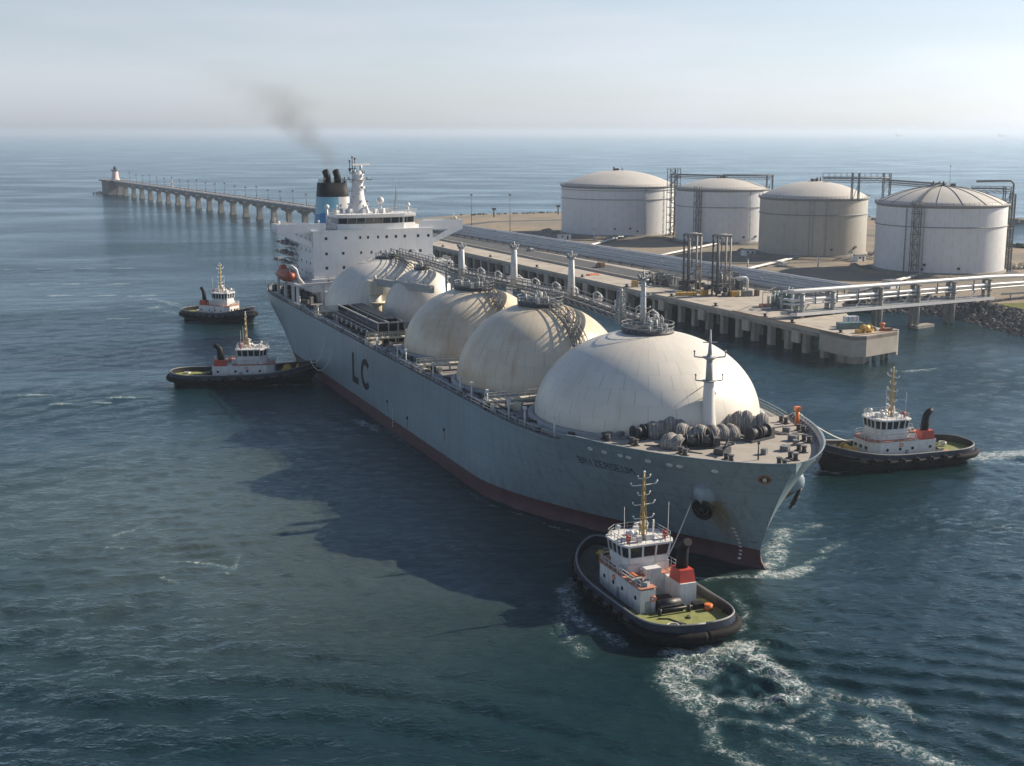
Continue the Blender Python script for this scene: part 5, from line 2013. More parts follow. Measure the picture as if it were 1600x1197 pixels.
    mb = MB(); mb.prism(big2, 8.85, 9.12); mb.build('roof', M['tugwhite'], wh_)
    mb = MB(); mb.rail([(x, y, 9.12) for x, y in big], 0.9, 1.0, 0.035, 2, closed=True); mb.build('roof_railing', M['ltgrey'], wh_)
    # roof gear
    mb = MB()
    for (x, y) in ((3.8, 1.9), (3.8, -1.9)):
        mb.tube((x, y, 9.1), (x, y, 9.9), 0.08, n=6)
        mb.tube((x, y, 10.05), (x + 0.45, y, 10.05), 0.3, 0.34, n=10)
    build_each(mb, 'searchlight', M['tugwhite'], wh_)
    mb = MB(); mb.ball((0.6, 1.7, 10.3), 0.36, 10); mb.tube((0.6, 1.7, 9.1), (0.6, 1.7, 10.1), 0.09, n=6); mb.build('satellite_dome', M['tugwhite'], wh_)
    mb = MB(); mb.ball((1.4, 0.9, 9.75), 0.45, 10); mb.ball((2.2, 0.3, 9.6), 0.38, 10); mb.box((0.5, -0.6, 9.5), (0.8, 1.0, 0.7)); mb.ball((1.9, 1.5, 9.65), 0.4, 10); mb.ball((2.6, -0.8, 9.6), 0.36, 10); mb.box((3.2, 0.4, 9.4), (0.9, 1.2, 0.5)); mb.box((-0.3, 1.1, 9.6), (0.6, 0.6, 0.9)); mb.tube((1.6, -1.7, 9.1), (1.6, -1.7, 11.4), 0.12, n=6); mb.box((4.2, -0.6, 9.5), (0.5, 0.7, 0.7)); build_each(mb, 'roof_fitting', M['tugwhite'], wh_)
    for y in (2.5, -2.4):
        mb = MB(); mb.tube((-0.2, y, 9.2), (-0.2, y, 9.9), 0.16, 0.2, n=8); mb.tube((-0.5, y, 10.0), (0.35, y, 10.2), 0.2, 0.13, n=8); mb.box((-0.3, y, 9.8), (0.4, 0.5, 0.5)); mb.build('fire_monitor', M['red'], wh_)
    for y in (2.9, -2.9):
        mb = MB(); mb.tube((0.0, y, 9.0), (0.0, y * 1.02, 14.2), 0.05, 0.02, n=5); mb.build('whip_antenna', M['tugwhite'], wh_)
    # mast
    mb = MB()
    for sx_, sy_ in ((-1, -1), (1, -1), (1, 1), (-1, 1)):
        mb.beam((0.9 + 0.36 * sx_, 0.36 * sy_, 9.1), (0.9 + 0.1 * sx_, 0.1 * sy_, 17.6), 0.1)
    for k in range(12):
        z_ = 9.4 + k * 0.7; w = 0.36 - 0.26 * (z_ - 9.1) / 8.5
        P_ = [(0.9 - w, -w), (0.9 + w, -w), (0.9 + w, w), (0.9 - w, w)]
        for a in range(4):
            mb.beam((P_[a][0], P_[a][1], z_), (P_[(a + 1) % 4][0], P_[(a + 1) % 4][1], z_ + (0.7 if k % 2 else 0)), 0.09)
    mb.tube((0.9, 0, 9.1), (0.9, 0, 18.2), 0.16, 0.10, n=7)
    mast = mb.build('mast', M['tan'], t)
    for z_, w in ((12.0, 1.35), (13.9, 1.45), (16.6, 1.75), (15.2, 0.8), (17.5, 0.8)):
        mb = MB()
        mb.path([(0.9, -w, z_ + 0.32), (0.9, -w * 0.85, z_ + 0.05), (0.9, 0, z_), (0.9, w * 0.85, z_ + 0.05), (0.9, w, z_ + 0.32)], 0.065, 6)
        for sg in (-1, 1):
            mb.ball((0.9, sg * w, z_ + 0.42), 0.13, 6)
        mb.build('crosstree', M['tugwhite'], mast)
    mb = MB(); mb.box((1.6, 0.0, 11.2), (0.4, 2.0, 0.22), 0.4); mb.tube((1.6, 0, 10.4), (1.6, 0, 11.1), 0.2, n=8); mb.build('radar_scanner', M['tugwhite'], mast)
    mb = MB(); mb.ball((0.9, 0, 18.4), 0.18, 8); mb.build('mast_lamp', M['tugwhite'], mast)
    # funnel
    mb = MB()
    mb.box((-4.7, -2.65, 5.7), (2.9, 2.1, 1.7), taper=0.84)
    fb = mb.build('funnel', M['red'], t)
    mb = MB()
    mb.path([(-4.5, -2.65, 6.3), (-4.6, -2.65, 8.3), (-4.8, -2.65, 9.4), (-5.3, -2.65, 10.0), (-5.9, -2.65, 10.4)], [0.76, 0.7, 0.66, 0.6, 0.55], 12)
    mb.build('exhaust_pipe', M['jet'], fb)
    # clutter on the upper deck and round the house
    r_ = random.Random(44)
    mb = MB()
    for k in range(7):
        x, y = r_.choice([(r_.uniform(-1.8, -1.1), r_.uniform(-3.2, 3.2)), (r_.uniform(-1, 5), r_.choice([-3.35, 3.35])), (r_.uniform(5.6, 6.5), r_.uniform(-2, 2))])
        mb.lathe((x, y, z1 + 0.14), [(0.16, 0), (0.16, 0.5), (0.3, 0.55), (0.3, 0.7), (0.02, 0.8)], 8)
    build_each(mb, 'mushroom_vent', M['tugwhite'], t)
    mb = MB()
    for k in range(6):
        x, y = r_.uniform(-6.2, -2.6), r_.uniform(2.0, 3.4)
        mb.box((x, y, z1 + 0.35), (r_.uniform(0.4, 0.9), r_.uniform(0.4, 0.8), r_.uniform(0.3, 0.6)), r_.random())
    build_each(mb, 'deck_locker', M['ltgrey'], t)
    for (x, y, z_) in ((-6.65, 2.1, 3.6), (1.0, 3.74, 4.3), (1.0, -3.74, 4.3)):
        mb = MB(); mb.torus((x, y, z_), (1, 0, 0) if abs(y) < 3 else (0, 1, 0), 0.32, 0.09, 14, 6); mb.build('life_ring', M['orange'], t)
    for (x, y, rr_) in ((-12.6, 2.4, 0.7), (-5.4, -0.9, 0.55), (8.3, -2.4, 0.6)):
        mb = MB()
        zz_ = tug_top(x) - 1.05
        for q_ in range(4):
            mb.torus((x, y, zz_ + 0.06 + q_ * 0.1), (0, 0, 1), rr_ * (1 - 0.1 * (q_ % 2)), 0.07, 16, 5)
        mb.build('rope_coil', M['rope'], t)
    mb = MB()
    for k in range(8):
        x = -14.0 + k * 1.0
        sgn_ = 1 if k % 2 else -1
        mb.beam((x, sgn_ * (tug_hb(x) - 0.32), tug_top(x) - 1.2), (x, sgn_ * (tug_hb(x) - 0.7), tug_top(x) - 1.15), 0.1, 0.1)
        mb.beam((x, sgn_ * (tug_hb(x) - 0.3), tug_top(x) - 0.15), (x, sgn_ * (tug_hb(x) - 0.7), tug_top(x) - 1.15), 0.09)
    build_each(mb, 'bulwark_stay', M['dkgrey'], t)
    # towing gear aft and forward
    mb = MB()
    mb.box((-6.6, 0.1, 2.2), (2.2, 3.0, 1.0)); mb.tube((-6.6, -1.3, 2.6), (-6.6, 1.4, 2.6), 0.75, n=12)
    mb.tube((-8.1, -1.9, 1.4), (-8.1, -1.9, 2.7), 0.22, n=8); mb.tube((-8.1, 1.9, 1.4), (-8.1, 1.9, 2.7), 0.22, n=8); mb.tube((-8.1, -2.3, 2.45), (-8.1, 2.3, 2.45), 0.18, n=8)
    mb.box((-7.4, -3.4, 1.9), (1.2, 1.2, 1.2)); mb.box((-5.0, 0.2, 2.2), (1.2, 2.2, 1.8))
    mb.build('towing_winch', M['black'], t)
    mb = MB()
    mb.box((9.6, 0, 2.7), (1.8, 3.2, 0.5)); mb.tube((9.6, -1.5, 3.3), (9.6, 1.5, 3.3), 0.65, n=12); mb.tube((9.6, -1.6, 3.3), (9.6, -1.4, 3.3), 0.95, n=12); mb.tube((9.6, 1.4, 3.3), (9.6, 1.6, 3.3), 0.95, n=12)
    mb.build('bow_winch', M['yellow'], t)
    mb = MB()
    for y in (-0.8, 0.8):
        mb.tube((12.0, y, 2.6), (12.0, y, 4.2), 0.25, n=8)
    mb.tube((12.0, -1.3, 3.8), (12.0, 1.3, 3.8), 0.2, n=8)
    mb.build('tow_bitt', M['yellow'], t)
    mb = MB()
    mb.box((-11.5, 0.9, 1.9), (0.7, 0.35, 0.18), 0.5); mb.box((-10.0, -0.9, 1.9), (0.9, 0.3, 0.2), -0.3); mb.path([(-9, 2.6, 1.86), (-9.6, 1.4, 1.86), (-10.8, 1.0, 1.86), (-12, 0.4, 1.86)], 0.09, 5)
    build_each(mb, 'deck_gear', M['dkgrey'], t)
    mb = MB(); mb.tube((-8.6, -4.2, 1.7), (-8.6, -4.2, 2.6), 0.5, n=10); mb.build('life_ring_box', M['orange'], t)
    mb = MB(); mb.tube((-3.4, 2.8, 5.4), (-2.0, 2.8, 5.4), 0.42, n=10); mb.build('life_raft', M['orange'], t)
    return t


M['navy'] = paint('navy_bulwark', (0.020, 0.026, 0.046), 0.38, vary=0.25, scale=0.8, dirt=(0.07, 0.065, 0.065), dirt_amt=0.45)
M['scuffed'] = paint('scuffed_strake', (0.12, 0.105, 0.085), 0.8, vary=0.4, scale=2.0, dirt=(0.03, 0.03, 0.03), dirt_amt=0.7)
M['tughull'] = paint('tug_black_hull', (0.010, 0.011, 0.014), 0.42, vary=0.3, scale=0.6, dirt=(0.05, 0.045, 0.04), dirt_amt=0.4, streak=True)
M['tugdeck'] = paint('tug_dark_deck', (0.06, 0.065, 0.055), 0.85, vary=0.3, dirt=(0.14, 0.09, 0.05), dirt_amt=0.5)
tug1 = make_tug('black tugboat nearest the camera, seen from astern with a foaming wake')
tug1.location = (18.8, 171.9, 0.05); tug1.rotation_euler.z = R(112); tug1.scale = (1.05, 1.18, 1.05)
tug2 = copy_tree(tug1)
tug2.location = (77.4, 252.4, 0.05); tug2.rotation_euler.z = R(198.5); tug2.scale = (1.10, -1.12, 1.06)
tug2['label'] = 'tugboat beyond the bow of the gas carrier, on the jetty side, its tow rope tight'
tug3 = copy_tree(tug1)
tug3.location = (-72.0, 337.3, 0.05); tug3.rotation_euler.z = R(6.5); tug3.scale = (1.20, 1.15, 1.02)
tug3['label'] = 'tugboat in the shade of the gas carrier pushing its nose against the grey hull'
tug4 = copy_tree(tug1)
tug4.location = (-104.0, 452.0, 0.05); tug4.rotation_euler.z = R(-27); tug4.scale = (0.95, 1.08, 1.1)
tug4['label'] = 'smallest tugboat, farthest off, under the stern of the gas carrier'


def tow_line(p, q, sag, label, r=0.09):
    p, q = Vector(p), Vector(q)
    pts = []
    for k in range(17):
        t = k / 16
        a = p.lerp(q, t)
        pts.append(a - V(0, 0, sag * 4 * t * (1 - t)))
    mb = MB(); mb.path(pts, r, 6)
    o = mb.build('tow_line', M['rope'], None)
    return tag(o, label, 'tow rope', 'tow ropes between the tugs and the gas carrier')


def tug_pt(t, x, y, z):
    c, s = math.cos(t.rotation_euler.z), math.sin(t.rotation_euler.z); k = t.scale[0]
    return (t.location.x + k * x * c - t.scale[1] * y * s, t.location.y + k * x * s + t.scale[1] * y * c, k * z)


ap_l = on_side(137.6, 10.4, -1, 1.6)
tow_line(tug_pt(tug1, 4.6, -4.6, 3.2), ship_world(ap_l[0], ap_l[1], 10.3), 0.3, 'taut pale tow rope from the nearest tug up to the anchor pocket')
tow_line(tug_pt(tug2, 8.5, 1.0, 4.2), ship_world(124.5, 18.5, 19.4), 0.8, 'pale tow rope from the orange post on the foredeck to the right-hand tug', 0.1)
tow_line(tug_pt(tug3, 14.6, -0.4, 5.0), ship_world(-22.0, -24.9, 15.2), 4.0, 'longer of the two slack ropes from the bow of the shaded tug', 0.09)
tow_line(tug_pt(tug3, 15.0, -1.6, 4.6), ship_world(-15.5, -24.9, 12.2), 4.4, 'shorter, lower slack rope from the bow of the shaded tug', 0.08)
# bow hawser hanging by the stem

# ================================================================== TERMINAL
# ---------------------------------------------------------------- quay on piles
QA, QB = Vector((97.0, 361.0)), Vector((-85.0, 757.0))
qd = (QB - QA).normalized()
qn = Vector((-qd.y, qd.x))              # points away from land? fix below
if qn.dot(Vector((200, 600)) - QA) < 0:
    qn = -qn                             # qn points inland
QUAY = [(97.0, 361.0), (101.5, 361.8), (113.0, 371.0), (105.5, 390.0), (109.0, 418.0), (114.0, 440.0), (122.0, 458.0), (3.0, 692.0), (-40.0, 790.0), (-92.0, 782.0), (-85.0, 757.0)]
quay = thing('jetty', 'long concrete jetty deck standing on piles behind the gas carrier', 'jetty', (97.0, 361.0, 0))


def at_quay(mb):
    mb.v = [(x - 97.0, y - 361.0, z) for x, y, z in mb.v]
    return mb


M['darkconc'] = paint('shade_dark_concrete', (0.055, 0.055, 0.055), 0.9, vary=0.3, scale=0.2, spec=0.2)  # near-black base paints in the shade between the piles
mb = MB()
mb.prism(QUAY, 7.3, QZ)
at_quay(mb).build('deck_slab', M['concrete'], quay)


def qp(s, o, z=0.0):
    """s along the front from the near corner, o inland"""
    p = QA + qd * s + qn * o
    return (p.x, p.y, z)


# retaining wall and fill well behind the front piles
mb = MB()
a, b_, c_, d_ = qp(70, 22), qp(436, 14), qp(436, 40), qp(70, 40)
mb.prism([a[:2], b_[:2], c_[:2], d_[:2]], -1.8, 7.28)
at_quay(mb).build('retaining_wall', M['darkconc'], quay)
# front beam
mb = MB()
mb.beam(qp(15, 0.35, 6.75), qp(436, 0.35, 6.75), 0.9, 1.15)
mb.beam(qp(15, 9.0, 6.75), qp(436, 9.0, 6.75), 0.9, 1.15)
at_quay(mb).build('front_beam', M['pile_conc'], quay)
# deep skirt round the near corner
mb = MB()
cp = [qp(14.5, 0)[:2], (97.0, 361.0), (101.5, 361.8), (113.0, 371.0)]
inn = [qp(14.5, 1.2)[:2], (97.6, 362.6), (101.3, 363.2), (111.4, 371.3)]
for i in range(3):
    mb.prism([cp[i], cp[i + 1], inn[i + 1], inn[i]], 2.4, 8.55)
mb.prism([cp[3], (113.6, 371.6), (112.6, 373.6), inn[3]], 1.4, 8.9)
at_quay(mb).build('corner_skirt', M['concrete'], quay)
mb = MB()
mb.prism([(98.5, 363.5), (101.5, 364.0), (104.5, 369.0), (97.5, 371.0), (95.0, 368.0)], -1.8, 2.4)
at_quay(mb).build('corner_pier', M['pile_conc'], quay)
s = 5.0
np_ = 0
while s < 425 and np_ < 62:
    mb = MB()
    p = qp(s, 1.6)
    mb.box((p[0], p[1], 2.6), (1.9, 1.9, 8.8), math.atan2(qd.y, qd.x))
    if s > 12:
        p2 = qp(s, 4.5)
        mb.box((p2[0], p2[1], 6.6), (1.9, 8.5, 1.4), math.atan2(qd.y, qd.x))
    at_quay(mb).build('pile', M['pile_conc'], quay)
    s += 8.8; np_ += 1
for k in range(34):
    mb = MB(); p = qp(8 + 12.5 * k, 10.5); mb.tube((p[0], p[1], -1.8), (p[0], p[1], 7.3), 0.75, n=9); at_quay(mb).build('pile', M['pile_conc'], quay)
for (x, y) in ((108.8, 370.5), (106.0, 369.0), (111.0, 373.5), (103, 378)):
    mb = MB(); mb.tube((x, y, -1.8), (x, y, 7.3), 0.6, n=9); at_quay(mb).build('pile', M['pile_conc'], quay)
for k, s in enumerate((24, 50, 76, 102, 128, 160, 195, 235)):
    mb = MB(); p = qp(s + 1.2, -0.35); mb.box((p[0], p[1], 4.9), (3.6, 0.9, 3.6), math.atan2(qd.y, qd.x)); at_quay(mb).build('fender_block', M['concrete'], quay)
# rusty edge angle and low kerb
mb = MB()
mb.beam(qp(1, 0.25, QZ + 0.10), qp(60, 0.25, QZ + 0.10), 0.5, 0.18)
mb.beam((97.2, 361.3, 8.62), (112.6, 371.2, 8.62), 0.5, 0.14)
at_quay(mb).build('edge_angle', M['rust'], quay)
mb = MB()
mb.beam(qp(100, 16.5, QZ + 0.45), qp(430, 15.0, QZ + 0.45), 0.7, 0.9)
at_quay(mb).build('kerb_wall', M['concrete'], quay)
mb = MB()
mb.prism([qp(120, 17.2)[:2], qp(430, 15.6)[:2], qp(430, 34)[:2], qp(120, 34)[:2]], QZ + 0.004, QZ + 0.03)  # road strip; its dark tone also paints in the pipe track's shadow
rd2 = mb.build('jetty_road', M['asphalt'])
tag(rd2, None, None, None, 'structure')
# worn patches on the deck: long repair slabs
mb = MB()
M['patch'] = paint('patched_concrete', (0.25, 0.235, 0.21), 0.9, vary=0.15, scale=0.3, dirt=(0.13, 0.11, 0.1), dirt_amt=0.6)
rr = random.Random(4)
for k in range(26):
    s = 20 + k * 15 + rr.uniform(-4, 4); o = rr.uniform(2.5, 11)
    l_, w_ = rr.uniform(3, 9), rr.uniform(1.2, 3.5)
    pts = [qp(s, o), qp(s + l_, o), qp(s + l_ + rr.uniform(-.8, .8), o + w_), qp(s + rr.uniform(-.8, .8), o + w_)]
    mb.prism([p[:2] for p in pts], QZ + 0.004, QZ + 0.012)
build_each(at_quay(mb), 'deck_patch', M['patch'], quay)
for s in (7, 30, 44, 72, 100, 132, 168, 210, 260, 320):
    mb = MB(); p = qp(s, 1.6)
    mb.tube((p[0], p[1], QZ), (p[0], p[1], QZ + 0.9), 0.45, 0.38, n=10); mb.tube((p[0], p[1], QZ + 0.8), (p[0], p[1], QZ + 1.05), 0.62, n=10); mb.box((p[0], p[1], QZ + 0.08), (1.8, 1.6, 0.16))
    o = at_quay(mb).build('mooring_bollard', M['black'], quay)

M['bluepipe'] = paint('blue_grey_cladding', (0.23, 0.26, 0.29), 0.5, vary=0.15, scale=0.2, dirt=(0.13, 0.12, 0.12), dirt_amt=0.5)
# ---------------------------------------------------------------- pipe track along the back of the jetty
track = thing('pipe_track', 'wide band of grey pipelines running along the back of the jetty', 'pipeline', (60, 560, QZ))
bu = Vector((120 - 3, 461 - 692)).normalized()
bn = Vector((-bu.y, bu.x))
if bn.dot(Vector((0, 500)) - Vector((60, 576))) < 0:
    bn = -bn
def tp(t, o, z):
    p = Vector((122.0, 457.0)) - bu * t + bn * o
    return (p.x - 60, p.y - 560, z - QZ)
for k, (o, z_, r_) in enumerate(((0.5, 11.8, 0.62), (2.4, 11.5, 0.4), (4.2, 11.0, 0.5), (6.2, 10.9, 0.36), (8.0, 10.6, 0.55), (10.0, 10.4, 0.36), (11.8, 10.2, 0.45), (13.8, 9.9, 0.3), (15.6, 9.8, 0.4), (17.4, 9.6, 0.3))):
    mb = MB()
    pts = [tp(t, o, z_) for t in np.linspace(0, 365, 40)]
    mb.path(pts, r_, 8)
    mb.build('pipe', M['pipe'] if k == 0 else M['bluepipe'], track)
for t in np.linspace(4, 360, 38):
    mb = MB()
    mb.beam(tp(t, 0, 10.9), tp(t, 18.5, 9.1), 0.5, 0.4)
    for o in (0, 6, 12, 18):
        zt_ = 10.9 - 1.8 * o / 18.5
        mb.beam(tp(t, o, QZ), tp(t, o, zt_), 0.4)
    mb.build('pipe_support', M['grey'], track)
mb = MB()
rr = random.Random(14)
for k in range(30):
    t = rr.uniform(0, 350); o = rr.uniform(1, 16)
    mb.box(tp(t, o, 12.0 - o * 0.1), (0.9, 0.9, 1.2), 0.4)
build_each(mb, 'valve', M['ltgrey'], track)

# ---------------------------------------------------------------- loading arm towers
def arm_tower(x, y, h, label, seed, rz=0.35):
    t = thing('loading_arm_tower', label, 'loading tower', (x, y, QZ), rz, 'loading arm towers on the jetty')
    for sx_, sy_ in ((-2.6, -1.6), (2.6, -1.6), (2.6, 1.6), (-2.6, 1.6)):
        mb = MB(); mb.tube((sx_, sy_, 0), (sx_, sy_, h), 0.36, n=9); mb.build('leg', M['litleg'] if sx_ > 0 else M['dkgrey'], t)
    mb = MB()
    mb.path([(-3.1, -1.6, h - 0.2), (-2.6, -1.6, h + 0.5), (2.6, -1.6, h + 0.5), (3.1, -1.6, h - 0.2)], 0.42, 8)
    mb.path([(-3.1, 1.6, h - 0.2), (-2.6, 1.6, h + 0.5), (2.6, 1.6, h + 0.5), (3.1, 1.6, h - 0.2)], 0.42, 8)
    for x_ in (-2.6, 0, 2.6):
        mb.beam((x_, -2.0, h + 0.4), (x_, 2.0, h + 0.4), 0.4)
    mb.build('top_frame', M['grey'], t)
    for x_ in (-1.2,):
        mb = MB(); mb.tube((x_, 0, 0.5), (x_, 0, h - 0.6), 0.36, n=10)
        mb.path([(x_, 0, h - 1.0), (x_, -0.9, h - 0.3), (x_, -1.8, h - 1.4), (x_, -1.9, h * 0.45)], 0.22, 8)
        mb.build('loading_arm', M['grey'], t)
    for z_ in (4.0, 9.0):
        if z_ < h - 1:
            mb = MB()
            mb.span(-3.2, 3.2, -2.2, 2.2, z_, z_ + 0.18)
            mb.rail([(-3.2, -2.2, z_ + 0.18), (3.2, -2.2, z_ + 0.18), (3.2, 2.2, z_ + 0.18), (-3.2, 2.2, z_ + 0.18)], 1.0, 1.6, 0.04, 2, closed=True)
            mb.beam((-2.6, -1.6, z_ - 3.6), (2.6, -1.6, z_), 0.18); mb.beam((2.6, -1.6, z_ - 3.6), (2.6, 1.6, z_), 0.18)
            mb.build('platform', M['dkgrey'], t)
    rr = random.Random(seed)
    mb = MB()
    for k in range(14):
        mb.box((rr.uniform(-4.5, 4.5), rr.uniform(-3.5, 3.5), rr.uniform(0.5, 3.5)), (rr.uniform(0.6, 2.0), rr.uniform(0.5, 1.8), rr.uniform(0.6, 2.0)), rr.random())
    build_each(mb, 'valve_gear', M['dkgrey'], t)
    return t


M['litleg'] = paint('sunlit_arm_leg', (0.30, 0.26, 0.21), 0.6, vary=0.2, dirt=(0.15, 0.1, 0.07), dirt_amt=0.5)  # pale tan puts sunlight into the colour of the right-hand legs
arm_tower(74.6, 455.5, 21.0, 'right-hand, more open loading arm tower with a pale leg on the jetty', 1)
arm_tower(66.0, 468.5, 20.4, 'left-hand, darker and more cluttered loading arm tower on the jetty', 2)
# low machinery between and behind the towers
def plant_skid(name_, label, x, y, rz, w, d, h, n, seed, mats, group=None):
    t = thing(name_, label, name_.split('_')[-1] if False else 'machinery', (x, y, QZ), rz, group)
    mb = MB(); mb.box((0, 0, 0.2), (w, d, 0.4)); mb.build('skid_base', M['grey'], t)
    rr = random.Random(seed)
    for k in range(n):
        px, py = rr.uniform(-w / 2 + .6, w / 2 - .6), rr.uniform(-d / 2 + .6, d / 2 - .6)
        hh = rr.uniform(0.35, 1.0) * h
        mb = MB()
        if k % 3 == 0:
            mb.tube((px, py, 0.4), (px, py, hh), rr.uniform(0.3, 0.7), n=10)
            mb.lathe((px, py, hh), [(0.6, 0), (0.62, 0.2), (0.2, 0.5), (0.02, 0.55)], 10)
            mb.build('vessel', mats[k % len(mats)], t)
        elif k % 3 == 1:
            mb.box((px, py, 0.4 + hh / 2), (rr.uniform(0.8, 2.2), rr.uniform(0.8, 1.8), hh)); mb.build('pump_casing', mats[k % len(mats)], t)
        else:
            mb.path([(px, py, 0.4), (px, py, hh), (px + 0.5, py, hh + 0.4), (px + 2.2, py + 0.3, hh + 0.4), (px + 2.6, py + 0.3, hh), (px + 2.6, py + .3, 0.4)], 0.2, 7); mb.build('pipe_loop', mats[k % len(mats)], t)
    mb = MB()
    for sx_, sy_ in ((-1, -1), (1, -1), (1, 1), (-1, 1)):
        mb.beam((sx_ * w / 2, sy_ * d / 2, 0.3), (sx_ * w / 2, sy_ * d / 2, h), 0.18)
    for sx_ in (-1, 1):
        mb.beam((sx_ * w / 2, -d / 2, h), (sx_ * w / 2, d / 2, h), 0.18); mb.beam((-w / 2, sx_ * d / 2, h), (w / 2, sx_ * d / 2, h), 0.18)
    mb.build('skid_frame', M['grey'], t)
    return t


M['teal'] = paint('blue_green_machinery', (0.09, 0.16, 0.17), 0.55, vary=0.2, dirt=(0.05, 0.06, 0.06), dirt_amt=0.5)
plant_skid('valve_skid', 'blue-green cluster of valves and pumps at the foot of the pipe bridge', 90.0, 422.5, 1.1, 15.0, 9.5, 5.8, 30, 3, [M['teal'], M['teal'], M['ltgrey'], M['teal']])
plant_skid('pump_skid', 'dark machinery left of the loading arm towers', 56.0, 488.0, 2.0, 15.0, 8.0, 4.4, 18, 4, [M['dkgrey'], M['grey'], M['dkgrey']])
plant_skid('meter_skid', 'grey metering gear behind the loading arm towers', 80.0, 476.0, 2.0, 14.0, 7.0, 6.0, 18, 5, [M['grey'], M['dkgrey'], M['ltgrey']])
# gangway
gw = thing('gangway', 'long pale gangway lying on trestles left of the loading arms', 'gangway', (57.0, 484.0, QZ), 2.0)
mb = MB(); bridge_span(mb, (-14, -6, 3.6), (14, -4, 4.2), 1.4, 1.1); mb.build('walkway', M['ltgrey'], gw)
for x_ in (-12, 0, 12):
    mb = MB(); mb.beam((x_, -5.6, 0), (x_, -5.6, 3.6), 0.4); mb.beam((x_, -4.4, 0), (x_, -4.4, 3.6), 0.4); mb.build('trestle', M['grey'], gw)
fr = thing('pipe_portal', 'white pipe portal just right of the loading arm towers', 'pipe frame', (82.5, 463.0, QZ), 0.35)
mb = MB(); mb.path([(-3.2, 0, 5.4), (2.6, 0, 5.6), (3.4, 0, 4.8), (3.4, 0, 0)], 0.4, 8); mb.build('bent_pipe', M['pipe'], fr)
mb = MB(); mb.beam((-3.2, 0, 0), (-3.2, 0, 5.4), 0.35); mb.build('post', M['grey'], fr)

# loose yellow and orange gear, each with its own look
def crate_like(name_, label, cat, x, y, z, rz, size, mat_, lid=None, group=None):
    t = thing(name_, label, cat, (x, y, z), rz, group)
    mb = MB(); mb.box((0, 0, size[2] / 2), size); mb.build('body', mat_, t, bevel=0.06)
    for k in (-0.33, 0.0, 0.33):
        mb = MB()
        mb.box((size[0] * k, 0, size[2] / 2), (0.16, size[1] + 0.14, size[2] + 0.1))
        mb.build('strap', M['grey'] if lid is None else lid, t)
    return t


crate_like('skip', 'long low yellow skip in front of the loading arm towers', 'skip', 62.3, 455.5, QZ, 0.1, (7.5, 1.8, 1.2), M['yellow'])
crate_like('skip', 'short orange-yellow bin between the two loading arm towers', 'bin', 68.8, 455.5, QZ, 0.4, (2.4, 1.8, 2.0), M['yellow'])
crate_like('skip', 'yellow bin at the right foot of the loading arm towers', 'bin', 79.2, 453.0, QZ, 0.3, (3.0, 2.0, 1.9), M['yellow'])
crate_like('skip', 'grey tarpaulined bin right of the yellow bin', 'bin', 83.6, 453.5, QZ, 0.3, (3.6, 2.2, 2.0), M['grey'])
crate_like('skip', 'rusty bin at the end of the row right of the towers', 'bin', 87.4, 454.6, QZ, 0.3, (1.2, 2.0, 2.2), M['rust'])
crate_like('skip', 'yellow bin left of the loading arms beside the gangway', 'bin', 46.3, 481.0, QZ, 0.3, (2.0, 2.0, 2.4), M['yellow'])
crate_like('pallet', 'stack of orange booms on the deck beside the blue-green valves', 'boom stack', 85.6, 426.0, QZ, 0.2, (5.0, 2.6, 0.9), M['orange'])
crate_like('pallet', 'flat orange pallet far left along the jetty', 'pallet', 33.0, 522.0, QZ, 0.8, (6.0, 2.4, 0.5), M['orange'])
crate_like('container', 'dark blue container at the tip of the jetty', 'container', 100.6, 377.4, QZ, 0.25, (7.6, 2.8, 1.9), M['teal'])
yel = thing('hose_reel', 'bright yellow hose reel and frame at the tip of the jetty', 'hose reel', (103.4, 369.6, QZ), 0.5)
mb = MB(); mb.tube((-1.2, 0, 1.2), (1.2, 0, 1.2), 1.0, n=14); mb.build('drum', M['yellow'], yel)
mb = MB()
for x_ in (-1.4, 1.4):
    mb.torus((x_, 0, 1.2), (1, 0, 0), 1.15, 0.12, 16); mb.beam((x_, -1.2, 0), (x_, 0, 1.2), 0.16); mb.beam((x_, 1.2, 0), (x_, 0, 1.2), 0.16)
mb.box((-2.6, 0.3, 0.5), (1.6, 1.6, 1.0)); mb.box((2.4, 0.6, 0.4), (1.2, 1.4, 0.8), 0.4)
mb.build('stand', M['yellow'], yel)
wn_ = thing('capstan', 'orange capstan at the outer corner of the jetty', 'capstan', (109.2, 373.6, QZ), 0.2)
mb = MB(); mb.lathe((0, 0, 0), [(0.9, 0), (0.9, 0.3), (0.5, 0.6), (0.45, 1.5), (0.8, 1.9), (0.8, 2.2), (0.05, 2.25)], 14); mb.build('drum', M['orange'], wn_)
mb = MB(); mb.box((1.2, -0.6, 0.4), (2.6, 1.6, 0.8)); mb.build('motor_box', M['rust'], wn_)
tr_ = thing('tarpaulin_heap', 'dark covered heap between the blue container and the orange capstan', 'heap', (105.6, 374.2, QZ), 0.4)
mb = MB(); mb.box((0, 0, 0.6), (4.2, 2.4, 1.2), taper=0.7); mb.build('cover', M['dkgrey'], tr_, bevel=0.15)
mb = MB(); mb.beam((-2.0, 1.4, 0), (-2.0, 1.4, 2.2), 0.12); mb.beam((1.6, 1.5, 0), (1.6, 1.5, 2.0), 0.12); mb.beam((-2, 1.4, 2.1), (1.6, 1.5, 1.9), 0.12); mb.build('rail_frame', M['grey'], tr_)
crate_like('water_tank', 'white and blue tank behind the container at the tip of the jetty', 'tank', 102.2, 382.5, QZ, 0.25, (4.2, 2.2, 3.0), M['white'], M['blue'])


# jetty workers
def ensure_skin(me):
    if not me.skin_vertices:
        bm = bmesh.new(); bm.from_mesh(me); bm.verts.layers.skin.verify(); bm.to_mesh(me); bm.free()


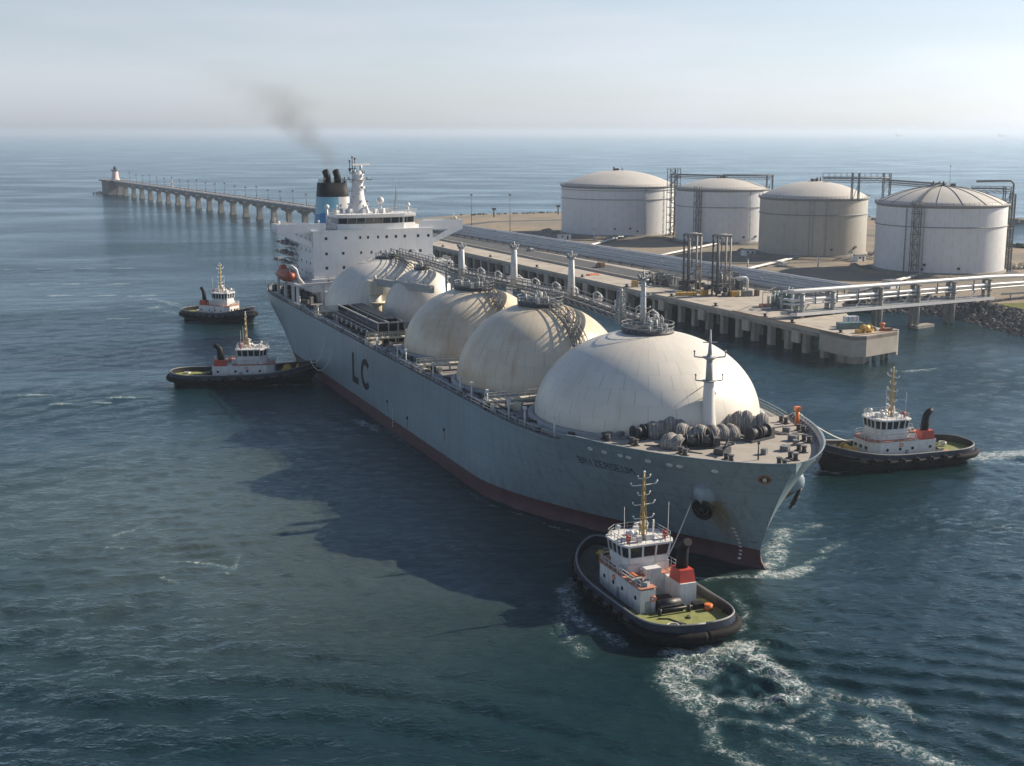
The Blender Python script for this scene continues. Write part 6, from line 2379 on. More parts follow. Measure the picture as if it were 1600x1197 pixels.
def person(x, y, z, label, shirt, trousers, rz=0.0, stride=0.12):
    me = bpy.data.meshes.new('person')
    vs = [(0, 0, 0.95), (0, 0, 1.15), (0, 0, 1.40), (0, 0, 1.53), (0, 0, 1.68), (0, 0, 1.77),
          (0, 0.19, 1.42), (0.03, 0.26, 1.16), (0.12, 0.25, 0.92), (0, -0.19, 1.42), (0.06, -0.27, 1.17), (0.2, -0.22, 1.0),
          (0, 0.10, 0.88), (stride, 0.11, 0.48), (stride * 0.6, 0.11, 0.07), (stride * 0.6 + 0.16, 0.12, 0.03),
          (0, -0.10, 0.88), (-stride * 0.4, -0.11, 0.48), (-stride, -0.11, 0.07), (-stride + 0.16, -0.12, 0.03)]
    es = [(0, 1), (1, 2), (2, 3), (3, 4), (4, 5), (2, 6), (6, 7), (7, 8), (2, 9), (9, 10), (10, 11), (0, 12), (12, 13), (13, 14), (14, 15), (0, 16), (16, 17), (17, 18), (18, 19)]
    rad = [.15, .15, .17, .065, .11, .09, .08, .055, .04, .08, .055, .04, .105, .07, .05, .04, .105, .07, .05, .04]
    me.from_pydata(vs, es, [])
    o = bpy.data.objects.new('person', me); col.objects.link(o)
    ensure_skin(me)
    sk = o.modifiers.new('skin', 'SKIN')
    for i, r_ in enumerate(rad):
        me.skin_vertices[0].data[i].radius = (r_, r_ * 0.85)
    me.skin_vertices[0].data[0].use_root = True
    sb = o.modifiers.new('sub', 'SUBSURF'); sb.levels = 1; sb.render_levels = 1
    # colour by height: trousers, jacket, face
    m, nt, b = nt_new('worker_clothes')
    tc = nt.nodes.new('ShaderNodeTexCoord'); sep = nt.nodes.new('ShaderNodeSeparateXYZ'); nt.links.new(tc.outputs['Object'], sep.inputs[0])
    c1 = mixc(nt, maprange(nt, sep.outputs[2], 0.90, 0.93), trousers, shirt)
    c2 = mixc(nt, maprange(nt, sep.outputs[2], 1.50, 1.53), c1, (0.42, 0.26, 0.19))
    nt.links.new(c2, b.inputs['Base Color']); b.inputs['Roughness'].default_value = 0.85
    me.materials.append(m)
    o.location = (x, y, z); o.rotation_euler.z = rz
    tag(o, label, 'person')
    mb = MB(); mb.lathe((0, 0, 1.70), [(0.155, 0), (0.15, 0.06), (0.11, 0.13), (0.02, 0.165)], 12); mb.lathe((0.03, 0, 1.70), [(0.19, 0), (0.15, 0.02)], 12)
    mb.build('hard_hat', M['yellow'], o)
    return o


person(94.7, 464.3, QZ, 'worker in an orange suit walking along the jetty', (0.60, 0.10, 0.03), (0.60, 0.10, 0.03), 2.4, 0.2)
person(89.3, 462.4, QZ, 'worker in a yellow jacket and dark trousers on the jetty', (0.50, 0.40, 0.05), (0.05, 0.05, 0.07), 0.6, 0.15)
# ---------------------------------------------------------------- pipe bridge from the jetty to the shore
pb = thing('pipe_bridge', 'pipe bridge with silver pipes crossing from the jetty tip to the shore', 'pipe bridge', (88.0, 398.0, 0))
PB = [(-2, 0), (0, 0), (84, 60), (118, 84), (160, 114), (230, 160)]
PT = [16.9, 16.8, 14.7, 12.9, 10.8, 9.5]
PLo = [9.7, 9.7, 7.2, 7.0, 6.9, 6.9]
dd_ = Vector((84, 60)).normalized(); nn_ = Vector((-dd_.y, dd_.x))
def pbz(k, up):
    return up[k]
for off, dz, r_, nm in ((0.0, 0.0, 0.72, 'top_pipe'), (2.2, -0.3, 0.4, 'top_pipe'), (-0.4, -2.7, 0.52, 'middle_pipe'), (1.6, -2.7, 0.4, 'middle_pipe'), (-0.6, -4.0, 0.32, 'lower_pipe'), (1.4, -4.1, 0.3, 'lower_pipe')):
    mb = MB()
    pts = [(x + nn_.x * off, y + nn_.y * off, z_ + dz * (1 if i < 3 else max(0.35, 1 - 0.25 * (i - 2)))) for i, ((x, y), z_) in enumerate(zip(PB, PT))]
    fine = []
    for a, b_ in zip(pts[:-1], pts[1:]):
        for k in range(6):
            fine.append(Vector(a).lerp(Vector(b_), k / 6))
    fine.append(Vector(pts[-1]))
    mb.path(fine, r_, 10)
    mb.build(nm, M['pipe'], pb)
mb = MB()
for a, b_, za, zb in zip(PB[:2], PB[1:3], PLo[:2], PLo[1:3]):
    for off in (-1.6, 2.4):
        mb.beam((a[0] + nn_.x * off, a[1] + nn_.y * off, za), (b_[0] + nn_.x * off, b_[1] + nn_.y * off, zb), 0.5, 1.0)
mb.build('girder', M['pipe'], pb)
mb = MB()
n_ = 26
for k in range(n_):
    t = k / (n_ - 1)
    x, y = 84 * t, 60 * t; z_ = 9.7 - 2.5 * t
    mb.beam((x - nn_.x * 1.6, y - nn_.y * 1.6, z_ + 0.7), (x - nn_.x * 1.6, y - nn_.y * 1.6, z_ + 1.8), 0.08)
    if k < n_ - 1:
        t2 = (k + 1) / (n_ - 1)
        mb.beam((x - nn_.x * 1.6, y - nn_.y * 1.6, z_ + 1.8), (84 * t2 - nn_.x * 1.6, 60 * t2 - nn_.y * 1.6, 9.7 - 2.5 * t2 + 1.8), 0.07)
        mb.add([(x - nn_.x * 1.6, y - nn_.y * 1.6, z_ + 0.7), (84 * t2 - nn_.x * 1.6, 60 * t2 - nn_.y * 1.6, 9.7 - 2.5 * t2 + 0.7), (84 * t2 + nn_.x * 2.4, 60 * t2 + nn_.y * 2.4, 9.7 - 2.5 * t2 + 0.7), (x + nn_.x * 2.4, y + nn_.y * 2.4, z_ + 0.7)], [(0, 1, 2, 3)])
mb.build('walkway', M['ltgrey'], pb)
for k, t in enumerate((0.03, 0.17, 0.40, 0.59, 0.78, 0.98)):
    x, y = 84 * t, 60 * t
    z_ = 16.8 - 2.1 * t
    zb = (QZ if t < 0.2 else -1.8)
    for off in (-0.9, 1.5):
        mb = MB()
        mb.tube((x + nn_.x * off, y + nn_.y * off, zb), (x + nn_.x * off, y + nn_.y * off, z_ - 0.6), 0.8 if t < 0.9 else 0.6, n=12)
        mb.build('column', M['pile_conc'] if t > 0.2 else M['ltgrey'], pb)
    mb = MB()
    for dz in (-0.9, -3.35, -4.5):
        mb.beam((x - nn_.x * 2.0, y - nn_.y * 2.0, z_ + dz), (x + nn_.x * 3.2, y + nn_.y * 3.2, z_ + dz), 0.5, 0.4)
    mb.build('cross_beam', M['grey'], pb)
    if 0.5 < t < 0.7:
        mb = MB(); mb.box((x + 3, y + 1, 0.2), (9, 3.4, 1.6), 0.62); mb.build('pile_cap', M['pile_conc'], pb)
# light verticals and struts between the pipes
for k in range(9):
    t = 0.09 + 0.1 * k
    x, y = 84 * t, 60 * t; z_ = 16.8 - 2.1 * t
    mb = MB(); mb.beam((x - nn_.x * 0.9, y - nn_.y * 0.9, z_ - 4.4), (x - nn_.x * 0.9, y - nn_.y * 0.9, z_ - 0.5), 0.3); mb.build('strut', M['grey'], pb)
mb = MB()
for k in range(8):
    t = 0.05 + 0.12 * k
    x, y = 84 * t, 60 * t; z_ = 9.7 - 2.5 * t
    mb.beam((x, y, z_ + 0.7), (x + 1.5, y + 1.0, z_ + 2.4), 0.3); mb.ball((x + 1.6, y + 1.1, z_ + 2.5), 0.4, 8)
build_each(mb, 'pipe_elbow', M['white'], pb)
# shore supports of the pipes
for k, (x, y) in enumerate(((104, 74), (124, 88), (142, 101), (160, 114), (184, 130), (208, 146))):
    mb = MB(); zt_ = [13.4, 12.4, 11.5, 10.6, 9.9, 9.6][k]
    mb.beam((x, y, 4.8), (x, y, zt_ - 0.5), 0.7); mb.beam((x - nn_.x * 2, y - nn_.y * 2, zt_ - 1.6), (x + nn_.x * 3, y + nn_.y * 3, zt_ - 1.6), 0.4)
    mb.build('shore_support', M['grey'], pb)
sm = thing('standpipe', 'short bent white pipe on the shore near the end of the pipe bridge', 'standpipe', (190, 475, LZ))
mb = MB(); mb.path([(-9, -4, 1.8), (4, 1, 1.9), (6, 2, 2.2), (6.4, 2.2, 3.6)], 0.35, 8); mb.ball((6.4, 2.2, 3.9), 0.6, 8); mb.build('pipe', M['pipe'], sm)
mb = MB(); mb.beam((-5, -2.5, 0), (-5, -2.5, 1.8), 0.3); mb.beam((3, .6, 0), (3, .6, 1.8), 0.3); mb.build('stand', M['grey'], sm)

# ---------------------------------------------------------------- storage tanks
def tank_paint(name, c, dirt, amt):
    m, nt, b = nt_new(name)
    tc = nt.nodes.new('ShaderNodeTexCoord'); pos = tc.outputs['Object']
    sep = nt.nodes.new('ShaderNodeSeparateXYZ'); nt.links.new(pos, sep.inputs[0])
    ang = mathn(nt, 'ARCTAN2', sep.outputs[1], sep.outputs[0])
    cmb = nt.nodes.new('ShaderNodeCombineXYZ'); nt.links.new(ang, cmb.inputs[0]); nt.links.new(sep.outputs[2], cmb.inputs[1])
    br = nt.nodes.new('ShaderNodeTexBrick')
    br.inputs['Scale'].default_value = 1.0; br.inputs['Brick Width'].default_value = 2 * PI / 24; br.inputs['Row Height'].default_value = 2.9
    br.inputs['Mortar Size'].default_value = 0.007
    br.inputs['Color1'].default_value = (1, 1, 1, 1); br.inputs['Color2'].default_value = (0.955, 0.96, 0.96, 1); br.inputs['Mortar'].default_value = (0.84, 0.83, 0.82, 1)
    nt.links.new(cmb.outputs[0], br.inputs['Vector'])
    n1 = noise(nt, 0.05, 5, 0.6)
    base = mixc(nt, maprange(nt, n1, 0.35, 0.7), c, [x * 0.93 for x in c])
    base = mixc(nt, 1.0, base, br.outputs['Color'], 'MULTIPLY')
    mp = nt.nodes.new('ShaderNodeMapping'); mp.inputs['Scale'].default_value = (9.0, 0.05, 1); nt.links.new(cmb.outputs[0], mp.inputs['Vector'])
    n2 = noise(nt, 1.6, 5, 0.65, vec=mp.outputs['Vector'])
    base = mixc(nt, maprange(nt, n2, 0.5, 0.78, 0, amt), base, dirt)
    nt.links.new(base, b.inputs['Base Color']); b.inputs['Roughness'].default_value = 0.5
    return m


M['tank_white'] = tank_paint('tank_white_paint', (0.61, 0.61, 0.615), (0.45, 0.39, 0.32), 0.4)
M['tank_grey'] = tank_paint('tank_weathered_grey', (0.38, 0.355, 0.305), (0.25, 0.215, 0.16), 0.6)
M['tank_roof'] = paint('tank_roof_paint', (0.45, 0.43, 0.39), 0.6, vary=0.07, scale=0.08, dirt=(0.36, 0.31, 0.25), dirt_amt=0.4)
M['base_ring'] = paint('tank_foundation', (0.22, 0.20, 0.17), 0.9, vary=0.2, scale=0.3)


def ladder_tower(mb, x0, y0, h, rz, w=3.2, d=2.2):
    c, s = math.cos(rz), math.sin(rz)
    def P_(a, b__, z): return (x0 + a * c - b__ * s, y0 + a * s + b__ * c, z)
    for sx_, sy_ in ((-1, -1), (1, -1), (1, 1), (-1, 1)):
        mb.beam(P_(sx_ * w / 2, sy_ * d / 2, 0), P_(sx_ * w / 2, sy_ * d / 2, h + 1.0), 0.32)
    n = max(4, int(h / 4.2))
    for i in range(n + 1):
        z_ = h * i / n
        mb.box(P_(0, 0, z_), (w + 0.8, d + 0.5, 0.22), rz)
        for sx_ in (-1, 1):
            mb.beam(P_(sx_ * (w / 2 + .3), -d / 2, z_ + 1.0), P_(sx_ * (w / 2 + .3), d / 2, z_ + 1.0), 0.12)
        mb.beam(P_(-w / 2, -d / 2, z_ + 1.0), P_(w / 2, -d / 2, z_ + 1.0), 0.14)
        if i < n:
            a = 1 if i % 2 else -1
            mb.beam(P_(-a * w / 2 * 0.8, 0, z_), P_(a * w / 2 * 0.8, 0, z_ + h / n), 0.5, 0.16)
            mb.beam(P_(-a * w / 2, -d / 2, z_), P_(a * w / 2, -d / 2, z_ + h / n), 0.12)


def storage_tank(x, y, rad, h, dome, label, shell, ladders=(), bands=(), seed=0, ribs=False, cluster=1.0):
    t = thing('storage_tank', label, 'storage tank', (x, y, LZ), 0, 'round storage tanks on the shore')
    NS = 96
    mb = MB(); mb.lathe((0, 0, 0), [(rad, 1.2), (rad, h)], NS); mb.build('shell', shell, t)
    mb = MB(); mb.lathe((0, 0, 0), [(rad + 0.9, -0.2), (rad + 0.9, 1.1), (rad - 0.2, 1.25)], NS); mb.build('foundation', M['base_ring'], t)
    prof = []
    Rc = (rad * rad + dome * dome) / (2 * dome)
    for i in range(15):
        r_ = rad * 0.995 * (1 - i / 14)
        prof.append((max(r_, 0.03), h + math.sqrt(max(0, Rc * Rc - r_ * r_)) - (Rc - dome)))
    mb = MB(); mb.lathe((0, 0, 0), [(rad + 0.05, h - 0.02), (rad * 0.995, h)] + prof, NS); rf = mb.build('roof', M['tank_roof'], t)
    if ribs:
        mb = MB()
        for k in range(16):
            a = 2 * PI * k / 16
            mb.path([(r_ * math.cos(a), r_ * math.sin(a), z_ + 0.1) for r_, z_ in prof[:-1]], 0.16, 5)
        mb.build('roof_rib', M['grey'], rf)
    mb = MB(); mb.lathe((0, 0, 0), [(rad + 0.02, h - 1.3), (rad + 0.95, h - 0.35), (rad + 0.95, h - 0.05), (rad - 0.2, h + 0.12)], NS); mb.build('wind_girder', M['tankrim'], t)
    for zb in bands:
        mb = MB(); mb.lathe((0, 0, 0), [(rad - 0.02, zb - 0.25), (rad + 0.42, zb - 0.2), (rad + 0.42, zb + 0.1), (rad - 0.02, zb + 0.15)], NS); mb.build('stiffening_ring', M['tankrim'], t)
    K = 40
    mb = MB(); mb.rail([((rad + 0.7) * math.cos(2 * PI * k / K), (rad + 0.7) * math.sin(2 * PI * k / K), h) for k in range(K)], 1.2, 2.5, 0.055, 2, closed=True); mb.build('rim_railing', M['grey'], t)
    # crown gear
    mb = MB(); rr = random.Random(seed)
    zt_ = h + dome
    for k in range(int(9 * cluster)):
        px, py = rr.uniform(-3, 3) * cluster ** 0.5, rr.uniform(-2, 2)
        if k % 2:
            mb.box((px, py, zt_ + 0.4), (rr.uniform(0.6, 1.5), rr.uniform(0.6, 1.5), rr.uniform(0.8, 2.0)), rr.random())
        else:
            mb.tube((px, py, zt_ - 0.5), (px, py, zt_ + rr.uniform(0.8, 2.2)), rr.uniform(0.2, 0.5), n=7)
    build_each(mb, 'crown_vent', M['dkgrey'], rf)
    for (a, bottom, top_) in ladders:
        mb = MB()
        ca, sa = math.cos(R(a)), math.sin(R(a))
        ladder_tower(mb, (rad + 1.6) * ca, (rad + 1.6) * sa, h + top_, R(a + 90))
        mb.build('stair_tower', M['grey'], t)
    # bits on the shell: manholes, level gauges, thin pipes
    for k in range(3):
        a = R(rr.uniform(215, 325)); mb = MB()
        p = ((rad + 0.25) * math.cos(a), (rad + 0.25) * math.sin(a))
        mb.tube((p[0], p[1], 1.2), (p[0], p[1], h - 1.0), 0.13, n=6)
        for z_ in np.arange(3, h - 1, 4):
            mb.box((p[0], p[1], z_), (0.5, 0.5, 0.25), a)
        mb.build('shell_pipe', M['ltgrey'], t)
    for k in range(3):
        a = R(rr.uniform(225, 315)); mb = MB()
        mb.box(((rad + 0.1) * math.cos(a), (rad + 0.1) * math.sin(a), rr.uniform(2.5, 5.5)), (0.9, 1.1, 1.0), a); mb.build('shell_fitting', M['dkgrey'], t)
    return t


M['tankrim'] = paint('tank_rim_steel', (0.19, 0.195, 0.20), 0.6, vary=0.15, dirt=(0.12, 0.09, 0.07), dirt_amt=0.4)
T1 = storage_tank(64.3, 785.0, 34.2, 29.2, 8.6, 'widest and farthest storage tank, white with two dark bands under its low dome', M['tank_white'], ladders=(), bands=(21.8, 27.0), seed=1)
T2 = storage_tank(118.5, 729.0, 25.6, 29.6, 5.6, 'white storage tank half hidden behind the weathered grey tank, with a stair tower in front', M['tank_white'], ladders=((-128, 0, 0.6),), bands=(20.0,), seed=2)
T3 = storage_tank(152.2, 651.5, 26.6, 28.8, 7.6, 'weathered grey-beige storage tank with streaked walls', M['tank_grey'], ladders=(), bands=(20.8,), seed=3)
T4 = storage_tank(191.4, 574.7, 27.9, 29.9, 7.2, 'bright white storage tank nearest the pipe bridge, with ribbed roof and a stair tower', M['tank_white'], ladders=((-128, 0, 0.8), (-14, 0, 3.0)), bands=(20.6,), seed=4, ribs=True, cluster=2.4)

# roof walkway of the nearest tank, rim to crown
mb = MB()
a = R(-128)
p0 = (27.9 * math.cos(a), 27.9 * math.sin(a), 30.6); p1 = (1.5 * math.cos(a), 1.5 * math.sin(a), 38.2)
for k in range(10):
    t0, t1 = k / 10, (k + 1) / 10
    f = lambda t: V(p0[0] + (p1[0] - p0[0]) * t, p0[1] + (p1[1] - p0[1]) * t, 30.6 + 7.4 * (1 - (1 - t) ** 2))
    mb.beam(f(t0), f(t1), 1.0, 0.25); mb.beam(f(t0) + V(0, 0, 1.1), f(t1) + V(0, 0, 1.1), 0.1); mb.beam(f(t0), f(t0) + V(0, 0, 1.1), 0.1)
mb.build('roof_walkway', M['grey'], T4)
mb = MB(); mb.tube((7, 12, 36), (7, 12, 45.5), 0.12, 0.05, n=6); mb.ball((7, 12, 45.5), 0.35, 6); mb.build('lightning_rod', M['grey'], T4)
mb = MB(); mb.path([(29.5, -5, 0), (29.5, -5, 38.0), (29.0, -5, 39.0), (28.0, -5, 39.6), (14, -2, 39.2)], 0.5, 8); mb.build('riser_pipe', M['grey'], T4)


# overhead pipe gantries linking the tank tops
def gantry(name_, label, p, q, z, legs, hgt=3.0, frame_at=()):
    p, q = Vector((p[0], p[1], z)), Vector((q[0], q[1], z))
    t = thing('pipe_gantry', label, 'pipe gantry', (p.x, p.y, LZ), 0, 'overhead pipe gantries between the storage tanks')
    off = V(p.x, p.y, LZ)
    mb = MB()
    bridge_span(mb, p - off, q - off, 2.4, hgt)
    mb.tube(p - off + V(0.4, 0.4, 1.0), q - off + V(0.4, 0.4, 1.0), 0.4, n=8)
    mb.build('gantry_truss', M['grey'], t)
    for (f, zb) in legs:
        a = p.lerp(q, f) - off
        mb = MB()
        for sx_ in (-1.6, 1.6):
            for sy_ in (-1.2, 1.2):
                mb.beam((a.x + sx_, a.y + sy_, zb - LZ), (a.x + sx_, a.y + sy_, z - LZ + hgt), 0.42)
        n = int((z - zb) / 5)
        for i in range(n):
            z0 = zb - LZ + (z - zb) * i / n; z1 = zb - LZ + (z - zb) * (i + 1) / n
            mb.beam((a.x - 1.6, a.y - 1.2, z0), (a.x + 1.6, a.y - 1.2, z1), 0.2); mb.beam((a.x - 1.6, a.y - 1.2, z1), (a.x + 1.6, a.y - 1.2, z1), 0.2); mb.beam((a.x + 1.6, a.y - 1.2, z0), (a.x + 1.6, a.y + 1.2, z1), 0.2)
        mb.build('gantry_leg', M['grey'], t)
    return t


gantry('g', 'thin pipe gantry between the widest tank and the tank with the stair tower', (92.5, 757.0), (118.5, 729.0), 40.3, [(0.08, LZ)], 1.4)
gantry('g', 'short gantry from the crown of the half-hidden tank to its right rim', (118.5, 729.0), (144.5, 722.0), 40.6, [(0.97, 33.0)], 1.6)
gantry('g', 'tall gantry frame between the weathered grey tank and the bright white tank', (150.0, 625.0), (181.0, 622.0), 42.8, [(0.5, 33.0), (0.97, LZ)], 3.4)
gantry('g', 'sloping gantry leading onto the roof of the bright white tank', (180.0, 622.0), (190.0, 579.0), 42.0, [], 1.2)
gantry('g', 'gantry from the bright white tank to the pipe stack on its right', (205.0, 577.0), (219.5, 571.0), 40.0, [(0.98, LZ)], 2.0)
fr1 = thing('pipe_tower', 'square pipe tower rising between the two farthest tanks', 'pipe tower', (94.0, 752.0, LZ))
mb = MB(); ladder_tower(mb, 0, 0, 39.0, 0.3, 6.4, 4.0); mb.build('tower_frame', M['grey'], fr1)
mb = MB(); mb.tube((0.8, 0.5, 0), (0.8, 0.5, 40.0), 0.5, n=8); mb.build('riser_pipe', M['grey'], fr1)

# ---------------------------------------------------------------- small things round the tanks
def lamp_post(x, y, z, h, label, group):
    t = thing('lamp_post', label, 'lamp post', (x, y, z), 0, group)
    mb = MB(); mb.tube((0, 0, 0), (0, 0, h), 0.22, 0.12, n=7); mb.build('pole', M['dkgrey'], t)
    mb = MB(); mb.lathe((0, 0, h), [(0.3, -0.2), (0.95, 0.0), (0.95, 0.45), (0.2, 0.7)], 10); mb.build('lamp_head', M['dkgrey'], t)
    return t


lamp_post(-24.5, 781.0, 8.0, 20.0, 'taller mast lamp nearer the gas carrier, by the shore end of the long pier', 'mast lamps by the shore road')
lamp_post(-1.2, 781.0, LZ, 23.0, 'mast lamp standing midway between the bridge wing and the widest tank', 'mast lamps by the shore road')
for (x, y, lab) in ((-13.0, 930.0, 'short dark post on the far edge of the shore, left one of a pair'), (34.5, 965.0, 'short dark post on the far edge of the shore close to the widest tank')):
    t = thing('post', lab, 'post', (x, y, LZ)); mb = MB(); mb.tube((0, 0, 0), (0, 0, 6.5), 0.5, n=7); mb.box((0, 0, 6.0), (3.0, 0.8, 1.4)); mb.build('sign_board', M['dkgrey'], t)

rr = random.Random(17)
# heaps of rubble on sunlit ground between the tanks
for (x, y, n, lab) in ((186, 640, 60, 'sunlit rubble heap between the grey tank and the bright white tank'), (232, 580, 70, 'rubble heap at the right foot of the bright white tank'), (100, 752, 36, 'rubble between the two farthest tanks')):
    mb = MB()
    for k in range(n):
        a = rr.random() * 6.28; q_ = rr.random() ** 0.6 * 13
        rock(mb, (q_ * math.cos(a), q_ * math.sin(a) * 0.6, 0.5 + max(0, 2.4 - q_ * 0.22) * rr.random()), rr.uniform(0.5, 1.5), rr)
    o = mb.build('rubble_heap', M['sandstone'] if 'sandstone' in M else M['concrete'])
    o.location = (x, y, LZ)
    tag(o, lab, 'rubble', None, 'stuff')
# low bund walls round the tanks
for (x, y, rad, lab) in ((64.3, 785, 46, 'low earth wall curving round the widest tank'), (152.2, 651.5, 36, 'low earth wall curving round the weathered grey tank'), (191.4, 574.7, 37, 'low earth wall curving round the bright white tank')):
    mb = MB(); mb.lathe((0, 0, 0), [(rad + 2.4, -0.1), (rad + 0.8, 1.3), (rad - 0.4, 1.3), (rad - 2.2, -0.1)], 48, a0=R(150), a1=R(330)); o = mb.build('bund_wall', M['ground']); o.location = (x, y, LZ); tag(o, lab, 'earth wall')
# dark aprons, ground pipes, huts and fence round the tanks
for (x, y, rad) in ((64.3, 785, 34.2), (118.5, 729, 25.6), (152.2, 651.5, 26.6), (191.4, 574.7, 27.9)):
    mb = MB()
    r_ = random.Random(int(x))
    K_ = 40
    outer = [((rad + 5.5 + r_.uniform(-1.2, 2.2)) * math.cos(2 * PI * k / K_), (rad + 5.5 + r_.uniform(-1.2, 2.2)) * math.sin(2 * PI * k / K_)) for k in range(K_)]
    mb.prism(outer, 0.01, 0.04)  # dark asphalt ring, also painting shade onto the ground round the tank
    o = mb.build('tank_shade_apron', M['asphalt']); o.location = (x, y, LZ); tag(o, None, None, None, 'structure')
for (p, q, off, lab) in (((64, 748), (34, 668), 0, 'pair of low pipes running from the widest tank to the jetty pipes'), ((112, 701), (62, 612), 0, 'pair of low pipes running out from the half-hidden white tank'), ((140, 626), (92, 548), 0, 'pair of low pipes running out from the weathered grey tank'), ((176, 549), (128, 482), 0, 'pair of low pipes running out from the bright white tank')):
    t = thing('ground_pipe_run', lab, 'pipes', (p[0], p[1], LZ), 0, 'low pipe runs between the tanks and the jetty')
    d_ = Vector((q[0] - p[0], q[1] - p[1], 0)); s_ = V(-d_.y, d_.x, 0).normalized()
    for k in (-0.7, 0.7):
        mb = MB(); mb.tube(s_ * k + V(0, 0, 0.9), d_ + s_ * k + V(0, 0, 0.9), 0.38, n=8); mb.build('pipe', M['pipe'], t)
    for k in range(9):
        mb = MB(); c = d_ * ((k + .5) / 9); mb.beam(c - s_ * 1.4 + V(0, 0, 0.3), c + s_ * 1.4 + V(0, 0, 0.3), 0.5, 0.6); mb.build('pipe_support', M['grey'], t)
for (x, y, rz, w, d, lab) in ((118, 640, 0.4, 6, 4, 'small white hut left of the weathered grey tank'), (30, 738, 0.3, 7, 4, 'small white hut in front of the widest tank'), (166, 612, 0.5, 5, 3.6, 'small white hut between the grey tank and the bright white tank'), (150, 505, 0.7, 6, 4, 'small white hut just behind the pipe bridge')):
    t = thing('equipment_hut', lab, 'hut', (x, y, LZ), rz, 'small huts near the tanks')
    mb = MB(); mb.box((0, 0, 1.5), (w, d, 3.0)); mb.build('wall', M['bright'], t)
    mb = MB(); mb.box((0, 0, 3.1), (w + 0.6, d + 0.6, 0.25)); mb.build('roof', M['grey'], t)
    mb = MB(); mb.box((w * 0.2, -d / 2, 1.1), (1.0, 0.08, 2.1)); mb.build('door', M['dkgrey'], t)
    mb = MB(); mb.box((-w * 0.25, -d / 2, 1.8), (1.2, 0.08, 0.8)); mb.build('window', M['glass'], t)
fc = thing('fence', 'thin wire fence along the land side of the jetty pipelines', 'fence', (0, 0, LZ))
mb = MB()
f0, f1 = V(132, 478, 0), V(8, 716, 0)
mb.rail([f0, f0.lerp(f1, 0.5), f1], 2.4, 4.0, 0.06, 4)
mb.build('fence_panel', M['grey'], fc)
# parked vehicles
def vehicle(x, y, z, rz, label, mat_, kind='van'):
    t = thing('parked_' + kind, label, kind, (x, y, z), rz, 'vehicles parked at the terminal')
    L_, w, h = (5.2, 2.0, 2.2) if kind == 'van' else (4.4, 1.8, 1.45)
    mb = MB()
    n = [(-L_ / 2, 0.4), (L_ / 2, 0.4), (L_ / 2, 0.95), (L_ * 0.30, 1.05), (L_ * (0.2 if kind == 'van' else 0.12), h), (-L_ * 0.48 if kind == 'van' else -L_ * 0.3, h), (-L_ / 2, 1.0)]
    k = len(n)
    mb.add([(a, -w / 2, b) for a, b in n] + [(a, w / 2, b) for a, b in n], [tuple(range(k)), tuple(range(k, 2 * k))[::-1]] + [(i, (i + 1) % k, k + (i + 1) % k, k + i) for i in range(k)], False)
    mb.build('body', mat_, t, bevel=0.08)
    for sx_ in (-0.32, 0.32):
        for sy_ in (-1, 1):
            mb = MB(); mb.tube((L_ * sx_, sy_ * (w / 2 - 0.15), 0.36), (L_ * sx_, sy_ * (w / 2 + 0.04), 0.36), 0.36, n=12); mb.build('wheel', M['rubber'], t)
    for sy_ in (-1, 1):
        mb = MB(); mb.box((-0.1, sy_ * (w / 2 + 0.005), h * 0.74), (L_ * 0.5, 0.03, h * 0.26)); mb.build('side_window', M['glass'], t)
    return t


vehicle(124, 588, LZ, 2.0, 'white van parked in the shade beside the weathered grey tank', M['white'])
vehicle(-20, 716, QZ, 2.0, 'white car farthest along the jetty road', M['white'], 'car')
vehicle(9, 629, QZ, 2.0, 'pale car on the jetty road level with the widest tank', M['ltgrey'], 'car')
vehicle(38, 552, QZ, 2.0, 'orange-brown pickup parked beside the kerb on the jetty road', M['rust'], 'van')
vehicle(18, 742, LZ, 0.4, 'white car standing in front of the widest tank', M['white'], 'car')
# bollard posts and hydrants
for (x, y, z, h, lab) in ((140, 585, LZ, 5.0, 'white marker post in front of the weathered grey tank'), (158, 596, LZ, 5.6, 'taller white marker post right of the grey tank'), (106, 575, LZ, 4.5, 'white marker post left of the weathered grey tank'), (47, 735, LZ, 6.0, 'white marker post in front of the widest tank')):
    t = thing('marker_post', lab, 'marker post', (x, y, z), 0, 'white marker posts near the tanks'); mb = MB(); mb.tube((0, 0, 0), (0, 0, h), 0.35, 0.28, n=8); mb.build('pole', M['white'], t); mb = MB(); mb.box((0, 0, h), (0.9, 0.9, 0.6)); mb.build('post_head', M['ltgrey'], t)

# ---------------------------------------------------------------- long pier with lighthouse
PA, PBv = Vector((-420.0, 1375.0)), Vector((-86.0, 800.0))
pd = (PBv - PA); PLn = pd.length; pd.normalize(); pn = Vector((-pd.y, pd.x))
pier = thing('long_pier', 'long grey pier on arched columns reaching out to the lighthouse', 'pier', (PA.x, PA.y, 0))
def pp(s, o, z): return (pd.x * s + pn.x * o, pd.y * s + pn.y * o, z)
M['pier'] = paint('pier_concrete', (0.17, 0.17, 0.17), 0.9, vary=0.15, scale=0.05, dirt=(0.09, 0.09, 0.09), dirt_amt=0.5)
M['kerb'] = paint('pale_kerb', (0.55, 0.53, 0.50), 0.8, vary=0.15, scale=0.3)
W_ = 5.2
mb = MB(); mb.prism([pp(-4, -W_, 0)[:2], pp(PLn, -W_, 0)[:2], pp(PLn, W_, 0)[:2], pp(-4, W_, 0)[:2]], 12.9, 14.6); mb.build('deck_slab', M['pier'], pier)
for o in (-W_ - 0.2, W_ + 0.2):
    mb = MB()
    for k in range(52):
        s0 = k * PLn / 52
        mb.beam(pp(s0 + 0.4, o, 14.9), pp(s0 + PLn / 52 - 2.0, o, 14.9), 0.4, 0.9)
    mb.build('parapet', M['kerb'], pier)
ncol = 21
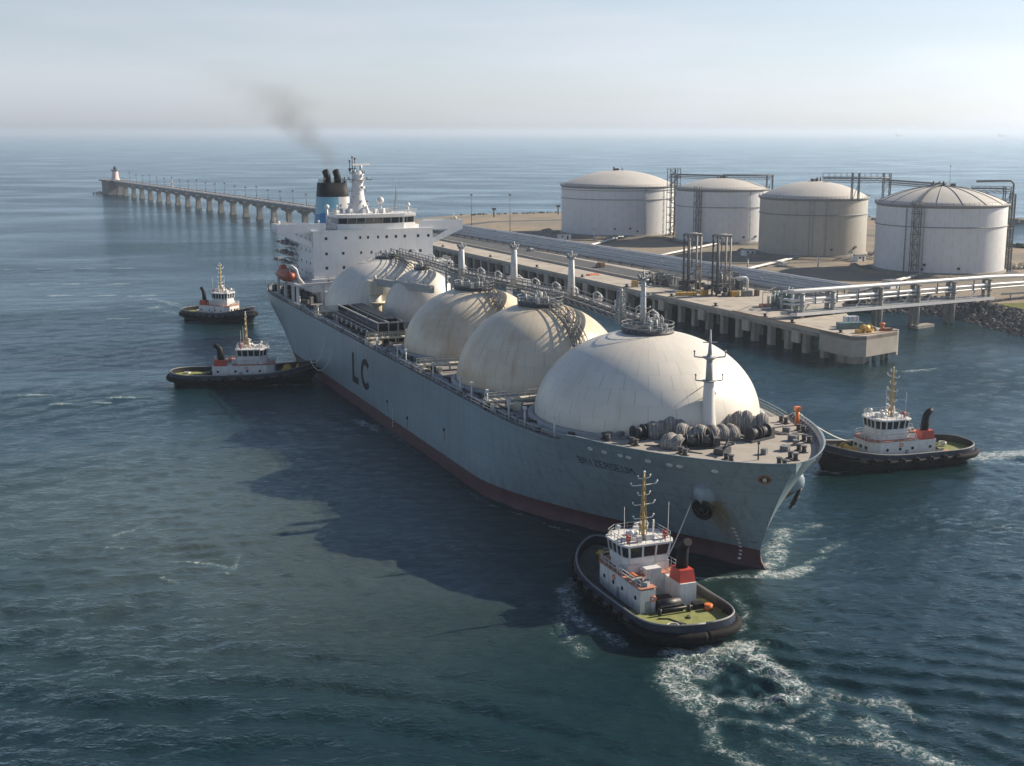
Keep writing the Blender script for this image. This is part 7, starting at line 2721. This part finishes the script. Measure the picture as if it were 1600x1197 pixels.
for k in range(ncol):
    s = 8 + (PLn - 30) * k / (ncol - 1)
    mb = MB()
    c = pp(s, 0, 0)
    mb.box((c[0], c[1], 4.0), (4.0, 3.4, 11.6), math.atan2(pd.y, pd.x))
    mb.box((c[0], c[1], 0.4), (5.0, 4.6, 2.6), math.atan2(pd.y, pd.x))
    mb.box((c[0], c[1], 9.6), (4.6, 5.4, 0.9), math.atan2(pd.y, pd.x)); mb.box((c[0], c[1], 10.6), (5.6, 8.8, 1.1), math.atan2(pd.y, pd.x))
    mb.build('column', M['pile_conc'], pier)
# arched haunches between the columns
sp_ = (PLn - 30) / (ncol - 1)
for k in range(-1, ncol):
    s0 = 8 + sp_ * k
    if k < 0:
        continue
    mb = MB()
    for o in (-W_ + 1.1, W_ - 1.1):
        pts = []
        for i in range(11):
            u = i / 10
            pts.append((s0 + sp_ * u, 10.2 + 2.2 * max(0.0, math.sin(PI * u)) ** 0.3))
        top_ = [(s0 + sp_ * i / 10, 12.9) for i in range(11)]
        for side in (-1.0, 1.0):
            vs = [pp(a, o + side, b) for a, b in pts] + [pp(a, o + side, b) for a, b in top_]
            mb.add(vs, [(i, i + 1, 11 + i + 1, 11 + i) for i in range(10)])
        vs = [pp(a, o - 1.0, b) for a, b in pts] + [pp(a, o + 1.0, b) for a, b in pts]
        mb.add(vs, [(i, i + 1, 11 + i + 1, 11 + i) for i in range(10)])
    mb.build('arch_beam', M['pier'], pier)
mb = MB(); mb.prism([pp(-30, -7, 0)[:2], pp(-24, -10, 0)[:2], pp(4, -10, 0)[:2], pp(4, 10, 0)[:2], pp(-24, 10, 0)[:2], pp(-30, 7, 0)[:2]], -1.8, 13.8)
mb.prism([pp(-34, -9, 0)[:2], pp(-24, -13, 0)[:2], pp(6, -11, 0)[:2], pp(6, 11, 0)[:2], pp(-24, 13, 0)[:2], pp(-34, 9, 0)[:2]], 13.8, 15.2)
mb.build('pier_head', M['pier'], pier)
mb = MB()
for k in range(40):
    rock(mb, (pp(-34 + rr.uniform(-14, 4), rr.uniform(-12, 12), 0)[0], pp(-34, rr.uniform(-12, 12), 0)[1] + rr.uniform(-4, 8), 0.3), rr.uniform(1, 2.5), rr)
o = mb.build('pier_rocks', M['rock']); o.location = (PA.x, PA.y, 0); tag(o, 'dark rocks awash off the end of the long pier', 'rocks', None, 'stuff')
lh = thing('lighthouse', 'small reddish-white lighthouse on the head of the long pier', 'lighthouse', (PA.x + pp(-4, 0, 0)[0], PA.y + pp(-4, 0, 0)[1], 15.2), 0, None, 0.88)
M['lhpink'] = paint('faded_red_lighthouse', (0.55, 0.43, 0.40), 0.7, vary=0.15, scale=0.3)
mb = MB(); mb.lathe((0, 0, 0), [(5.2, 0), (5.0, 1.2), (4.3, 1.4), (3.2, 11.0)], 20); mb.build('tower', M['lhpink'], lh)
mb = MB(); mb.lathe((0, 0, 0), [(3.2, 10.6), (5.0, 11.2), (5.0, 12.0), (2.6, 12.1)], 20); mb.build('gallery', M['grey'], lh)
mb = MB(); mb.lathe((0, 0, 0), [(1.9, 12.0), (1.9, 14.4)], 14); mb.build('lantern', M['glass'], lh)
mb = MB(); mb.lathe((0, 0, 0), [(2.3, 14.4), (1.4, 15.6), (0.3, 16.2), (0.15, 18.2)], 14); mb.build('lantern_roof', M['dkgrey'], lh)
rr = random.Random(8)
for k in range(24):
    s = 40 + (PLn - 60) * k / 23
    x, y = PA.x + pp(s, 4.4, 0)[0], PA.y + pp(s, 4.4, 0)[1]
    lab = 'street lamp on the long pier, one of an even row' 
    lamp_post(x, y, 14.6, 7.5 if k % 3 else 9.0, 'thin dark lamp post in the even row along the long pier', 'lamp posts along the long pier')
bn_ = thing('beacon', 'pale slim beacon standing alone on the outer part of the long pier', 'beacon', (PA.x + pp(200, 4, 0)[0], PA.y + pp(200, 4, 0)[1], 14.6), 0, None, 0.5)
mb = MB(); mb.lathe((0, 0, 0), [(1.6, 0), (1.1, 9), (1.5, 9.2), (1.5, 11), (0.2, 12.5), (0.1, 15)], 10); mb.build('beacon_tower', M['lhpink'], bn_)
# far ships on the horizon
for (x, y, L_, lab) in ((5200, 17500, 110, 'tiny ship on the horizon above the weathered grey tank'), (6400, 17000, 120, 'tiny ship on the far right of the horizon')):
    t = thing('distant_ship', lab, 'ship', (x, y, 0), 0.1, 'ships on the horizon')
    mb = MB(); mb.prism([(-L_ / 2, -12), (L_ / 2 - 20, -12), (L_ / 2, 0), (L_ / 2 - 20, 12), (-L_ / 2, 12)], -1.5, 12); mb.build('hull', M['grey'], t)
    mb = MB(); mb.span(-L_ / 2 + 6, -L_ / 2 + 26, -10, 10, 12, 34); mb.build('deckhouse', M['ltgrey'], t)
# open shed on the breakwater at the right edge
sh2 = thing('harbour_shed', 'small pale open shed on the breakwater beyond the bright white tank', 'shed', (432, 985, 2.6))
for x_ in (-34, -17, 0, 17, 34):
    for y_ in (-6, 6):
        mb = MB(); mb.beam((x_, y_, -4), (x_, y_, 8.5), 1.2); mb.build('post', M['grey'], sh2)
mb = MB(); mb.span(-38, 38, -8, 8, 8.5, 9.6); mb.build('roof', M['white'], sh2)

# ---------------------------------------------------------------- smoke from the funnel
m = bpy.data.materials.new('smoke_volume')
m.use_nodes = True
nt = m.node_tree
nt.nodes.remove(nt.nodes['Principled BSDF'])
pv = nt.nodes.new('ShaderNodeVolumePrincipled')
pv.inputs['Color'].default_value = (0.30, 0.29, 0.29, 1)
tc = nt.nodes.new('ShaderNodeTexCoord')
pos = tc.outputs['Object']
nz = nt.nodes.new('ShaderNodeTexNoise'); nz.inputs['Scale'].default_value = 0.15; nz.inputs['Detail'].default_value = 4; nz.inputs['Distortion'].default_value = 0.6
nt.links.new(pos, nz.inputs['Vector'])
sep = nt.nodes.new('ShaderNodeSeparateXYZ'); nt.links.new(pos, sep.inputs[0])
# plume axis: drifts towards -X while rising; widening
zc = sep.outputs[2]
cx = mathn(nt, 'MULTIPLY', mathn(nt, 'POWER', mathn(nt, 'MAXIMUM', zc, 0.0), 1.6), -0.105)
wob = mathn(nt, 'MULTIPLY', mathn(nt, 'SINE', mathn(nt, 'MULTIPLY', zc, 0.33)), 1.6)
dx = mathn(nt, 'SUBTRACT', sep.outputs[0], mathn(nt, 'ADD', cx, wob))
r2 = mathn(nt, 'ADD', mathn(nt, 'MULTIPLY', dx, dx), mathn(nt, 'MULTIPLY', sep.outputs[1], sep.outputs[1]))
rad = mathn(nt, 'ADD', mathn(nt, 'MULTIPLY', zc, 0.62), 3.4)
rel = mathn(nt, 'DIVIDE', mathn(nt, 'SQRT', r2), rad)
core = maprange(nt, rel, 0.0, 1.0, 1.0, 0.0)
den = mathn(nt, 'SUBTRACT', mathn(nt, 'ADD', core, mathn(nt, 'MULTIPLY', nz.outputs['Fac'], 1.5)), 1.02)
den = mathn(nt, 'MAXIMUM', den, 0.0)
fade = maprange(nt, zc, 0.0, 30.0, 0.11, 0.004)
bot = maprange(nt, zc, 0.0, 3.0, 0.0, 1.0)
den = mathn(nt, 'MULTIPLY', mathn(nt, 'MULTIPLY', den, fade), mathn(nt, 'MULTIPLY', bot, mathn(nt, 'GREATER_THAN', core, 0.0)))
nt.links.new(den, pv.inputs['Density'])
nt.links.new(pv.outputs['Volume'], nt.nodes['Material Output'].inputs['Volume'])
sx_, sy_, _ = ship_world(-96.0, -4.0)
mb = MB(); mb.span(-60, 14, -17, 17, 0.0, 35.0)
sm_ = mb.build('smoke', m)
sm_.location = (sx_ - 1, sy_, 52.8)
tag(sm_, 'thin grey smoke drifting up from the blue and black funnel', 'smoke', None, 'stuff')
